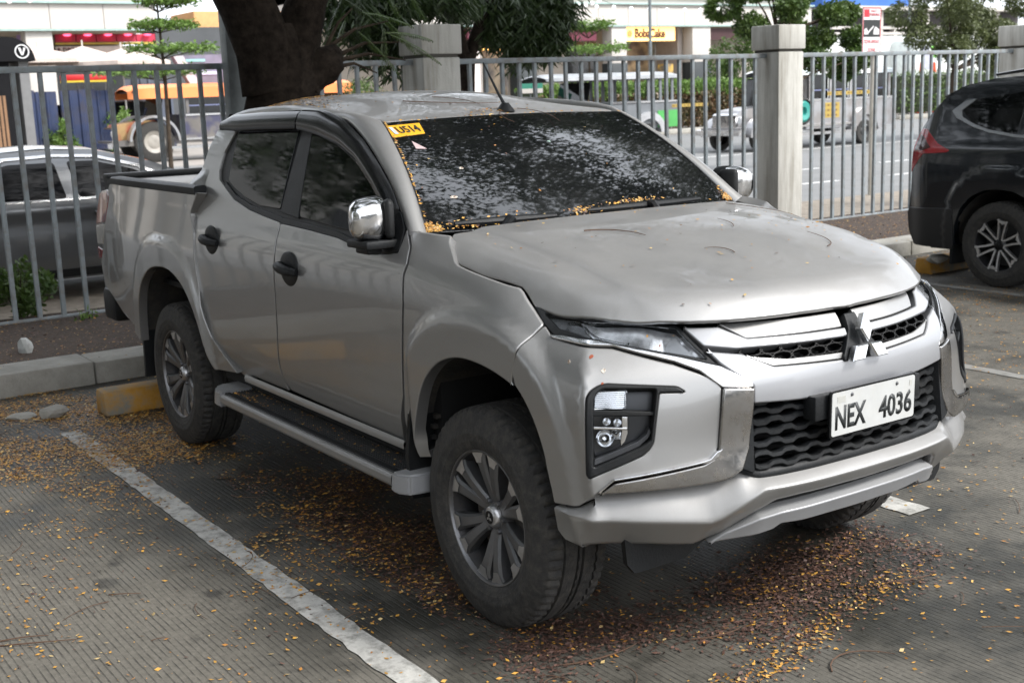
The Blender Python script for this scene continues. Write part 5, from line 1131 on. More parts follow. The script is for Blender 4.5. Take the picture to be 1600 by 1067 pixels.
# second, slimmer tree behind the fence with long hanging leaves
t2=empty('weeping_tree',(-8.6,4.6,0),'slim dark forked tree with long hanging leaves behind the middle pillar','tree')
mb=MB(); limb(mb,[(0,.02,0),(0,.02,1.2),(0,0,1.95),(0,.02,2.25)],[.13,.11,.095,.10],12,.006,5); limb(mb,[(0,0,2.1),(0,-.10,2.5),(0,-.15,2.9),(.1,-.5,3.8)],[.085,.08,.07,.04],10,.004,6); limb(mb,[(0,.02,2.1),(0,.16,2.45),(0,.34,2.8),(-.1,1.0,3.6)],[.075,.065,.055,.03],10,.004,7)
mb.build('trunk',BARK,t2,sharp=80)
g=np.random.default_rng(21); pts=[]; 
for X,ya,za,yb,zb in [(-7.6, 2.588, 2.844, 2.558, 2.567), (-7.6, 2.739, 2.846, 2.672, 2.458), (-7.6, 2.751, 2.847, 2.689, 2.443), (-7.6, 2.645, 2.845, 2.583, 2.495), (-7.6, 2.678, 2.845, 2.642, 2.392), (-7.6, 2.474, 2.842, 2.434, 2.574), (-7.6, 2.604, 2.844, 2.61, 2.432), (-7.6, 2.704, 2.846, 2.663, 2.386), (-7.6, 2.454, 2.842, 2.406, 2.408), (-7.6, 2.686, 2.846, 2.661, 2.582), (-7.6, 2.515, 2.843, 2.468, 2.524), (-7.6, 2.717, 2.846, 2.658, 2.344), (-7.6, 2.744, 2.847, 2.683, 2.496), (-7.6, 2.598, 2.844, 2.534, 2.482), (-7.8, 3.314, 2.873, 3.242, 2.26), (-7.8, 2.92, 2.867, 2.878, 2.144), (-7.8, 2.96, 2.868, 2.892, 2.469), (-7.8, 3.128, 2.87, 3.061, 2.468), (-7.8, 3.107, 2.87, 3.108, 2.333), (-7.8, 3.057, 2.869, 3.043, 2.465), (-7.8, 3.148, 2.871, 3.081, 2.257), (-7.8, 3.341, 2.874, 3.264, 2.277), (-7.8, 3.162, 2.871, 3.101, 2.394), (-7.8, 3.359, 2.874, 3.377, 2.453), (-7.8, 3.212, 2.872, 3.222, 2.406), (-7.8, 3.164, 2.871, 3.091, 2.355), (-7.8, 3.196, 2.871, 3.16, 2.189), (-7.8, 2.903, 2.867, 2.842, 2.158), (-7.8, 3.151, 2.871, 3.112, 2.34), (-7.8, 3.355, 2.874, 3.338, 2.494), (-7.8, 3.259, 2.873, 3.21, 2.327), (-7.8, 2.966, 2.868, 2.928, 2.372), (-7.8, 2.904, 2.867, 2.888, 2.461), (-7.8, 3.252, 2.872, 3.167, 2.186), (-7.8, 3.264, 2.873, 3.222, 2.215), (-7.8, 2.983, 2.868, 2.967, 2.332), (-7.8, 2.974, 2.868, 2.979, 2.342), (-7.8, 3.045, 2.869, 3.042, 2.354), (-7.8, 3.193, 2.871, 3.119, 2.162), (-7.8, 2.988, 2.868, 2.899, 2.112), (-7.9, 3.199, 2.757, 3.188, 1.979), (-7.9, 3.31, 2.758, 3.238, 2.299), (-7.9, 3.208, 2.757, 3.157, 2.11), (-7.9, 3.403, 2.759, 3.36, 2.27), (-7.9, 3.298, 2.758, 3.237, 2.29), (-7.9, 3.297, 2.758, 3.285, 2.297), (-7.9, 3.27, 2.758, 3.244, 2.055), (-7.9, 3.253, 2.757, 3.255, 2.262), (-7.9, 3.338, 2.758, 3.316, 2.013), (-7.9, 3.281, 2.758, 3.217, 2.304), (-8.0, 3.625, 2.928, 3.58, 2.661), (-8.0, 3.1, 2.918, 3.113, 2.746), (-8.0, 3.018, 2.917, 2.975, 2.694), (-8.0, 3.662, 2.928, 3.642, 2.763), (-8.0, 3.569, 2.927, 3.595, 2.682), (-8.0, 4.135, 2.937, 4.071, 2.581), (-8.0, 4.069, 2.936, 4.06, 2.688), (-8.0, 3.635, 2.928, 3.664, 2.787), (-8.0, 3.764, 2.93, 3.756, 2.736), (-8.0, 3.865, 2.932, 3.877, 2.781), (-8.0, 3.833, 2.931, 3.816, 2.694), (-8.0, 3.756, 2.93, 3.7, 2.668), (-8.0, 3.439, 2.924, 3.462, 2.748), (-8.0, 3.986, 2.934, 3.993, 2.665), (-8.0, 4.052, 2.935, 3.994, 2.671), (-8.0, 3.728, 2.929, 3.731, 2.712), (-8.0, 3.083, 2.918, 3.039, 2.662), (-8.0, 3.213, 2.92, 3.162, 2.718), (-8.0, 3.555, 2.926, 3.55, 2.794), (-8.0, 3.927, 2.933, 3.895, 2.628), (-8.0, 3.013, 2.917, 3.035, 2.666), (-8.0, 4.179, 2.937, 4.209, 2.618), (-8.0, 3.126, 2.919, 3.101, 2.744), (-8.0, 3.933, 2.933, 3.894, 2.755), (-8.0, 3.131, 2.919, 3.076, 2.59), (-8.0, 4.179, 2.937, 4.151, 2.639), (-8.0, 3.551, 2.926, 3.541, 2.718), (-8.0, 3.754, 2.93, 3.719, 2.745), (-8.0, 3.612, 2.927, 3.571, 2.703), (-8.0, 4.138, 2.937, 4.085, 2.783), (-8.0, 3.958, 2.934, 3.906, 2.748), (-8.0, 4.022, 2.935, 4.022, 2.756), (-8.0, 3.071, 2.918, 3.039, 2.729), (-8.0, 3.958, 2.934, 3.986, 2.628), (-8.0, 4.005, 2.934, 4.028, 2.615), (-8.0, 4.014, 2.935, 4.048, 2.757), (-8.0, 3.735, 2.93, 3.696, 2.662), (-8.0, 3.815, 2.931, 3.783, 2.621), (-8.0, 3.772, 2.93, 3.733, 2.721), (-8.0, 3.801, 2.931, 3.796, 2.669), (-8.0, 3.791, 2.931, 3.749, 2.699), (-8.0, 3.738, 2.93, 3.693, 2.673), (-8.0, 3.676, 2.929, 3.679, 2.652), (-8.0, 3.653, 2.928, 3.651, 2.71), (-8.0, 3.794, 2.931, 3.787, 2.635), (-8.0, 3.997, 2.934, 4.008, 2.735), (-8.5, 4.516, 2.954, 4.489, 2.748), (-8.5, 4.519, 2.955, 4.498, 2.603), (-8.5, 4.453, 2.953, 4.471, 2.663), (-8.5, 4.389, 2.952, 4.397, 2.702), (-8.5, 4.514, 2.954, 4.461, 2.749), (-8.5, 4.627, 2.956, 4.569, 2.726), (-8.5, 4.407, 2.953, 4.349, 2.61), (-8.5, 4.648, 2.957, 4.65, 2.685), (-8.7, 5.29, 2.985, 5.273, 2.582), (-8.7, 5.194, 2.983, 5.159, 2.534), (-8.7, 5.016, 2.98, 4.985, 2.565), (-8.7, 5.156, 2.983, 5.17, 2.427), (-8.7, 4.869, 2.978, 4.87, 2.622), (-8.7, 5.092, 2.981, 5.103, 2.39), (-8.7, 5.3, 2.985, 5.307, 2.533), (-8.7, 4.932, 2.979, 4.899, 2.39), (-8.7, 4.974, 2.98, 4.927, 2.366), (-8.7, 5.029, 2.98, 5.014, 2.437), (-8.7, 5.31, 2.985, 5.241, 2.564), (-8.7, 5.237, 2.984, 5.237, 2.596), (-8.7, 4.928, 2.979, 4.872, 2.439), (-8.7, 5.297, 2.985, 5.248, 2.558), (-8.7, 5.192, 2.983, 5.154, 2.329), (-8.7, 5.344, 2.986, 5.364, 2.374), (-8.7, 5.101, 2.982, 5.024, 2.344), (-8.7, 5.054, 2.981, 5.023, 2.406), (-8.7, 5.327, 2.985, 5.303, 2.302), (-8.7, 5.327, 2.985, 5.262, 2.504), (-8.7, 5.29, 2.985, 5.288, 2.284), (-8.7, 4.953, 2.979, 4.923, 2.301), (-8.7, 5.121, 2.982, 5.107, 2.284), (-8.7, 4.946, 2.979, 4.869, 2.329), (-8.7, 5.141, 2.982, 5.08, 2.335), (-8.7, 4.999, 2.98, 4.938, 2.525), (-8.8, 5.429, 2.996, 5.384, 2.211), (-8.8, 5.599, 2.999, 5.628, 2.478), (-8.8, 5.484, 2.997, 5.415, 2.285), (-8.8, 5.495, 2.997, 5.483, 2.303), (-8.8, 5.651, 2.999, 5.656, 2.204), (-8.8, 5.792, 3.002, 5.728, 2.354), (-8.8, 5.808, 3.002, 5.772, 2.388), (-8.8, 5.61, 2.999, 5.541, 2.184), (-8.8, 5.673, 3.0, 5.593, 2.141), (-8.8, 5.626, 2.999, 5.569, 2.27), (-8.8, 5.803, 3.002, 5.766, 2.487), (-8.8, 5.494, 2.997, 5.416, 2.302), (-8.8, 5.54, 2.998, 5.554, 2.418), (-8.8, 5.42, 2.996, 5.392, 2.449), (-8.8, 5.54, 2.998, 5.486, 2.429), (-8.8, 5.673, 3.0, 5.696, 2.357), (-8.8, 5.674, 3.0, 5.621, 2.158), (-8.8, 5.639, 2.999, 5.555, 2.223), (-8.8, 5.499, 2.997, 5.428, 2.486), (-8.8, 5.758, 3.001, 5.756, 2.361), (-8.8, 5.641, 2.999, 5.642, 2.465), (-8.8, 5.702, 3.0, 5.691, 2.147), (-8.8, 5.438, 2.996, 5.416, 2.309), (-8.8, 5.76, 3.001, 5.715, 2.25), (-8.8, 5.781, 3.002, 5.737, 2.304), (-8.8, 5.78, 3.002, 5.694, 2.135), (-8.8, 5.541, 2.998, 5.511, 2.389), (-8.8, 5.74, 3.001, 5.712, 2.218), (-8.8, 5.456, 2.996, 5.463, 2.195), (-8.8, 5.692, 3.0, 5.637, 2.398), (-8.8, 5.899, 3.003, 5.819, 2.196), (-8.8, 5.883, 3.003, 5.911, 2.405), (-8.8, 5.972, 3.005, 5.979, 2.278), (-8.8, 5.888, 3.003, 5.809, 2.337), (-8.8, 5.876, 3.003, 5.895, 2.189), (-8.8, 6.088, 3.007, 6.122, 2.408), (-8.8, 5.743, 3.001, 5.698, 2.454), (-8.8, 5.776, 3.001, 5.76, 2.401), (-8.8, 5.958, 3.004, 5.922, 2.38), (-8.8, 6.093, 3.007, 6.029, 2.212), (-8.8, 5.927, 3.004, 5.923, 2.416), (-8.8, 6.009, 3.005, 6.031, 2.4), (-8.8, 5.907, 3.004, 5.898, 2.326), (-8.8, 6.011, 3.005, 6.004, 2.369), (-8.8, 5.985, 3.005, 5.991, 2.328), (-8.8, 5.951, 3.004, 5.94, 2.325), (-8.8, 5.765, 3.001, 5.724, 2.245), (-8.8, 6.001, 3.005, 5.927, 2.325), (-8.8, 5.95, 3.004, 5.931, 2.414), (-8.8, 5.972, 3.005, 5.968, 2.308), (-8.8, 6.082, 3.006, 6.071, 2.451), (-8.8, 5.837, 3.002, 5.838, 2.434), (-8.8, 6.091, 3.007, 6.087, 2.244), (-8.8, 5.794, 3.002, 5.709, 2.219), (-8.8, 5.921, 3.004, 5.888, 2.314), (-8.8, 6.017, 3.005, 5.975, 2.243), (-8.8, 5.923, 3.004, 5.962, 2.596), (-8.8, 5.974, 3.005, 5.955, 2.555), (-8.8, 5.977, 3.005, 5.982, 2.549), (-8.8, 6.186, 3.008, 6.143, 2.574), (-8.8, 6.07, 3.006, 6.095, 2.735), (-8.8, 6.005, 3.005, 5.984, 2.57), (-8.8, 6.018, 3.005, 5.955, 2.703), (-8.8, 6.143, 3.007, 6.174, 2.623), (-8.8, 5.896, 3.003, 5.91, 2.558), (-8.8, 5.964, 3.005, 5.95, 2.685), (-8.8, 5.888, 3.003, 5.903, 2.714), (-8.8, 5.899, 3.003, 5.934, 2.728), (-9.0, 5.978, 3.022, 6.003, 2.736), (-9.0, 5.619, 3.016, 5.568, 2.549), (-9.0, 6.181, 3.026, 6.195, 2.637), (-9.0, 5.771, 3.019, 5.741, 2.547), (-9.0, 5.525, 3.015, 5.476, 2.554), (-9.0, 5.511, 3.015, 5.544, 2.542), (-9.0, 5.447, 3.014, 5.376, 2.594), (-9.0, 5.402, 3.013, 5.383, 2.593), (-9.0, 6.024, 3.023, 5.996, 2.615), (-9.0, 6.03, 3.023, 5.976, 2.701), (-9.0, 6.025, 3.023, 5.987, 2.458), (-9.0, 5.357, 3.012, 5.297, 2.687), (-9.0, 5.703, 3.018, 5.677, 2.746), (-9.0, 5.688, 3.018, 5.708, 2.456), (-9.0, 5.853, 3.02, 5.809, 2.6), (-9.0, 5.423, 3.013, 5.353, 2.515), (-9.0, 5.522, 3.015, 5.463, 2.505), (-9.0, 5.392, 3.013, 5.352, 2.772), (-9.0, 6.104, 3.024, 6.115, 2.765), (-9.0, 5.346, 3.012, 5.38, 2.781), (-9.0, 5.936, 3.022, 5.941, 2.598), (-9.0, 5.717, 3.018, 5.695, 2.722), (-9.0, 5.872, 3.021, 5.818, 2.643), (-9.0, 5.516, 3.015, 5.478, 2.476), (-9.0, 5.799, 3.019, 5.797, 2.574), (-9.0, 5.283, 3.011, 5.289, 2.483), (-8.8, 5.488, 2.854, 5.456, 2.03), (-8.8, 5.51, 2.854, 5.456, 2.169), (-8.8, 5.444, 2.853, 5.362, 2.156), (-8.8, 5.417, 2.853, 5.331, 2.123), (-8.8, 5.736, 2.856, 5.706, 2.139), (-8.8, 5.867, 2.858, 5.79, 2.148), (-8.8, 5.77, 2.857, 5.777, 2.156)]:
    n=int(40+80*abs(za-zb)); t=g.uniform(0,1,n)**.8; pts.append(np.stack([X+8.6+g.normal(0,.16,n),ya+(yb-ya)*t-4.6+g.normal(0,.05,n),za+(zb-za)*t+g.normal(0,.02,n)],1))
P_=np.concatenate(pts); leaves('hanging_leaves',P_,.17,.026,LEAFD,t2,.75,22,kind='stuff')
cent=np.stack([g.uniform(-1.6,1.6,46),g.uniform(-2.4,2.6,46),g.uniform(3.4,5.6,46)],1); leaves('crown',clumps(cent,[(.6,.6,.4)]*46,150,g),.15,.03,LEAFD,t2,.6,23,kind='stuff')
# ---- shrubs, hedges
def shrub(name,x,y,h,r_,n,mt,label,cat,L_=.05,W_=.025,seed=1,group=None):
    o=empty(name,(x,y,0),label,cat,group); g=np.random.default_rng(seed)
    mb=MB()
    for k in range(7):
        a=g.uniform(0,6.28); q=g.uniform(.3,.9)*r_; mb.tube([(0,0,.05),(math.cos(a)*q*.5,math.sin(a)*q*.5,h*.5),(math.cos(a)*q,math.sin(a)*q,h*g.uniform(.7,1))],[.012,.008,.003],5)
    mb.build('stem',BARK2,o)
    c=np.stack([g.uniform(-r_,r_,14),g.uniform(-r_,r_,14),g.uniform(.2*h,h,14)],1); leaves('foliage',clumps(c,[(r_*.4,r_*.4,h*.2)]*14,n//14,g),L_,W_,mt,o,.0,seed,kind='stuff'); return o
shrub('shrub',-7.55,-0.661,.50,.24,1900,LEAFM,'green leafy shrub growing behind the fence at the left edge','shrub',.06,.03,31)
shrub('seedling',-6.9,-0.300,.16,.10,90,LEAFL,'small green weeds at the foot of the fence behind the pickup bed','weed',.05,.02,32)
def hedge(x0,x1,y0,y1,z0,z1,label,n,seed,ruddy=True):
    o=empty('hedge',((x0+x1)/2,(y0+y1)/2,0),label,'hedge','clipped hedges across the road'); g=np.random.default_rng(seed)
    dx=(x1-x0)/2; dy=(y1-y0)/2
    core=MB(); core.box(-dx*.85,dx*.85,-dy,dy,z0,z1-.12,.05); core.build('hedge_core',mat('hedge_dark',(.018,.024,.01),.95,0,.4,3),o)
    m=int(n*.6); P_=np.stack([dx+g.normal(0,.07,m),g.uniform(-dy,dy,m),g.uniform(z0,z1-.35,m)],1); P_[:,0]+=.08*np.sin(P_[:,1]*3)+.06*np.sin(P_[:,1]*7+P_[:,2]*5)
    leaves('side_foliage',P_,.15,.09,LEAFB if ruddy else LEAFM,o,.2,seed,kind='stuff')
    m=int(n*.7); P_=np.stack([g.uniform(-dx,dx,m)+.05,g.uniform(-dy,dy,m),z1-.12+.10*np.sin(g.uniform(0,6,m))+g.normal(0,.05,m)],1); P_[:,2]+=.05*np.sin(P_[:,1]*2.1)
    m2=m//3; P_[:m2,0]=dx+g.normal(0,.06,m2); P_[:m2,2]=g.uniform(z1-.5,z1,m2)
    leaves('top_foliage',P_,.16,.07,LEAFL if ruddy else LEAFM,o,-.3,seed+1,kind='stuff')
    kb=MB(); kb.box(dx+.2,dx+.45,-dy-.5,dy+.5,0,.2,.03); kb.build('hedge_kerb',CONC,o); kb=MB(); kb.box(-dx,dx+.2,-dy,dy,0,.17); kb.build('hedge_bed',MATS['soil'],o)
hedge(-35.8,-34.2,24,35.040,.25,2.008,'long clipped hedge, green above and reddish below, left of the right concrete pillar',9000,41)
hedge(-35.8,-34.2,44.332,78,.25,2.065,'dark green hedge seen above the dark suv at right',7000,45,False)
# ---- road trees
def rtree(name,x,y,label,trunk,cent,rad,per,L_,W_,mt,seed,group=None,thick=.12,droop=.1,flat=0.,drp=None,cm=None):
    o=empty(name,(x,y,0),label,'tree',group); g=np.random.default_rng(seed)
    mb=MB(); limb(mb,trunk,[thick,thick*.8,thick*.6,thick*.3],10,thick*.06,seed)
    mb.build('trunk',BARK2,o,sharp=80)
    for c in cent[::2]:
        mb=MB(); b=trunk[-2] if c[2]>trunk[-2][2] else trunk[-3]; mb.tube([b,tuple((np.array(b)+np.array(c))/2+np.array([0,0,.08])),c],[thick*.35,thick*.2,.012],5); mb.build('branch',BARK2,o)
    leaves('crown',clumps(cent,rad,per,g),L_,W_,mt,o,droop,seed,flat=flat,kind='stuff'); return o
def cl(X,px,py): return (X,)+(px,py)
X=-15.
y0=(16.514,2.319)[0]
C_=[(0,(15.092,3.330)),(0,(15.626,2.960)),(0,(15.357,3.640)),(0,(16.262,3.276)),(0,(16.923,2.896)),(0,(16.820,3.535)),(0,(17.595,3.156)),(0,(17.901,2.697)),(0,(18.390,3.225)),(0,(18.505,2.694)),(0,(18.312,2.268)),(0,(17.274,2.570)),(0,(17.416,2.241)),(0,(17.878,3.743)),(0,(16.259,3.717)),(0,(18.419,2.051))]
cc=[(((i*37)%7-3)*.12,c[1][0]-y0,c[1][1]) for i,c in enumerate(C_)]+[(.3,-1,4.6),(-.4,.3,4.9),(.2,1.2,4.5),(0,-.2,5.3)]
rtree('street_tree',X,y0,'leafy street tree whose crown spreads above the right concrete pillar',[(0,-.35,0),(0,-.35,1.6),(0,-.2,2.6),(0,.05,3.8)],cc,[(.38,.34,.25)]*len(cc),1300,.10,.055,LEAFM,51,thick=.10)
X=-20.
y0=(28.855,2.182)[0]
C_=[(27.466,3.633),(27.638,3.011),(28.532,2.644),(28.329,3.728),(29.366,3.826),(29.571,2.910),(30.682,2.529),(30.772,3.558),(31.944,2.897),(31.868,3.941),(30.072,2.256),(31.496,2.329),(29.095,3.278),(30.332,3.092),(32.316,2.318),(28.007,4.348),(30.250,4.384),(33.573,3.473)]
cc=[(((i*37)%7-3)*.2,c[0]-y0,c[1]) for i,c in enumerate(C_)]+[(.3,-1,4.8),(-.4,.6,5.2),(.2,1.6,5),(0,.3,5.8)]
rtree('street_tree',X,y0,'hazy olive green street tree behind the fence above the dark suv',[(0,.0,0),(0,0,1.2),(0,.05,2.0),(0,.3,3.4)],cc,[(.6,.55,.42)]*len(cc),1200,.15,.05,LEAFO,52,thick=.14,droop=.5)
# layered umbrella trees
def layered(x,y,label,layers,seed,h):
    o=empty('layered_tree',(x,y,0),label,'tree','thin trees with flat tiers of foliage in front of the shops'); g=np.random.default_rng(seed)
    mb=MB(); mb.tube([(0,0,0),(0,.05,h*.5),(0,0,h)],[.07,.05,.02],8); mb.build('trunk',BARK2,o); P_=[]
    for (c,ry,up) in layers:
        for k in range(7):
            a=k*.9+seed; mb=MB(); q=(math.cos(a)*ry*.7,c[0]-y+math.sin(a)*ry*.9,c[1]+up*abs(math.sin(a))); mb.tube([(0,0,c[1]-.25),q],[.018,.006],4); mb.build('branch',BARK2,o)
        n=900; d=g.uniform(0,1,n)**.6; a=g.uniform(0,6.28,n); P_.append(np.stack([d*np.cos(a)*ry*.8,c[0]-y+d*np.sin(a)*ry,c[1]+up*d+g.normal(0,.06,n)],1))
    leaves('foliage',np.concatenate(P_),.15,.08,LEAFL,o,.0,seed,flat=.6,kind='stuff'); return o
X=-30.
layered(X,8.591,'thin layered tree in front of the grey wall left of the steel post',[((8.724,3.965),.95,-.05),((8.889,3.280),1.25,.05),((8.259,2.720),1.5,.0),((8.896,4.496),.9,.1),((8.907,4.991),.7,.0)],61,4.9)
layered(X,23.099,'thin layered tree in front of the maroon shop sign',[((23.132,3.750),.9,.25),((23.247,3.087),1.35,.12)],62,3.4)
shrub('planter_bush',-36,35.296,4.032,1.0,5000,LEAFM,'bush standing behind the hedge beside the right shop column','bush',.16,.09,33)
shrub('planter_bush',-42.5,9.116,1.3,.4,900,LEAFL,'yellow green bush between the two blue metal sheets','bush',.16,.07,34)
shrub('planter_bush',-43,11.547,1.6,.6,900,LEAFL,'yellow green bush right of the blue metal sheets','bush',.16,.07,35)
shrub('planter_bush',-36,18.390,2.3,1.2,3000,LEAFM,'bush behind the fence left of the middle pillar','bush',.16,.07,36)
# ---- left mall wing
WALLW=mat('cladding_cream',(.47,.445,.41),.6,0,.05,.4,dirt=(.45,.42,.38),dirts=.5,dirta=.35)
TEAL=mat('coping_teal',(.30,.42,.39),.5); SOF=mat('soffit',(.36,.32,.25),.8,0,.05); DKW=mat('dark_shopfront',(.02,.022,.024),.25,0,.2,1.,coat=.4); BLKB=mat('column_base_black',(.02,.026,.028),.4)
SHOPG=mat('shop_glass',(.10,.11,.11),.08,0,.3,.8,spec=.6)
def building(name,x,y0,y1,zf0,zf1,label,pw,top=3.,cols=()):
    o=empty(name,(x,(y0+y1)/2,0),label,'building'); oy=(y0+y1)/2
    mb=MB(); mb.box(-14,-.12,y0-oy,y1-oy,zf0,zf1+top); mb.build('upper_body',WALLW,o)
    n=max(1,int(round((y1-y0)/pw))); d=(y1-y0)/n; pm=MB(); pm.box(-.12,0,-d/2+.012,d/2-.012,zf0+.01,zf1,.008); me=mesh('cladding_panel',pm.V,pm.F); me.materials.append(WALLW)
    for k in range(n): q=link('cladding_panel',me,None,o); q.location=(0,y0-oy+d*(k+.5),0)
    mb=MB(); mb.box(-.25,.18,y0-oy-.1,y1-oy+.1,zf1,zf1+.09); mb.build('coping',TEAL,o)
    mb=MB(); mb.box(-.13,.03,y0-oy,y1-oy,zf0-.07,zf0); mb.build('fascia_drip',TEAL,o)
    mb=MB(); mb.box(-14,.18,y0-oy,y1-oy,zf1+.5,zf1+top,.02); mb.build('parapet',mat('parapet_pale',(.5,.5,.5),.7),o)
    mb=MB(); mb.box(-14,-.13,y0-oy,y1-oy,zf0-.05,zf0-.001); mb.build('soffit',SOF,o)
    mb=MB(); mb.box(-14,-5.2,y0-oy,y1-oy,0,zf0-.05); mb.build('back_wall',mat('arcade_wall',(.40,.36,.31),.8,0,.1,.5),o)
    mb=MB(); mb.box(-13,-4.9,y0-oy,y1-oy,0,.06); mb.build('arcade_floor',CONC,o)
    return o,oy
zf0,zf1=5.339,6.451
ml,oy=building('mall_wing',-55,-45,17.176,zf0,zf1,'cream clad shopping building with teal coping at upper left, arcade with pink lit band below',2.42)
def colm(o,oy,xx,ya,yb,z1,base=0,m_=WALLW):
    mb=MB(); mb.box(xx-.9,xx,ya-oy,yb-oy,base,z1,.01); mb.build('column',m_,o)
    if base: 
        mb=MB(); mb.box(xx-.93,xx+.03,ya-oy-.03,yb-oy+.03,0,base,.01); mb.build('column_base',BLKB,o)
colm(ml,oy,-.2,11.313,12.469,zf0-.05)
for k in range(1,6): colm(ml,oy,-.2,11.313-k*7.5,12.469-k*7.5,zf0-.05)
mb=MB(); mb.lathe([(.28,0),(.28,5.2)],16,'z',(-2.0,11.641-oy,0)); mb.build('round_column',mat('column_lilac',(.30,.22,.42),.6),ml)
PINK2=mat('lit_band_red',(.40,.015,.05),.5); LIT=mat('lit_pink',(.95,.12,.25),.5,emit=1.3)
ya,yb=13.327,18.128; za,zb=4.923,5.281
n=5; d=(yb-ya)/n
for k in range(n):
    mb=MB(); mb.box(-3.2,-3.0,ya+d*k-oy+.02,ya+d*(k+1)-oy-.02,za,zb); mb.build('sign_band',PINK2,ml)
    mb=MB(); mb.lathe([(.001,-.10),(.14,-.08),(.20,-.02),(.001,.0)],14,'z',(-2.85,ya+d*(k+.55)-oy,zb-.0)); mb.build('downlight',LIT,ml)
mb=MB(); mb.box(-3.25,-2.98,ya-oy,yb-oy,4.803,za-.02); mb.build('yellow_band',mat('band_yellow',(.45,.36,.06),.6),ml)
mb=MB(); mb.box(-3.2,-3.02,13.324-oy,17.975-oy,4.285,4.728); mb.build('shop_sign',mat('sign_cream',(.62,.56,.50),.6),ml)
Mt2=frame((-58+55+.0,(14.032)-oy,4.521),(0,1,0),(0,0,1))
Mt2.translation.x=-3.0
fit_text('& DRINKS',(13.382-14.032),(14.629-14.032),.30,0,Mt2,mat('sign_brown',(.12,.03,.03),.6),ml,ext=.02,name='shop_sign_lettering',bold=.01)
mb=MB(); mb.box(-3.4,-3.1,13.172-oy,17.984-oy,0,4.226); mb.build('shopfront',DKW,ml)
o=empty('juice_counter',(-50,12.209,0),'red and yellow fronted food counter under the cream parasols','counter')
yy0=12.209; mb=MB(); mb.box(-.5,.1,11.354-yy0,13.108-yy0,2.970,3.203,.02); mb.build('awning_front',mat('counter_red',(.45,.012,.015),.5),o)
mb=MB(); mb.box(-.5,.12,11.354-yy0,13.108-yy0,2.892,2.965); mb.build('yellow_strip',mat('counter_yellow',(.55,.42,.03),.5),o)
mb=MB(); mb.box(-1.2,-.3,11.354-yy0+.1,13.108-yy0-.1,.0,1.1); mb.build('counter_body',mat('counter_brown',(.14,.10,.07),.7,0,.3,2),o)
for k in (0,1,2,3):
    mb=MB(); q=11.354-yy0+k*((13.108)-(11.354))/3; mb.box(-.05,.05,q-.04,q+.04,1.0,2.892); mb.build('counter_post',DKW,o)
# parasols
def parasol(x,y,zr,r_,label):
    o=empty('parasol',(x,y,0),label,'parasol','cream parasols in front of the left shops'); n=8; V=[(0,0,zr+.48)]; F=[]
    for k in range(n): a=2*math.pi*(k+.5)/n; V.append((r_*math.cos(a),r_*math.sin(a),zr))
    for k in range(n): F.append((0,1+k,1+(k+1)%n))
    for k in range(n): V.append((V[1+k][0],V[1+k][1],zr-.14))
    for k in range(n): F.append((1+k,9+k,9+(k+1)%n,1+(k+1)%n))
    MB().add(V,F).build('canopy',mat('parasol_cream',(.50,.42,.37),.85),o,smooth=False); mb=MB(); mb.tube([(0,0,0),(0,0,zr+.7)],.03,8); mb.build('pole',WALLW,o)
parasol(-46,9.447,3.649,2.2,'cream parasol just right of the black curved kiosk')
parasol(-44,11.947,3.482,1.75,'cream parasol in front of the red and yellow counter')
parasol(-47,11.391,3.734,1.5,'small cream parasol between the other two')
# black kiosk
yk=6.516; o=empty('kiosk',(-37,yk,0),'black kiosk with a curved awning and a round white V badge at the left edge','kiosk')
y1=7.080-yk; zt=4.022; zb_=3.300
prof=[(-3,zt)]+[((6.300-yk)+(y1-(6.300-yk))*math.sin(a),zb_+(zt-zb_)*math.cos(a)) for a in np.linspace(0,math.pi/2,12)]+[(-3,zb_)]
mb=MB(); mb.prism([(p[0],p[1]) for p in prof],-1.5,0,Matrix(((0,0,1,0),(1,0,0,0),(0,1,0,0),(0,0,0,1)))); mb.build('awning',mat('kiosk_black',(.010,.010,.011),.8,spec=.1),o,sharp=30)
mb=MB(); mb.box(-2.4,-.3,-3,6.360-yk,0,zb_); mb.build('body',MATS['kiosk_black'],o)
mb=MB(); mb.box(-2.4,-.3,6.641-yk,6.923-yk,0,zb_); mb.build('side_panel',mat('kiosk_grey',(.15,.15,.15),.5),o)
bc=((6.703)-yk,3.584); br_=.21
mb=MB(); 
rings=[(br_,.0),(br_,.03),(br_*.86,.03),(br_*.86,.0)]
V=[];F=[]
for rr_,h in rings:
    for k in range(32): a=2*math.pi*k/32; V.append((h,bc[0]+rr_*math.cos(a),bc[1]+rr_*math.sin(a)))
for i in range(3):
    for k in range(32): F.append((i*32+k,i*32+(k+1)%32,(i+1)*32+(k+1)%32,(i+1)*32+k))
mb.add(V,F); mb.build('badge_ring',mat('sign_white',(.7,.7,.7),.5),o)
mb=MB()
for q in ([(-.62,.62),(-.22,.62),(.08,-.62),(-.12,-.62)],[(.12,-.62),(-.02,-.62),(.30,.62),(.62,.62)]): mb.prism([(bc[0]+a*br_*.85,bc[1]+b*br_*.85) for a,b in q],.005,.03,Matrix(((0,0,1,0),(1,0,0,0),(0,1,0,0),(0,0,0,1))))
mb.build('badge_letter',MATS['sign_white'],o,smooth=False)
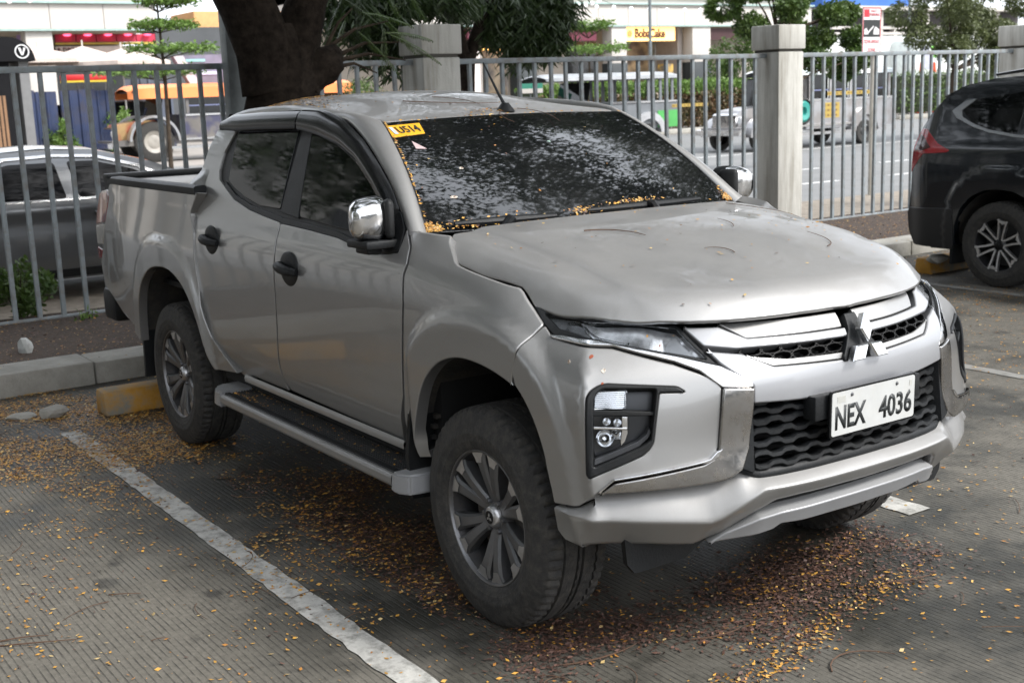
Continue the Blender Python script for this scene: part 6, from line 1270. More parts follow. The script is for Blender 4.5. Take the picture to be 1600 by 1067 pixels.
# parked things behind the blue sheets (only tops show)
def far_car(x,y,label,col,name='parked_car',w_=1.9,h=1.5,l=4.2):
    o=empty(name,(x,y,0),label,'car','cars parked behind the blue sheets'); cm=mat('car_%s'%col[0],col[1],.25,.3,.05,coat=.7)
    prof=[(-l/2,.35),(-l/2,.85),(-l/2+.1,.95),(-l*.36,1.0),(-l*.20,h-.05),(l*.08,h),(l*.22,h-.08),(l*.34,1.02),(l/2-.15,.90),(l/2,.7),(l/2,.35)]
    mb=MB(); mb.prism(prof,-w_/2,w_/2,Matrix(((0,0,1,0),(1,0,0,0),(0,1,0,0),(0,0,0,1)))); mb.build('body',cm,o,sharp=30)
    gl=[(-l*.34,1.02),(-l*.20,h-.10),(l*.08,h-.06),(l*.20,h-.13),(l*.31,1.02)]
    mb=MB(); mb.prism(gl,-w_/2-.01,w_/2+.01,Matrix(((0,0,1,0),(1,0,0,0),(0,1,0,0),(0,0,0,1)))); mb.build('windows',TINT,o,sharp=30)
    for s in (-1,1):
        for q in (-l*.3,l*.3):
            mb=MB(); mb.lathe([(.001,-.1),(.2,-.1),(.32,-.08),(.32,.08),(.2,.1),(.001,.1)],20,'x',(s*w_*.44,q,.32)); mb.build('wheel',RUB,o)
    return o
far_car(-46,9.710,'dark car whose windscreen shows behind the kiosk','x' and ('dark',(.02,.02,.022)),h=2.0)
far_car(-46,12.358,'grey black car standing behind the blue metal sheets',('charcoal',(.05,.055,.06)),h=2.1)
# blue metal sheets
def sheetfence(x,ya,yb,z1,label,seed,col=(.018,.032,.085),grp='rusty blue metal sheets at the road edge'):
    o=empty('metal_hoarding',(x,(ya+yb)/2,0),label,'hoarding',grp); m_=mat('blue_sheet%d'%(0 if col[2]>.1 else 1),col,.6,.1,.25,1.5,dirt=(.07,.055,.045),dirts=1.3,dirta=.9); n=max(2,int(round((yb-ya)/.75))); d=(yb-ya)/n
    for k in range(n):
        y0_=ya-(ya+yb)/2+k*d; P2=[]
        for i,(t,h) in enumerate([(0,0),(.05,.05),(.12,.05),(.17,0),(.48,0),(.53,.05),(.6,.05),(.65,0),(1,0)]): P2.append((h,y0_+t*d))
        V=[(a,b,.1) for a,b in P2]+[(a,b,z1+.03*math.sin(k*2.1)) for a,b in P2]; F=[(i,i+1,len(P2)+i+1,len(P2)+i) for i in range(len(P2)-1)]
        q=MB().add(V,F).build('metal_sheet',m_,o,smooth=False); md=q.modifiers.new('t','SOLIDIFY'); md.thickness=.01
    return o
sheetfence(-43,6.907,9.159,2.483,'leftmost rusty blue metal sheets above the roof of the grey sedan',1)
sheetfence(-43.5,9.404,11.371,2.478,'rusty blue metal sheets between the bushes left of the orange jeepney',2)
sheetfence(-48,13.164,15.189,2.915,'far pale blue metal sheets above the orange jeepney roof',3,(.08,.095,.13))
mb=MB()
for k in range(4): mb.box(-.03,.03,k*.11,k*.11+.07,0,2.235)
o=tag(mb.build('bamboo_screen',mat('bamboo',(.22,.12,.06),.7),None,smooth=False),'strip of brown bamboo fence at the very left edge','fence'); o.location=(-33.,4.771,0); o['kind']='stuff'
# grey wall and orange block right of the left wing
mb=MB(); mb.box(-60,-58,18.128,24.093,0,5.605); tag(mb.build('grey_wall',mat('wall_charcoal',(.07,.075,.08),.8,0,.2,.6),None),'dark grey boundary wall right of the cream shopping building','wall')
mb=MB(); mb.box(-64,-60.5,21.108,27.152,3,6.568,.05); tag(mb.build('orange_block',mat('wall_orange',(.62,.33,.14),.8),None),'flat orange rooftop block behind the grey wall','building')
o=empty('tilted_billboard',(-38,12.503,0),'slanted purple grey screen with blurred streaks behind the orange jeepney','billboard')
yb_=12.503; V=[(0,11.769-yb_,3.428),(0,14.082-yb_,3.483),(0,14.267-yb_,2.050),(0,12.342-yb_,2.407)]
mb=MB(); mb.add(V+[(v[0]-.3,v[1],v[2]) for v in V],[(0,1,2,3),(7,6,5,4),(0,4,5,1),(1,5,6,2),(2,6,7,3),(3,7,4,0)]); mb.build('screen',mat('screen_purple',(.20,.18,.25),.35,0,.2,.8,col2=(.14,.13,.17)),o,smooth=False)
V2=[(.02,V[0][1],V[0][2]),(.02,V[0][1]+.35,V[0][2]),(.02,V[3][1]+.35,V[3][2]),(.02,V[3][1],V[3][2])]; mb=MB(); mb.add(V2+[(v[0]-.01,v[1],v[2]) for v in V2],[(0,1,2,3),(7,6,5,4),(0,4,5,1),(1,5,6,2),(2,6,7,3),(3,7,4,0)]); mb.build('frame',mat('frame_pale',(.45,.42,.44),.6),o,smooth=False)
mb=MB(); mb.box(.02,.04,12.567-yb_,13.406-yb_,2.799,2.905); mb.build('light_streak',mat('streak',(.55,.55,.75),.5),o); mb=MB(); mb.box(.02,.04,12.197-yb_,12.869-yb_,3.230,3.314); mb.build('light_streak',mat('streak_teal',(.25,.5,.5),.5),o)
# ---- right mall wing
zf0,zf1=5.506,6.689
m2,oy=building('mall_wing',-55,27.753,61.415,zf0,zf1,'cream clad shopping building behind the pickup roof with maroon and lit cake shop signs',2.2)
for a,b in ((957,990),(1058,1112)): 
    yA=49.532
colm(m2,oy,-.1,44.501,45.625,zf0-.05,3.331)
colm(m2,oy,-.1,50.903,52.411,zf0-.05,3.308)
colm(m2,oy,-.1,37.785,38.930,zf0-.05,3.340)
colm(m2,oy,-.1,30.697,31.796,zf0-.05,3.461)
WALLG=mat('return_wall_grey',(.30,.27,.25),.7)
mb=MB(); mb.box(-3.0,-.95,50.432-oy,50.432-oy+.35,0,zf0-.05); mb.build('return_wall',WALLG,m2)
mb=MB(); mb.box(-.6,-.2,45.700-oy,49.547-oy,4.608,zf0-.1); mb.build('lit_sign',mat('lit_sign',(1.,.60,.20),.5,var=.03,emit=.75),m2)
Mt3=frame((-.18,47.849-oy,5.057),(0,1,0),(0,0,1))
fit_text('BobaCake',46.341-47.849,48.718-47.849,.55,0,Mt3,mat('sign_ink',(.10,.03,.01),.6),m2,ext=.03,name='lit_sign_lettering',bold=.03)
mb=MB(); mb.lathe([(.001,.03),(.18,.03),(.2,0)],20,'x',(-.18,45.944-oy,5.026)); mb.build('sign_logo',mat('logo_orange',(.75,.30,.08),.6),m2)
for a,b in ((738,803),(866,936)):
    pass
mb=MB(); mb.box(-.7,-.3,34.553-oy,37.647-oy,4.650,5.335); mb.build('maroon_sign',mat('maroon',(.11,.012,.03),.6),m2)
mb=MB(); mb.box(-.7,-.3,39.054-oy,43.517-oy,4.646,5.363); mb.build('maroon_sign',MATS['maroon'],m2)
mb=MB(); mb.box(-.7,-.3,52.473-oy,60.328-oy,4.641,5.349); mb.build('maroon_sign',mat('sign_dark_red',(.04,.01,.012),.6),m2)
def window(a,b,zt,zb2,X_,m_,fr=WALLG):
    f=MB(); f.box(X_,X_+.12,a-oy-.08,b-oy+.08,zb2-.08,zt+.08); w_=f.build('window',fr,m2); q=MB(); q.box(X_+.10,X_+.15,a-oy,b-oy,zb2,zt); p=q.build('pane',m_,w_)
WARM=mat('warm_interior',(.36,.27,.16),.3,0,.6,.7,col2=(.10,.07,.05),coat=.5)
GREY_=mat('grey_interior',(.22,.23,.20),.2,0,.3,.9,col2=(.38,.36,.30),coat=.5)
window(48.281,49.963,4.681,.3,-3.4,WARM); window(50.123,52.068,4.668,.3,-3.4,GREY_)
window(43.563,45.781,4.714,.3,-3.4,DKW); window(41.273,43.466,4.731,.3,-3.4,mat('pale_shopfront',(.42,.38,.33),.6,0,.1,.6)); window(37.165,39.089,4.400,1.2,-3.4,WARM)
mb=MB(); mb.box(-3.0,-2.9,37.234-oy,38.886-oy,4.310,4.400); mb.build('light_strip',mat('strip_light',(1.,.55,.15),.5,emit=2.),m2)
for k,(a,zz) in enumerate(((993,95),(1003,96),(1010,95),(997,104),(1006,108))):
    pass
mb=MB(); mb.box(.0,.6,47.959-oy,48.664-oy,.6,3.2); mb.build('yellow_banner',mat('banner_yellow',(.48,.30,.06),.6,0,.3,1.5,col2=(.15,.12,.08)),m2)
# festoon bulbs
BULB=mat('bulb_white',(.9,.9,.88),.3,emit=.15)
bm_=MB(); bm_.lathe([(.001,-.11),(.075,-.08),(.11,0),(.075,.08),(.001,.11)],12,'z'); BME=mesh('bulb',bm_.V,bm_.F); BME.shade_smooth(); BME.materials.append(BULB)
st_=empty('bulb_string',(-48,20,0),'string of round white bulbs along the front of the shopping building','string lights')
bp_=[(35.884,5.935),(36.289,5.969),(36.656,6.004),(37.067,6.038),(37.482,6.137),(37.943,6.268),(37.768,5.981),(38.902,5.958),(40.058,5.902),(41.282,5.879),(42.532,5.854),(43.810,5.863),(44.927,5.870),(46.256,5.913),(9.087,5.966),(9.848,5.998),(10.627,6.079)]
for q in bp_: o=link('bulb',BME,None,st_); o.location=(0,q[0]-20,q[1])
mb=MB(); mb.tube([(0,q[0]-20,q[1]+.12) for q in bp_[5:6]+bp_[7:14]],.012,4); mb.build('cable',BLK,st_)
# poles, tables
def pole(x,y,label,h=8,r_=.06,m_=GALV):
    mb=MB(); mb.tube([(0,0,0),(0,0,h)],r_,10); o=tag(mb.build('light_pole',m_,None),label,'pole','thin poles across the road'); o.location=(x,y,0)
pole(-34,29.255,'thin pale pole standing in front of the lit cake shop sign')
pole(-38,49.740,'thin pale pole right of the tow-away sign')
for k,(px,lab) in enumerate(((36.692,'wooden picnic table left of the layered tree'),(38.949,'wooden picnic table right of the layered tree'))):
    o=empty('picnic_table',(-50,px,0),lab,'table','wooden tables outside the shops'); WD=mat('table_wood',(.20,.10,.045),.7,0,.3,3)
    mb=MB(); mb.box(-.5,.5,-1.1,1.1,1.15,1.22); mb.build('tabletop',WD,o)
    for yy_ in (-.8,.8):
        mb=MB(); mb.tube([(-.5,yy_,0),(.3,yy_,1.15)],.05,5); mb.build('leg',WD,o); mb=MB(); mb.tube([(.5,yy_,0),(-.3,yy_,1.15)],.05,5); mb.build('leg',WD,o)
o=empty('shop_banner',(-44,27.632,0),'white feather banner on a stand behind the slim forked tree','banner')
yq=27.632; mb=MB(); mb.box(-.02,.02,27.309-yq,27.917-yq,.5,3.759); mb.build('banner_cloth',mat('banner_cloth',(.62,.55,.52),.7,0,.1,2),o); mb=MB(); mb.tube([(.03,.3,0),(.03,.35,3.6)],.025,6); mb.build('pole',WALLW,o)
# green direction board
o=empty('green_board',(-30,20.718,0),'small green and white signboard standing left of the grey roofed jeepney','sign'); yq=20.718
mb=MB(); mb.box(-.03,.03,20.289-yq,21.152-yq,1.842,2.207); mb.build('board',mat('board_green',(.02,.16,.11),.6),o); mb=MB(); mb.box(-.02,.04,20.284-yq,21.148-yq,1.781,1.923); mb.build('white_strip',WALLW,o)
mb=MB(); mb.tube([(-.05,0,0),(-.05,0,2)],.03,6); mb.build('post',GALV,o)
# hoarding and frame building on the right
mb=MB(); mb.box(-52,-51.8,58.253,77.562,0,4.612); o=tag(mb.build('white_hoarding',mat('hoarding_white',(.60,.62,.60),.7,0,.06,.5),None),'long pale site hoarding behind the silver jeepney','hoarding')
o=empty('site_cabin',(-50,67.025,0),'pale site cabin with a rounded corner and a small lime green panel behind the fence','cabin'); yq=67.025
mb=MB(); mb.box(-3,0,65.588-yq,68.691-yq,0,4.291,.2); mb.build('body',mat('cabin_white',(.58,.62,.60),.6),o)
mb=MB(); mb.box(0,.04,67.355-yq,67.887-yq,3.138,3.837); mb.build('green_panel',mat('lime',(.18,.62,.06),.6),o); mb=MB(); mb.box(0,.03,66.434-yq,67.157-yq,2.394,3.837); mb.build('door',mat('cabin_door',(.35,.36,.45),.6),o)
o=empty('frame_building',(-66,84.550,0),'open white framed building with dark bays under a blue roof sheet','building'); yq=84.550
mb=MB(); mb.box(-10,-.6,75.920-yq,101.583-yq,0,7.444); mb.build('dark_bays',mat('bay_dark',(.03,.026,.026),.8,0,.4,.4),o)
for px in (81.955,83.731,87.897,92.251,97.746): mb=MB(); mb.box(-.5,0,px-yq-.18,px-yq+.18,0,7.444); mb.build('post',WALLW,o)
for zz_ in (5.895,5.429): mb=MB(); mb.box(-.5,.05,75.920-yq,101.583-yq,zz_,zz_+.22); mb.build('rail',WALLW,o)
mb=MB(); mb.box(-10,.5,75.920-yq,101.583-yq,7.393,7.701); mb.build('roof_edge',WALLW,o)
mb=MB(); mb.box(-10,-.3,75.175-yq,85.791-yq,7.701,9.799); mb.build('blue_sheet',mat('tarpaulin_blue',(.03,.12,.42),.6,0,.2,.3),o)
def cone(px,lab):
    o=empty('traffic_cone',(-40,px,0),lab,'cone','orange and white road cones behind the far hedge'); z1=2.626
    for k in range(5): mb=MB(); a,b=z1*k/5,z1*(k+1)/5; mb.lathe([(.26-.20*k/5,a),(.26-.20*(k+1)/5,b)],14,'z'); mb.build('band',mat('cone_orange',(.75,.09,.03),.6) if k%2==0 else MATS['sign_white'],o)
cone(53.360,'leftmost orange striped cone behind the far hedge'); cone(54.489,'second orange striped cone behind the far hedge'); cone(58.701,'orange striped cone next to the walking person')
# no-parking sign on the near pavement
sx,sy=-9.78,12.9; o=empty('tow_away_sign',(sx,sy,0),'white and red no parking tow-away zone sign on a thin post behind the right fence','sign')
mb=MB(); mb.tube([(0,0,0),(0,0,2.6)],.035,10); mb.build('post',mat('post_pale',(.33,.31,.27),.6,0,.2,6),o)
sa,sb_=12.588-sy,13.006-sy; zt,zb_=2.891,2.179; SW_=sb_-sa
mb=MB(); mb.box(.045,.055,sa,sb_,zb_,zt); mb.build('board',mat('sign_board_white',(.62,.60,.60),.5),o)
SR=mat('sign_red',(.50,.02,.035),.5)
mb=MB()
for a,b,c,d in ((sa,sb_,zt-.015,zt),(sa,sb_,zb_,zb_+.015),(sa,sa+.012,zb_,zt),(sb_-.012,sb_,zb_,zt)): mb.box(.055,.058,a,b,c,d)
mb.build('border',SR,o,smooth=False)
def srow(txt,f0,f1,a,b,m_): 
    zc_=zt-(zt-zb_)*(f0+f1)/2; M_=frame((.0565,(sa+sb_)/2,zc_),(0,1,0),(0,0,1)); fit_text(txt,SW_*a,SW_*b,(zt-zb_)*(f1-f0),0,M_,m_,o,ext=.002,name='lettering',bold=.01)
mb=MB(); mb.box(.056,.059,sa+.03,sa+.03+SW_*.28,zt-(zt-zb_)*.20,zt-(zt-zb_)*.04); mb.build('symbol_block',SR,o); srow('P',.06,.18,-.37,-.20,MATS['sign_board_white'])
srow('NO',.05,.10,-.05,.25,SR); srow('PARKING',.12,.18,-.12,.42,SR); srow('TOW-AWAY',.68,.76,-.42,.42,SR); srow('ZONE',.86,.93,-.22,.22,SR)
mb=MB(); mb.box(.056,.058,sa+.02,sb_-.02,zt-(zt-zb_)*.62,zt-(zt-zb_)*.26); mb.build('pictogram_ground',INK,o)
fz=lambda f: zt-(zt-zb_)*f
for q in ([(-.42,.57),(-.42,.46),(-.30,.43),(-.22,.50),(-.20,.57)],[(.08,.57),(.10,.47),(.2,.40),(.40,.46),(.40,.57)],[(-.24,.52),(.08,.38),(.10,.41),(-.20,.55)]):
    mb=MB(); mb.prism([((sa+sb_)/2+SW_*a,fz(b)) for a,b in q],.0585,.060,Matrix(((0,0,1,0),(1,0,0,0),(0,1,0,0),(0,0,0,1)))); mb.build('pictogram',MATS['sign_board_white'],o,smooth=False)
# ---- jeepneys
def jeepney(x,y,label,L_,zr,body,roofc,opt):
    """nose towards -y, near side faces +x"""
    o=empty('jeepney',(x,y,0),label,'jeepney','jeepneys driving along the road'); W_=1.75; BM,RM=body,roofc; hw=W_/2; S=zr/2.25
    PX=Matrix(((0,0,1,0),(1,0,0,0),(0,1,0,0),(0,0,0,1)))
    def side_prism(poly,x0,x1,name,m_,par=o,sh=30): mb=MB(); mb.prism([(a,b*S) for a,b in poly],x0,x1,PX); return mb.build(name,m_,par,sharp=sh)
    rt=opt.get('roof0',1.7); 
    # roof: rounded slab
    mb=MB(); n=10; prof=[(-hw-.08,zr-opt.get('rth',.22)*S)]+[(-hw-.06+ (W_+.12)*k/n, zr-.12*S+.12*S*math.sin(math.pi*k/n)) for k in range(n+1)]+[(hw+.08,zr-opt.get('rth',.22)*S)]
    rows=[]
    for yy_,sc in ((rt,.70),(rt+.15,.92),(rt+.6,1),(L_-.35,1),(L_-.08,.97),(L_,.86)): rows.append(np.array([(a*sc,yy_,zr-opt.get('rth',.22)*S+(b-zr+opt.get('rth',.22)*S)*sc) for a,b in prof]))
    loft('roof',rows,RM,o,sharp=50); mb=MB(); mb.box(-hw,hw,rt+.1,L_-.1,zr-.24*S,zr-.20*S); mb.build('roof_lining',BLK,o)
    # body below the windows
    side_prism([(2.55,.52),(L_-.05,.52),(L_,1.35),(2.55,1.35)],-hw,hw,'body',BM)
    side_prism([(.12,.50),(2.55,.50),(2.55,.72),(.12,.66)],-hw*.9,hw*.9,'floor',BM)
    side_prism([(.30,.60),(1.72,.70),(1.75,1.22),(1.1,1.20),(.42,1.12),(.30,.95)],-hw*.50,hw*.50,'hood',opt.get('hood',BM))
    side_prism([(.24,.52),(.32,.52),(.32,1.05),(.24,1.0)],-hw*.52,hw*.52,'grille',CHROME)
    side_prism([(-.05,.46),(.10,.44),(.10,.62),(-.05,.60)],-hw,hw,'bumper',CHROME)
    side_prism([(1.70,1.18),(1.74,1.18),(1.95,1.98),(1.91,1.98)],-hw*.9,hw*.9,'windscreen',TINT)
    mb=MB(); mb.lathe([(.001,-.04),(.09,-.03),(.11,.02),(.001,.05)],16,'y',(hw*.75,.20,.86*S)); mb.build('headlight',MATS['parapet_pale'],o)
    # window bays: posts and dark interior panels
    k=opt.get('bays',4); d=(L_-.25-2.75)/k
    for i in range(k+1): 
        mb=MB(); q=2.70+d*i; mb.box(hw-.05,hw+.0,q-.05,q+.05,1.35*S,zr-.2*S); mb.build('window_post',BM,o); mb=MB(); mb.box(-hw,-hw+.05,q-.05,q+.05,1.35*S,zr-.2*S); mb.build('window_post',BM,o)
    if opt.get('closed',True):
        for i in range(k): 
            mb=MB(); q=2.70+d*i; mb.box(hw-.10,hw-.07,q+.05,q+d-.05,1.36*S,zr-opt.get('rth',.22)*S); w_=mb.build('window',TINT,o); mb=MB(); mb.box(hw-.06,hw-.04,q+.05,q+d-.05,1.58*S,1.61*S); mb.build('window_bar',mat('bar_blue',(.15,.17,.3),.5),w_)
    mb=MB(); mb.box(hw,hw+.03,2.6,L_,1.30*S,1.35*S); mb.build('belt_trim',CHROME,o); mb=MB(); mb.box(hw,hw+.06,2.3,L_-1.9,.60*S,.66*S); mb.build('side_trim',CHROME,o); mb=MB(); mb.box(hw-.1,hw+.10,1.9,L_-1.9,.36*S,.44*S); mb.build('running_board',CHROME,o)
    r0=opt.get('wheel',.36)
    for yy_,nm in ((opt.get('fw',.85),'f'),(opt.get('rw',L_-1.35),'r')):
        for s in (-1,1):
            wd=bpy.data.objects.new('wheel',None); C.objects.link(wd); wd.parent=o; wd.location=(s*(hw-.10),yy_,r0)
            mb=MB(); mb.lathe([(r0*.55,-.10),(r0*.9,-.11),(r0,-.07),(r0,.07),(r0*.9,.11),(r0*.55,.10)],32,'x'); mb.build('tyre',RUB,wd); mb=MB(); mb.lathe([(.001,s*.05),(r0*.2,s*.06),(r0*.35,s*.03),(r0*.56,s*.09),(r0*.56,-s*.1)],28,'x'); mb.build('rim',opt.get('rim',CHROME),wd)
            # arch-shaped mudguard
            V=[];F=[]; n=14; R1=r0+.12; R2=r0+.34 if nm=='r' else r0+.2
            for i in range(n+1):
                a=math.pi*(.02+.96*i/n)
                for rr_ in (R1,R2): 
                    for xx in (s*hw*.75,s*(hw+.10)): V.append((xx,yy_+rr_*math.cos(a),r0+rr_*math.sin(a)))
            for i in range(n):
                b=i*4; c=b+4; F+=[(b,b+1,c+1,c),(b+2,c+2,c+3,b+3),(b+1,b+3,c+3,c+1),(b,c,c+2,b+2)]
            MB().add(V,F).build('mudguard',opt.get('guard',WALLW),o,sharp=40)
    for q in opt.get('decals',()):
        mb=MB(); mb.box(hw+.001,hw+.006,q[0],q[1],q[2],q[3]); mb.build('painted_lettering_patch',q[4],o)
        n=3 if q[3]-q[2]>.3 else 1
        for i in range(n):
            mb=MB(); h=(q[3]-q[2])/n; 
            for j in range(int((q[1]-q[0])/.16)): mb.box(hw+.006,hw+.009,q[0]+.03+j*.16,q[0]+.12+j*.16,q[2]+h*(i+.3),q[2]+h*(i+.7))
            mb.build('lettering_marks',mat('lettering_dark',(.16,.09,.02),.6),o,smooth=False)['kind']='stuff'
    return o,hw
STEEL=mat('jeepney_steel',(.40,.40,.41),.28,.8,.10,1.6,col2=(.33,.31,.30)); YD=mat('decal_yellow',(.36,.25,.05),.6)
j1,hw=jeepney(-21.8,21.093,'silver jeepney with white roof and teal spare wheel passing behind the right pillar',6.35,2.221,STEEL,mat('roof_pale_blue',(.62,.72,.76),.4,0,.1,.7,col2=(.74,.72,.70)),dict(bays=4,guard=STEEL,decals=[(3.2,3.9,.80,1.22,YD),(3.4,5.2,1.42,1.52,YD)],rim=mat('rim_dark',(.03,.03,.03),.5)))
mb=MB(); mb.lathe([(.30,0),(.30,.12),(.24,.16),(.12,.14),(.10,.06),(.001,.06)],28,'x',(hw+.0,2.30,1.02)); mb.build('spare_wheel',mat('spare_teal',(.03,.26,.22),.4,coat=.4),j1); mb=MB(); mb.lathe([(.30,.02),(.36,.03),(.37,.12),(.32,.17),(.30,.14)],28,'x',(hw,2.30,1.02)); mb.build('spare_tyre',RUB,j1)
j2,hw=jeepney(-28.5,19.437,'grey roofed open jeepney with a green rear quarter, half hidden by the pickup roof',24.971-19.437,2.331,mat('jeep_grey',(.16,.17,.18),.5,.2,.1),mat('roof_grey',(.30,.31,.32),.5,0,.1,1,col2=(.22,.23,.24)),dict(bays=5,closed=False,roof0=.3,decals=[(5.2,6.8,1.16,1.26,YD)],guard=mat('guard_steel',(.55,.55,.56),.3,.6,.1)))
Lj=24.971-19.437
mb=MB(); mb.box(hw-.02,hw+.03,Lj-.95,Lj-.02,.55,1.08); mb.build('green_panel',mat('jeep_green',(.07,.33,.08),.5),j2)
j3,hw=jeepney(-38,9.111,'orange roofed jeepney with large wheels passing behind the left fence',8.9,2.520,mat('jeep_olive',(.13,.12,.11),.5,.2,.3,1.2,col2=(.05,.05,.09)),mat('roof_orange',(.80,.24,.07),.45,0,.12,.8),dict(bays=4,roof0=.8,wheel=.66,fw=1.5,rth=.42,hood=mat('hood_ochre',(.30,.19,.08),.6,0,.3,1.5,col2=(.28,.06,.03)),guard=STEEL,rim=mat('rim_cream',(.27,.25,.22),.5,0,.2,3)))
# walking person far right
def person(x,y,label,h,shirt,pants,skin,hd,face=0.):
    o=empty('person',(x,y,0),label,'person',rz=face); s=h/1.7
    J=[(0,0,.92),(0,0,1.15),(0,.01,1.36),(0,.01,1.46),(0,.01,1.50)]
    bm=bmesh.new(); lay=None
    V=[(0,0,.95),(0,0,1.15),(0,0,1.36),(0,.02,1.46),(0,.03,1.56),(0,.03,1.66),(-.17,0,1.38),(-.22,.03,1.12),(-.20,.14,.92),(.17,0,1.38),(.22,-.03,1.12),(.20,.05,.90),(-.09,0,.90),(-.10,.08,.50),(-.10,.02,.08),(-.10,.14,.03),(.09,0,.90),(.10,-.10,.50),(.10,-.22,.10),(.10,-.12,.03)]
    E=[(0,1),(1,2),(2,3),(3,4),(4,5),(2,6),(6,7),(7,8),(2,9),(9,10),(10,11),(0,12),(12,13),(13,14),(14,15),(0,16),(16,17),(17,18),(18,19)]
    Rr=[.13,.12,.14,.055,.09,.08,.055,.04,.03,.055,.04,.03,.09,.06,.045,.035,.09,.06,.045,.035]
    me=bpy.data.meshes.new('body'); me.from_pydata([(a*s,b*s,c*s) for a,b,c in V],E,[]); ob=link('body',me,None,o)
    md=ob.modifiers.new('s','SKIN'); 
    for i,v in enumerate(me.skin_vertices[0].data): v.radius=(Rr[i]*s,Rr[i]*s*.85); v.use_root=(i==0)
    ob.modifiers.new('u','SUBSURF').levels=1
    bpy.context.view_layer.update(); m2_=bpy.data.meshes.new_from_object(ob.evaluated_get(bpy.context.evaluated_depsgraph_get())); ob.modifiers.clear(); ob.data=m2_; m2_.name='body'
    m2_.materials.clear()
    for mm in (mat('skin',skin,.6),mat('shirt_'+hd,shirt,.8),mat('pants_'+hd,pants,.8),mat('hair',(.015,.012,.01),.7)): m2_.materials.append(mm)
    for p in m2_.polygons:
        c=p.center/s; p.material_index=3 if (c.z>1.62 or (c.z>1.52 and c.y<.0)) else (0 if c.z>1.44 or abs(c.x)>.19 and c.z<1.2 or c.z<.45 else (1 if c.z>.95 else 2))
    m2_.shade_smooth(); return o
person(-39,57.735,'person in a pale pink shirt and dark shorts walking behind the far hedge',1.68,(.62,.35,.32),(.02,.02,.03),(.45,.27,.19),'pink',face=R(180))
# building behind the camera and across the lot: only seen as reflections; the near-side one is shaped to block sky light
for nm,loc_,sz,lab in (('apartment_block',(-62,-46,0),(9,26,42),'grey apartment block with rows of windows beyond the left wing'),('sky_blocking_building',(14,-26,0),(22,5,12),'unseen grey building added on the near side of the car park to block sky light'),('office_block',(70,6,0),(6,30,7),'pale office block facing the front of the pickup')):
    o=empty(nm,loc_,lab,'building'); mb=MB(); mb.box(-sz[0],sz[0],-sz[1],sz[1],0,sz[2]); mb.build('walls',mat('wall_grey_plain',(.22,.22,.21),.8,0,.1,.3),o)
    n=int(sz[2]/3.2)
    for k in range(n):
        for yy_ in np.arange(-sz[1]+2,sz[1]-1,4.2):
            for s in ((1,) if loc_[0]<0 else (-1,)):
                mb=MB(); mb.box(s*sz[0]-.05,s*sz[0]+.05,yy_-.9,yy_+.9,k*3.2+1.1,k*3.2+2.5); mb.build('window',DKW,o)
        if nm=='sky_blocking_building':
            for xx in np.arange(-sz[0]+2,sz[0]-1,4.2): mb=MB(); mb.box(xx-1.4,xx+1.4,sz[1]-.05,sz[1]+.05,k*3.2+1.1,k*3.2+2.5); mb.build('window',DKW,o)
# ================================================================ dark suv on the right
SUVP=mat('suv_paint',(.013,.016,.020),.22,.5,.1,3,coat=1,dirt=(.05,.05,.05),dirts=2.2,dirta=.2)
suv=empty('dark_suv',(-2.99,6.34,0),'dark grey suv parked nose out at the right edge, rear quarter and wheel showing','suv')
def suvP(x,z,s=1,off=0.):
    x=np.asarray(x,float); z=np.asarray(z,float)
    def Y(x,z):
        d=.0+ci(z,[.25,.5,.75,1.0,1.15,1.25,1.45,1.62,1.76,1.82],[.05,.02,.008,.0,.012,.05,.13,.20,.28,.42])
        d=d+.09*sstep(-.66,-1.02,x)**2+ .25*sstep(3.1,3.8,x)
        f=flare(x,z,0,.43,.52); return d-.02*f
    e=2e-3; y=Y(x,z); gx=(Y(x+e,z)-Y(x-e,z))/(2*e); gz=(Y(x,z+e)-Y(x,z-e))/(2*e); n=np.stack([gx,-np.ones_like(y),gz],-1); n/=np.linalg.norm(n,axis=-1,keepdims=True)
    P=np.stack([x,y,z],-1)+n*np.asarray(off)[...,None]
    if s>0: P=P*np.array([1,-1,1])+np.array([0,1.82,0])
    return P
SW3=1.82
sarch=[(-.455,.30),(-.44,.50),(-.38,.66),(-.28,.77),(-.14,.83),(0,.845),(.14,.83),(.28,.77),(.38,.66),(.44,.5),(.455,.30)]
rearp=[(-.93,.30),(-.99,.42),(-1.0,.62),(-.97,.80),(-.955,1.0),(-.945,1.16)]
roofp=[(-.945,1.20),(-.90,1.35),(-.82,1.48),(-.72,1.60),(-.58,1.70),(-.30,1.765),(.2,1.80),(1.2,1.80),(1.9,1.74),(2.75,1.22),(3.6,1.02),(3.75,.6),(3.7,.3)]
fa=[(x+2.8,z) for x,z in sarch]
bodyp=rearp+roofp+[(3.26,.30)]+fa[::-1][1:-1]+[(2.34,.30),(.455,.30)]+sarch[::-1][1:-1]+[(-.455,.30)]
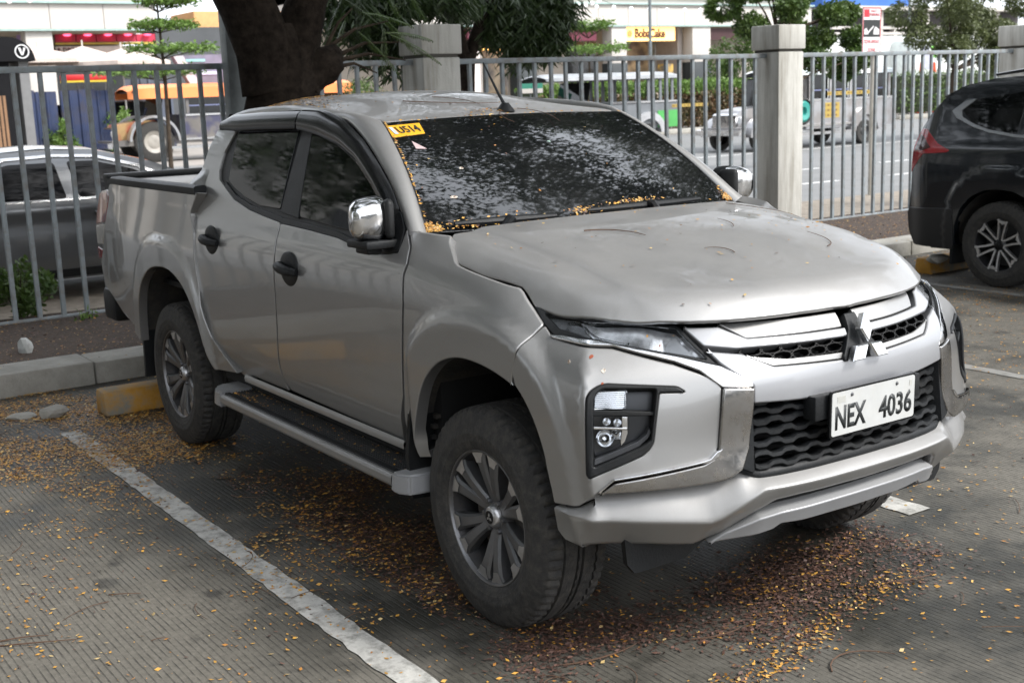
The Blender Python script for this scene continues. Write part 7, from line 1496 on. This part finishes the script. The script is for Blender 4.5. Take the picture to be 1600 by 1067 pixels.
for s in (-1,1):
    panel('body_side',bodyp,suvP,s,SUVP,suv,thick=.08,edge=.006,rnd=.03,step=.045)
    panel('rear_quarter_window',[(-.50,1.50),(-.36,1.60),(.10,1.66),(.10,1.30),(-.18,1.34),(-.36,1.40)],suvP,s,TINT,suv,off=.003,thick=.01,edge=.003,rnd=.02,step=.06)
    panel('door_window',[(.16,1.66),(1.0,1.67),(1.0,1.25),(.16,1.295)],suvP,s,TINT,suv,off=.003,thick=.01,edge=.003,rnd=.02,step=.06)
    panel('door_window',[(1.08,1.67),(1.7,1.63),(2.25,1.25),(1.08,1.245)],suvP,s,TINT,suv,off=.003,thick=.01,edge=.003,rnd=.02,step=.06)
    panel('window_trim',[(-.60,1.50),(-.54,1.44),(-.36,1.365),(-.18,1.315),(.10,1.275),(1.0,1.225),(2.3,1.215),(2.3,1.24),(1.0,1.25),(.10,1.30),(-.18,1.34),(-.36,1.395),(-.48,1.45),(-.50,1.50),(-.38,1.60),(-.48,1.585)],suvP,s,mat('suv_trim',(.35,.36,.37),.3,.8),suv,off=.008,thick=.012,edge=.003,rnd=.003,step=.03)
    panel('rear_glass_fillet',[(-.60,1.50),(-.50,1.50),(-.38,1.60),(-.48,1.60)],suvP,s,mat('fillet_grey',(.10,.11,.12),.3,.2),suv,off=.006,thick=.012,edge=.003,rnd=.003,step=.03)
    panel('tail_lamp',[(-.965,.96),(-.955,1.24),(-.90,1.35),(-.82,1.345),(-.66,1.22),(-.52,1.165),(-.55,1.145),(-.80,1.13),(-.93,1.0)],suvP,s,mat('suv_lamp_red',(.36,.010,.018),.1,0,.3,9,coat=.6),suv,off=.004,thick=.03,edge=.005,rnd=.01,step=.03)
    panel('lamp_shade',[(-.93,1.15),(-.90,1.30),(-.84,1.28),(-.72,1.185),(-.80,1.16)],suvP,s,mat('lamp_dark_red',(.05,.004,.006),.15,coat=.5),suv,off=.007,thick=.02,edge=.003,rnd=.01,step=.03)
    panel('bumper_lower',[(-.93,.30),(-1.0,.42),(-1.01,.60),(-.98,.64),(-.46,.66),(-.455,.30)],suvP,s,mat('suv_bumper',(.012,.012,.013),.45),suv,off=.012,thick=.03,edge=.006,rnd=.02,step=.04)
    for cx in (0,2.8):
        wd=bpy.data.objects.new('wheel',None); C.objects.link(wd); wd.parent=suv; wd.location=(cx,.12 if s<0 else 1.70,.37); wd.rotation_euler=(0,R(11),0 if s<0 else math.pi)
        o=link('tyre',TYRE,None,wd); o.scale=(.965,.95,.965)
        mb=MB(); mb.lathe([(.225,-.10),(.222,-.085),(.20,-.03),(.20,.08)],48); mb.lathe([(.001,-.0),(.19,.0)],30); mb.build('rim_barrel',mat('suv_barrel',(.012,.012,.013),.5),wd)
        mb=MB(); mb.lathe([(.232,-.108),(.229,-.114),(.221,-.112),(.218,-.10)],64); mb.build('rim_lip',mat('suv_lip',(.02,.02,.022),.3),wd)
        for k in range(6):
            for sg in (-1,1):
                a=R(60*k+30); ux,uz=math.cos(a),math.sin(a); tx,tz=-uz,ux; V=[]
                for r_,o_ in ((.045,.020),(.13,.026),(.222,.040)):
                    for w_ in (-.0085,.0085): V.append((ux*r_+tx*(sg*o_+w_),-.098-.02*(r_/.222),uz*r_+tz*(sg*o_+w_)))
                V+= [(v[0],v[1]+.03,v[2]) for v in V]
                MB().add(V,[(0,1,3,2),(2,3,5,4),(0,6,7,1),(1,7,9,3),(3,9,11,5),(0,2,8,6),(2,4,10,8)]).build('spoke',RIMS,wd,smooth=False)
            a=R(60*k+30); V=[(r_*math.cos(a+b),-.1175,r_*math.sin(a+b)) for r_,b in ((.196,-.13),(.222,-.27),(.222,.27),(.196,.13),(.182,0))]
            V+=[(v[0],-.10,v[2]) for v in V]; MB().add(V,[(0,1,2,3,4)]+[(i,(i+1)%5,5+(i+1)%5,5+i) for i in range(5)]).build('spoke_tip',RIMS,wd,smooth=False)
        mb=MB(); mb.lathe([(.001,-.112),(.03,-.110),(.045,-.10),(.06,-.08)],24); mb.build('hub_cap',GLB,wd)
        for k in range(6): mb=MB(); a=R(60*k); mb.lathe([(.001,-.106),(.008,-.105),(.009,-.09)],8,'y',(.055*math.cos(a),0,.055*math.sin(a))); mb.build('lug_nut',RIMS,wd)
        aa=np.linspace(R(2),R(178),20); rr=[np.array([(cx+.47*math.cos(a),yy_ if s<0 else 1.82-yy_,.33+.51*math.sin(a)) for a in aa]) for yy_ in (.03,.2,.5)]; loft('arch_liner',rr,LINER,suv)
        MB().add([tuple(q) for q in rr[2]],[tuple(range(20))]).build('arch_inner_wall',DARK,suv)
    mb=MB(); mb.box(-.50,-.47,.03,.30,.16,.50,.01); mb.V=[(v[0],v[1] if s<0 else 1.82-v[1],v[2]) for v in mb.V]; mb.build('mud_flap',BLK,suv)
    mb=MB(); mb.tube([(-.30,.34,1.80),(.1,.33,1.84),(1.2,.33,1.86),(1.5,.34,1.82)],[.012,.017,.017,.012],8); mb.V=[(v[0],v[1] if s<0 else 1.82-v[1],v[2]) for v in mb.V]; mb.build('roof_rail',SUVP,suv)
# shell across the car
def across(name,prof,inset_,m_,parent):
    rows=[]
    for t in np.linspace(0,1,9):
        rows.append(np.array([(x-(0.10*(1-(2*t-1)**2) if x<0 else 0), (suvP(np.array([x]),np.array([z]),-1,0.)[0][1]+inset_)*(1-t)+(1.82-suvP(np.array([x]),np.array([z]),-1,0.)[0][1]-inset_)*t, z+(.02*(1-(2*t-1)**2) if z>1.7 else 0)) for x,z in prof]))
    loft(name,rows,m_,parent,sharp=40)
across('rear_body',rearp+[(-.945,1.20)],.0,SUVP,suv); across('rear_glass',roofp[:4],.0,TINT,suv); across('roof',roofp[3:9],.0,SUVP,suv); across('front_glass',roofp[8:10],.0,TINT,suv); across('hood',roofp[9:],.0,SUVP,suv)
mb=MB(); mb.prism([(-.80,1.585),(-.84,1.625),(-.62,1.715),(-.40,1.755),(-.45,1.69)],.36,1.46,Matrix(((1,0,0,0),(0,0,1,0),(0,1,0,0),(0,0,0,1)))); mb.build('spoiler',SUVP,suv,sharp=30)
mb=MB(); mb.prism([(-.10,1.83),(.02,1.90),(.12,1.90),(.16,1.84)],.88,.94,Matrix(((1,0,0,0),(0,0,1,0),(0,1,0,0),(0,0,0,1)))); mb.build('antenna_fin',BLK,suv)
mb=MB(); mb.box(-.9,3.6,.3,1.5,.25,.6); mb.build('underbody',DARK,suv)
# ================================================================ grey sedan behind the left fence
SEDT=mat('sedan_glass',(.004,.004,.005),.06,0,.1,spec=.22)
SEDP=mat('sedan_paint',(.115,.119,.125),.28,.6,.06,3,coat=.9,dirt=(.10,.095,.09),dirts=2,dirta=.3)
sx0=-8.75; sed=empty('grey_sedan',(sx0,0,0),'grey sedan with dark windows parked behind the left fence','sedan')
def sedP(y,z,s=1,off=0.):
    """u = y along the car (nose +y), near side at local x=0, width 1.84"""
    y=np.asarray(y,float); z=np.asarray(z,float)
    def D(y,z): return ci(z,[.2,.4,.6,.75,.88,.96,1.1,1.3,1.42],[.06,.02,.012,.02,.0,.03,.12,.25,.42])+.22*sstep(1.9,2.7,y)+.2*sstep(-1.7,-2.3,y)
    e=2e-3; d=D(y,z); gy=(D(y+e,z)-D(y-e,z))/(2*e); gz=(D(y,z+e)-D(y,z-e))/(2*e); n=np.stack([np.ones_like(d),gy,gz],-1); n/=np.linalg.norm(n,axis=-1,keepdims=True)
    P=np.stack([-d,y,z],-1)+n*np.asarray(off)[...,None]
    if s>0: P=P*np.array([-1,1,1])+np.array([-1.84,0,0])
    return P
Y0=0.253   # seam between the doors
sp=lambda pts:[(Y0+a,b) for a,b in pts]
roofl=[(-2.35,.92),(-2.2,.98),(-1.75,1.08),(-1.25,1.30),(-.75,1.405),(-.2,1.435),(.3,1.40),(.8,1.27),(1.25,1.08),(1.45,.98),(1.9,.93),(2.45,.82),(2.62,.62),(2.6,.28)]
def warch(c): return [(c+.36*math.cos(a),.30+.37*math.sin(a)) for a in np.linspace(0,math.pi,10)]
bp2=[(-2.45,.30),(-2.48,.6),(-2.44,.88)]+roofl+[(2.0,.22)]+warch(1.62)+[(1.2,.2),(-.95,.2)]+warch(-1.36)+[(-1.8,.25)]
for s in (-1,1):
    panel('body_side',sp(bp2),sedP,s,SEDP,sed,thick=.06,edge=.005,rnd=.03,step=.07)
    panel('rear_window',sp([(-.08,.97),(-.12,1.30),(-.55,1.30),(-1.0,1.17),(-1.18,1.03),(-1.1,.975)]),sedP,s,SEDT,sed,off=.004,thick=.01,edge=.003,rnd=.03,step=.07)
    panel('front_window',sp([(.04,.97),(-.0,1.305),(.25,1.30),(.62,1.20),(.95,1.02),(.92,.985)]),sedP,s,SEDT,sed,off=.004,thick=.01,edge=.003,rnd=.03,step=.07)
    tr1=[(-1.30,1.02),(-1.02,1.20),(-.56,1.33),(-.1,1.345),(.27,1.325),(.66,1.215),(1.05,1.02),(1.10,1.03),(.69,1.24),(.28,1.352),(-.1,1.372),(-.58,1.357),(-1.06,1.23),(-1.36,1.04)]
    panel('window_trim',sp(tr1),sedP,s,CHROME,sed,off=.010,thick=.012,edge=.003,rnd=.003,step=.04)
    panel('belt_trim',sp([(-1.3,.945),(1.05,.945),(1.05,.962),(-1.3,.962)]),sedP,s,CHROME,sed,off=.008,thick=.012,edge=.003,rnd=.003,step=.05)
    panel('door_gap_line',sp([(0,.30),(.012,.30),(.012,.95),(0,.95)]),sedP,s,DARK,sed,off=.002,thick=.004,edge=.001,rnd=0,step=.06)
    for q in (-1.0,.16): panel('door_handle',sp([(q,.80),(q+.2,.805),(q+.2,.835),(q,.835)]),sedP,s,SEDP,sed,off=.03,thick=.04,edge=.008,rnd=.01,step=.03)
    panel('sill_trim',sp([(-.95,.22),(1.2,.22),(1.2,.30),(-.95,.30)]),sedP,s,BLK,sed,off=.01,thick=.03,edge=.005,rnd=.01,step=.06)
    for c in (1.62,-1.36):
        mb=MB(); mb.lathe([(.001,-.08),(.12,-.09),(.2,-.10),(.31,-.09),(.325,-.05),(.325,.08),(.2,.1),(.001,.1)],32,'x',((-.13 if s<0 else -1.71),Y0+c,.32)); mb.build('wheel',RUB,sed)
def across2(name,prof,m_):
    rows=[]
    for t in np.linspace(0,1,7):
        rows.append(np.array([((sedP(np.array([y]),np.array([z]),-1,0.)[0][0])*(1-t)+(-1.84-sedP(np.array([y]),np.array([z]),-1,0.)[0][0])*t,y,z+.03*(1-(2*t-1)**2)) for y,z in prof]))
    loft(name,rows,m_,sed,sharp=40)
across2('trunk_lid',sp([(-2.45,.30),(-2.48,.6),(-2.44,.88)]+roofl[:3]),SEDP); across2('rear_glass',sp(roofl[2:4]),SEDT); across2('roof',sp(roofl[3:8]),SEDP); across2('windscreen',sp(roofl[7:9]),SEDT); across2('hood',sp(roofl[8:]),SEDP)
mb=MB(); mb.box(-1.6,-.2,Y0-2.2,Y0+2.3,.2,.5); mb.build('underbody',DARK,sed)
mb=MB(); mb.box(-1.5,-.35,Y0-1.1,Y0+.9,.5,.95); mb.build('cabin_trim',DARK,sed)
# ================================================================ fallen leaves and twigs
PET=bpy.data.materials.new('fallen_leaf'); PET.use_nodes=True; _b=PET.node_tree.nodes['Principled BSDF']; _b.inputs['Roughness'].default_value=.6
_a=PET.node_tree.nodes.new('ShaderNodeAttribute'); _a.attribute_name='leaf_colour'; PET.node_tree.links.new(_a.outputs['Color'],_b.inputs['Base Color'])
def petals(name,P_,cols,size,label=None,parent=None,N_=None,seed=3):
    """small curled leaflets: two bent quads each"""
    g=np.random.default_rng(seed); n=len(P_); a=g.uniform(0,6.283,n); u=np.stack([np.cos(a),np.sin(a),g.normal(0,.22,n)],1)
    nn=np.tile([0,0,1.],(n,1)) if N_ is None else N_
    u-=nn*(u*nn).sum(1)[:,None]*.8; u/=np.linalg.norm(u,axis=1)[:,None]; v=np.cross(nn,u); v/=np.linalg.norm(v,axis=1)[:,None]
    tilt=g.normal(0,.3,n)[:,None]; w_=np.cross(u,v); v=v+w_*tilt
    l=(size*g.uniform(.35,1.5,n))[:,None]; wd=l*g.uniform(.30,.55,n)[:,None]; c=g.uniform(.05,.35,n)[:,None]*wd
    z=nn*.002
    p=[P_-u*l*.5+z+nn*c*.5,P_-v*wd*.5+z,P_+u*l*.5+z+nn*c,P_+v*wd*.5+z+nn*c*.6]
    V=np.stack(p,1).reshape(-1,3); F=np.arange(4*n).reshape(n,4); me=fastmesh(name,V,F)
    at=me.color_attributes.new('leaf_colour','FLOAT_COLOR','POINT'); cc=np.repeat(np.c_[cols,np.ones(n)],4,0); at.data.foreach_set('color',cc.astype(np.float32).ravel())
    o=link(name,me,PET,parent); tag(o,label,kind='stuff'); return o
def colr(n,brown,g):
    y=np.array([.50,.27,.045]); o_=np.array([.34,.15,.03]); b=np.array([.072,.038,.028]); p=np.array([.50,.36,.15]); w=g.uniform(0,1,n)[:,None]; k=g.uniform(0,1,n)
    c=np.where((k<.55)[:,None],y*(1-w*.4)+o_*w*.4,np.where((k<.85)[:,None],o_,p)); c=np.where((g.uniform(0,1,n)<brown)[:,None],b*(.5+w*1.3),c); return c*g.uniform(.75,1.1,n)[:,None]
g=np.random.default_rng(77)
def gnoise(P,sc,seed):
    r=np.random.default_rng(seed); v=np.zeros(len(P))
    for k in range(7):
        a=r.uniform(0,6.28); f=sc*r.uniform(.6,1.8); v+=np.sin(P[:,0]*math.cos(a)*f+P[:,1]*math.sin(a)*f+r.uniform(0,6.28))
    return v/7**.5
def box_pts(n,x0,x1,y0,y1): return np.stack([g.uniform(x0,x1,n),g.uniform(y0,y1,n)],1)
allp=[];allb=[]
def add(P,keep,brown): q=P[keep]; allp.append(q); allb.append(np.full(len(q),brown))
# thin litter everywhere
Q=box_pts(90000,-4.8,3.2,-3.2,9.5); d=np.where(Q[:,1]>1.0,.22,.20)*np.clip(.75+.55*gnoise(Q,3.1,1),0.05,2); d*=np.where((Q[:,1]<-1.3)&(Q[:,0]>-2.2),.75,1.); add(Q,g.uniform(0,1,len(Q))<d,.10)
# left of the truck, towards the kerb
Q=box_pts(120000,-4.84,-.2,-2.9,-.55); d=(.75*sstep(-1.3,-3.6,Q[:,0])+.05+.22*np.exp(-((Q[:,1]+1.05)/.35)**2)*sstep(.2,-1.2,Q[:,0]))*.62*np.clip(.45+.8*gnoise(Q,3.7,2)+.6*gnoise(Q,11,5),.02,2); add(Q,g.uniform(0,1,len(Q))<d,.14)
Q=box_pts(26000,-4.84,-3.3,-2.9,.2); d=np.clip(.45+.7*gnoise(Q,5,3),.05,1.4)*.6; add(Q,g.uniform(0,1,len(Q))<d,.30)
# brown drift along the shaded side of the truck
Q=box_pts(30000,-2.7,.05,-.98,-.35); dd=np.abs(Q[:,1]+.66-.10*np.sin(Q[:,0]*2.2)); d=np.exp(-(dd/.30)**2)*np.clip(.6+.6*gnoise(Q,6,4),.05,1.5)*sstep(-2.7,-1.9,Q[:,0]); add(Q,g.uniform(0,1,len(Q))<d*.9,.80)
# brown drift in front of the truck
Q=box_pts(60000,-.2,1.2,-1.15,1.05); xc=.36+.10*np.cos(Q[:,1]*1.9)-.03; dd=np.abs(Q[:,0]-xc+.06*np.sin(Q[:,1]*7)); d=np.exp(-(dd/.19)**2)*np.clip(.75+.5*gnoise(Q,7,6),.05,1.5)*sstep(-1.1,-.85,Q[:,1])*(1-sstep(.80,1.0,Q[:,1])); add(Q,g.uniform(0,1,len(Q))<d*1.25,.92)
Q=box_pts(9000,.30,1.1,-.7,.7); dd=np.abs(Q[:,0]-.74+.12*np.sin(Q[:,1]*3.1)); d=np.exp(-(dd/.07)**2)*np.clip(.5+.7*gnoise(Q,8,7),.0,1.5); add(Q,g.uniform(0,1,len(Q))<d*.8,.45)
# bays to the right
Q=box_pts(40000,-4.8,1.5,1.3,9.5); d=np.clip(.30+.5*gnoise(Q,2.6,8),.02,1.2)*.8*sstep(1.5,-3.5,Q[:,0]); add(Q,g.uniform(0,1,len(Q))<d,.2)
Pg=np.concatenate(allp); bb=np.concatenate(allb); 
cols=colr(len(Pg),bb,g)
petals('fallen_leaves',np.c_[Pg,np.full(len(Pg),.003)],cols,.0170,'tiny yellow and brown fallen leaflets scattered over the parking concrete')
Q=box_pts(16000,-7.3,-5.22,-4,13); petals('soil_litter',np.c_[Q,np.full(len(Q),.108)],colr(len(Q),.62,g)*.8,.022,'brown and yellow litter on the planting strip',seed=5)
Q=box_pts(2600,-5.2,-4.86,-3,12); petals('kerb_litter',np.c_[Q,np.full(len(Q),.152)][::5],colr(len(Q[::5]),.3,g),.014,'yellow leaflets lying on the kerb',seed=6)
# on the truck
pts=[];nrm=[]
def onf(F,U,V_,s,off=.002):
    A=F(U,V_,s,np.full(len(U),off)); B=F(U,V_,s,np.full(len(U),off+.01)); n=(B-A); n/=np.linalg.norm(n,axis=1)[:,None]; pts.append(A); nrm.append(n)
n=330; onf(screenP,np.clip(1-np.abs(g.normal(0,.035,n)),.8,1),np.clip(np.abs(g.normal(0,.025,n)),0,.12),-1,.006)
n=120; onf(screenP,g.uniform(.35,.9,n),np.abs(g.normal(.03,.02,n)),-1,.014)
n=90; onf(screenP,g.normal(.12,.05,n),np.abs(g.normal(.055,.015,n)),-1,.014); n=90; onf(screenP,g.normal(-.25,.10,n),.075+np.abs(g.normal(0,.012,n)),-1,.016)
n=220; onf(screenP,-1+np.abs(g.normal(0,.025,n)),np.abs(g.normal(0,.03,n)),-1,.006)
n=90; onf(screenP,.995-np.abs(g.normal(0,.006,n)),g.uniform(.1,1,n),-1,.006); n=60; onf(screenP,g.uniform(-1,1,n),.995-np.abs(g.normal(0,.006,n)),-1,.004); n=26; onf(screenP,g.uniform(-1,1,n),g.uniform(0,1,n),-1,.003)
n=700; onf(roofP,-1.2-g.uniform(0,1,n)**1.0*1.5,.592+g.normal(0,.006,n),-1,-.004)
n=500; onf(roofP,-1.2-g.uniform(0,1,n)*1.4,.592+g.normal(0,.006,n),1,-.004)
n=1500; xx=-1.55-1.1*g.uniform(0,1,n)**.6; onf(roofP,xx,.57-np.abs(g.normal(0,.16,n))*np.clip((-xx-1.3),0,1),-1,.003)
n=700; onf(roofP,-2.1-.5*g.uniform(0,1,n),g.uniform(-.55,.55,n),-1,.003)
n=70; onf(roofP,g.uniform(-2.2,-1.08,n),g.uniform(-.55,.55,n),-1,.003); n=150; onf(roofP,-1.11+g.normal(0,.03,n),.03+g.normal(0,.09,n)-.1,1,.003)
n=110; onf(hoodP,g.uniform(-.33,.70,n),g.uniform(-.7,.7,n),1,.003); n=60; onf(hoodP,g.normal(.1,.15,n),g.normal(.45,.12,n),1,.003)
n=12; 
for s in (-1,): 
    n=260; x=np.concatenate([g.normal(-2.02,.10,110),g.uniform(-2.1,-.5,150)]); y=g.uniform(-.90,-.79,n); pts.append(np.stack([x,y,np.full(n,.4395)],1)); nrm.append(np.tile([0,0,1.],(n,1)))
A=np.concatenate(pts); B=np.concatenate(nrm); 
petals('leaves_on_pickup',A,colr(len(A),.22,g),.0125,'small yellow orange leaflets lying on the roof, windscreen edge, hood and side step of the pickup',N_=B,seed=9)
# twigs
mb=MB(); rr=random.Random(4)
def twig(x,y,z,a,l,cv,r_=.0022,F=None):
    P=[];
    for i in range(8): t=i/7; P.append((x+math.cos(a+cv*t)*l*t,y+math.sin(a+cv*t)*l*t,z+.004+.006*math.sin(t*3.1)))
    if F: P=[tuple(np.array(F(p[0],p[1]))+np.array([0,0,.005])) for p in P]
    mb.tube(P,[r_,r_,r_*.9,r_*.9,r_*.8,r_*.7,r_*.6,r_*.4],4)
for k in range(70): twig(rr.uniform(-4,1.6),rr.choice([rr.uniform(-2.8,-1),rr.uniform(-1,1),rr.uniform(-.8,3)]),0,rr.uniform(0,6.28),rr.uniform(.06,.2),rr.uniform(-1,1),.0017)
for (x,y,a,l,cv) in ((-0.907,-2.279,.9,.26,.2),(-0.946,-2.270,1.1,.16,.1),(-1.119,-1.843,.6,.12,.4),(0.973,-0.240,2.6,.25,-1.2),(0.619,0.436,.9,.22,.4),(0.416,-0.863,1.0,.3,.5),(0.532,-0.421,.8,.2,.6)): twig(x,y,0,a,l,cv,.0028)
twig(-1.45,-.28,0,.6,.42,.5,.003,lambda x,y:roofP(x,y,1)); twig(-1.5,-.1,0,.9,.28,-.6,.002,lambda x,y:roofP(x,y,1)); twig(-1.10,.02,0,-1.2,.2,.8,.002,lambda x,y:roofP(x,y,1)); twig(-1.12,.1,0,1.1,.25,-.9,.002,lambda x,y:roofP(x,y,1))
twig(-.02,-.40,0,1.3,.22,-.7,.0028,lambda x,y:hoodP(x,y,1)); twig(.50,.25,0,1.8,.18,.9,.0018,lambda x,y:hoodP(x,y,1)); twig(-.25,.5,0,.2,.3,.3,.0016,lambda x,y:hoodP(x,y,1)); twig(.2,.1,0,2.3,.14,.5,.0016,lambda x,y:hoodP(x,y,1)); twig(.46,-.15,0,2.6,.1,1.2,.0016,lambda x,y:hoodP(x,y,1))
tag(mb.build('fallen_twigs',mat('twig_brown',(.09,.05,.03),.8),None),'thin brown twigs scattered on the concrete and on the pickup',kind='stuff')
# bird droppings and rust spots on the pickup
for (u,z,r_,m_) in ((.0,0,0,None),):
    pass
def spot(F,u,v,r_,m_,name,s=-1,us=.93,seed=1):
    q=random.Random(seed); poly=[(u+r_*q.uniform(.6,1.1)*math.cos(a)/us,v+r_*q.uniform(.6,1.1)*math.sin(a)) for a in np.linspace(0,6.283,11)[:-1]]
    panel(name,poly,F,s,m_,truck,off=.0012,us=us,thick=.002,edge=.0006,rnd=0,step=.01)
RUSTC=mat('rust_spot',(.22,.05,.02),.8,0,.3,60); DROP=mat('bird_dropping',(.50,.46,.40),.7,0,.3,60,col2=(.15,.10,.07))
for i,(u,v,r_,m_) in enumerate([(0.9885, 1.0173, 0.006, 1), (1.063, 0.9975, 0.006, 0), (0.9438, 0.9817, 0.007, 0), (0.9419, 0.9486, 0.004, 1), (0.782, 1.0388, 0.003, 1)]): spot(frontP,u,v,r_,RUSTC if m_ else DROP,'rust_spot' if m_ else 'dropping',seed=i)
spot(screenP,0.6728,0.4676,.012,DROP,'dropping',us=.68,seed=21); spot(screenP,0.7995,0.2411,.014,DROP,'dropping',us=.68,seed=22)
spot(screenP,-0.0544,0.6595,.010,mat('five_mark',(.25,.35,.30),.5),'window_mark',us=.68,seed=23)
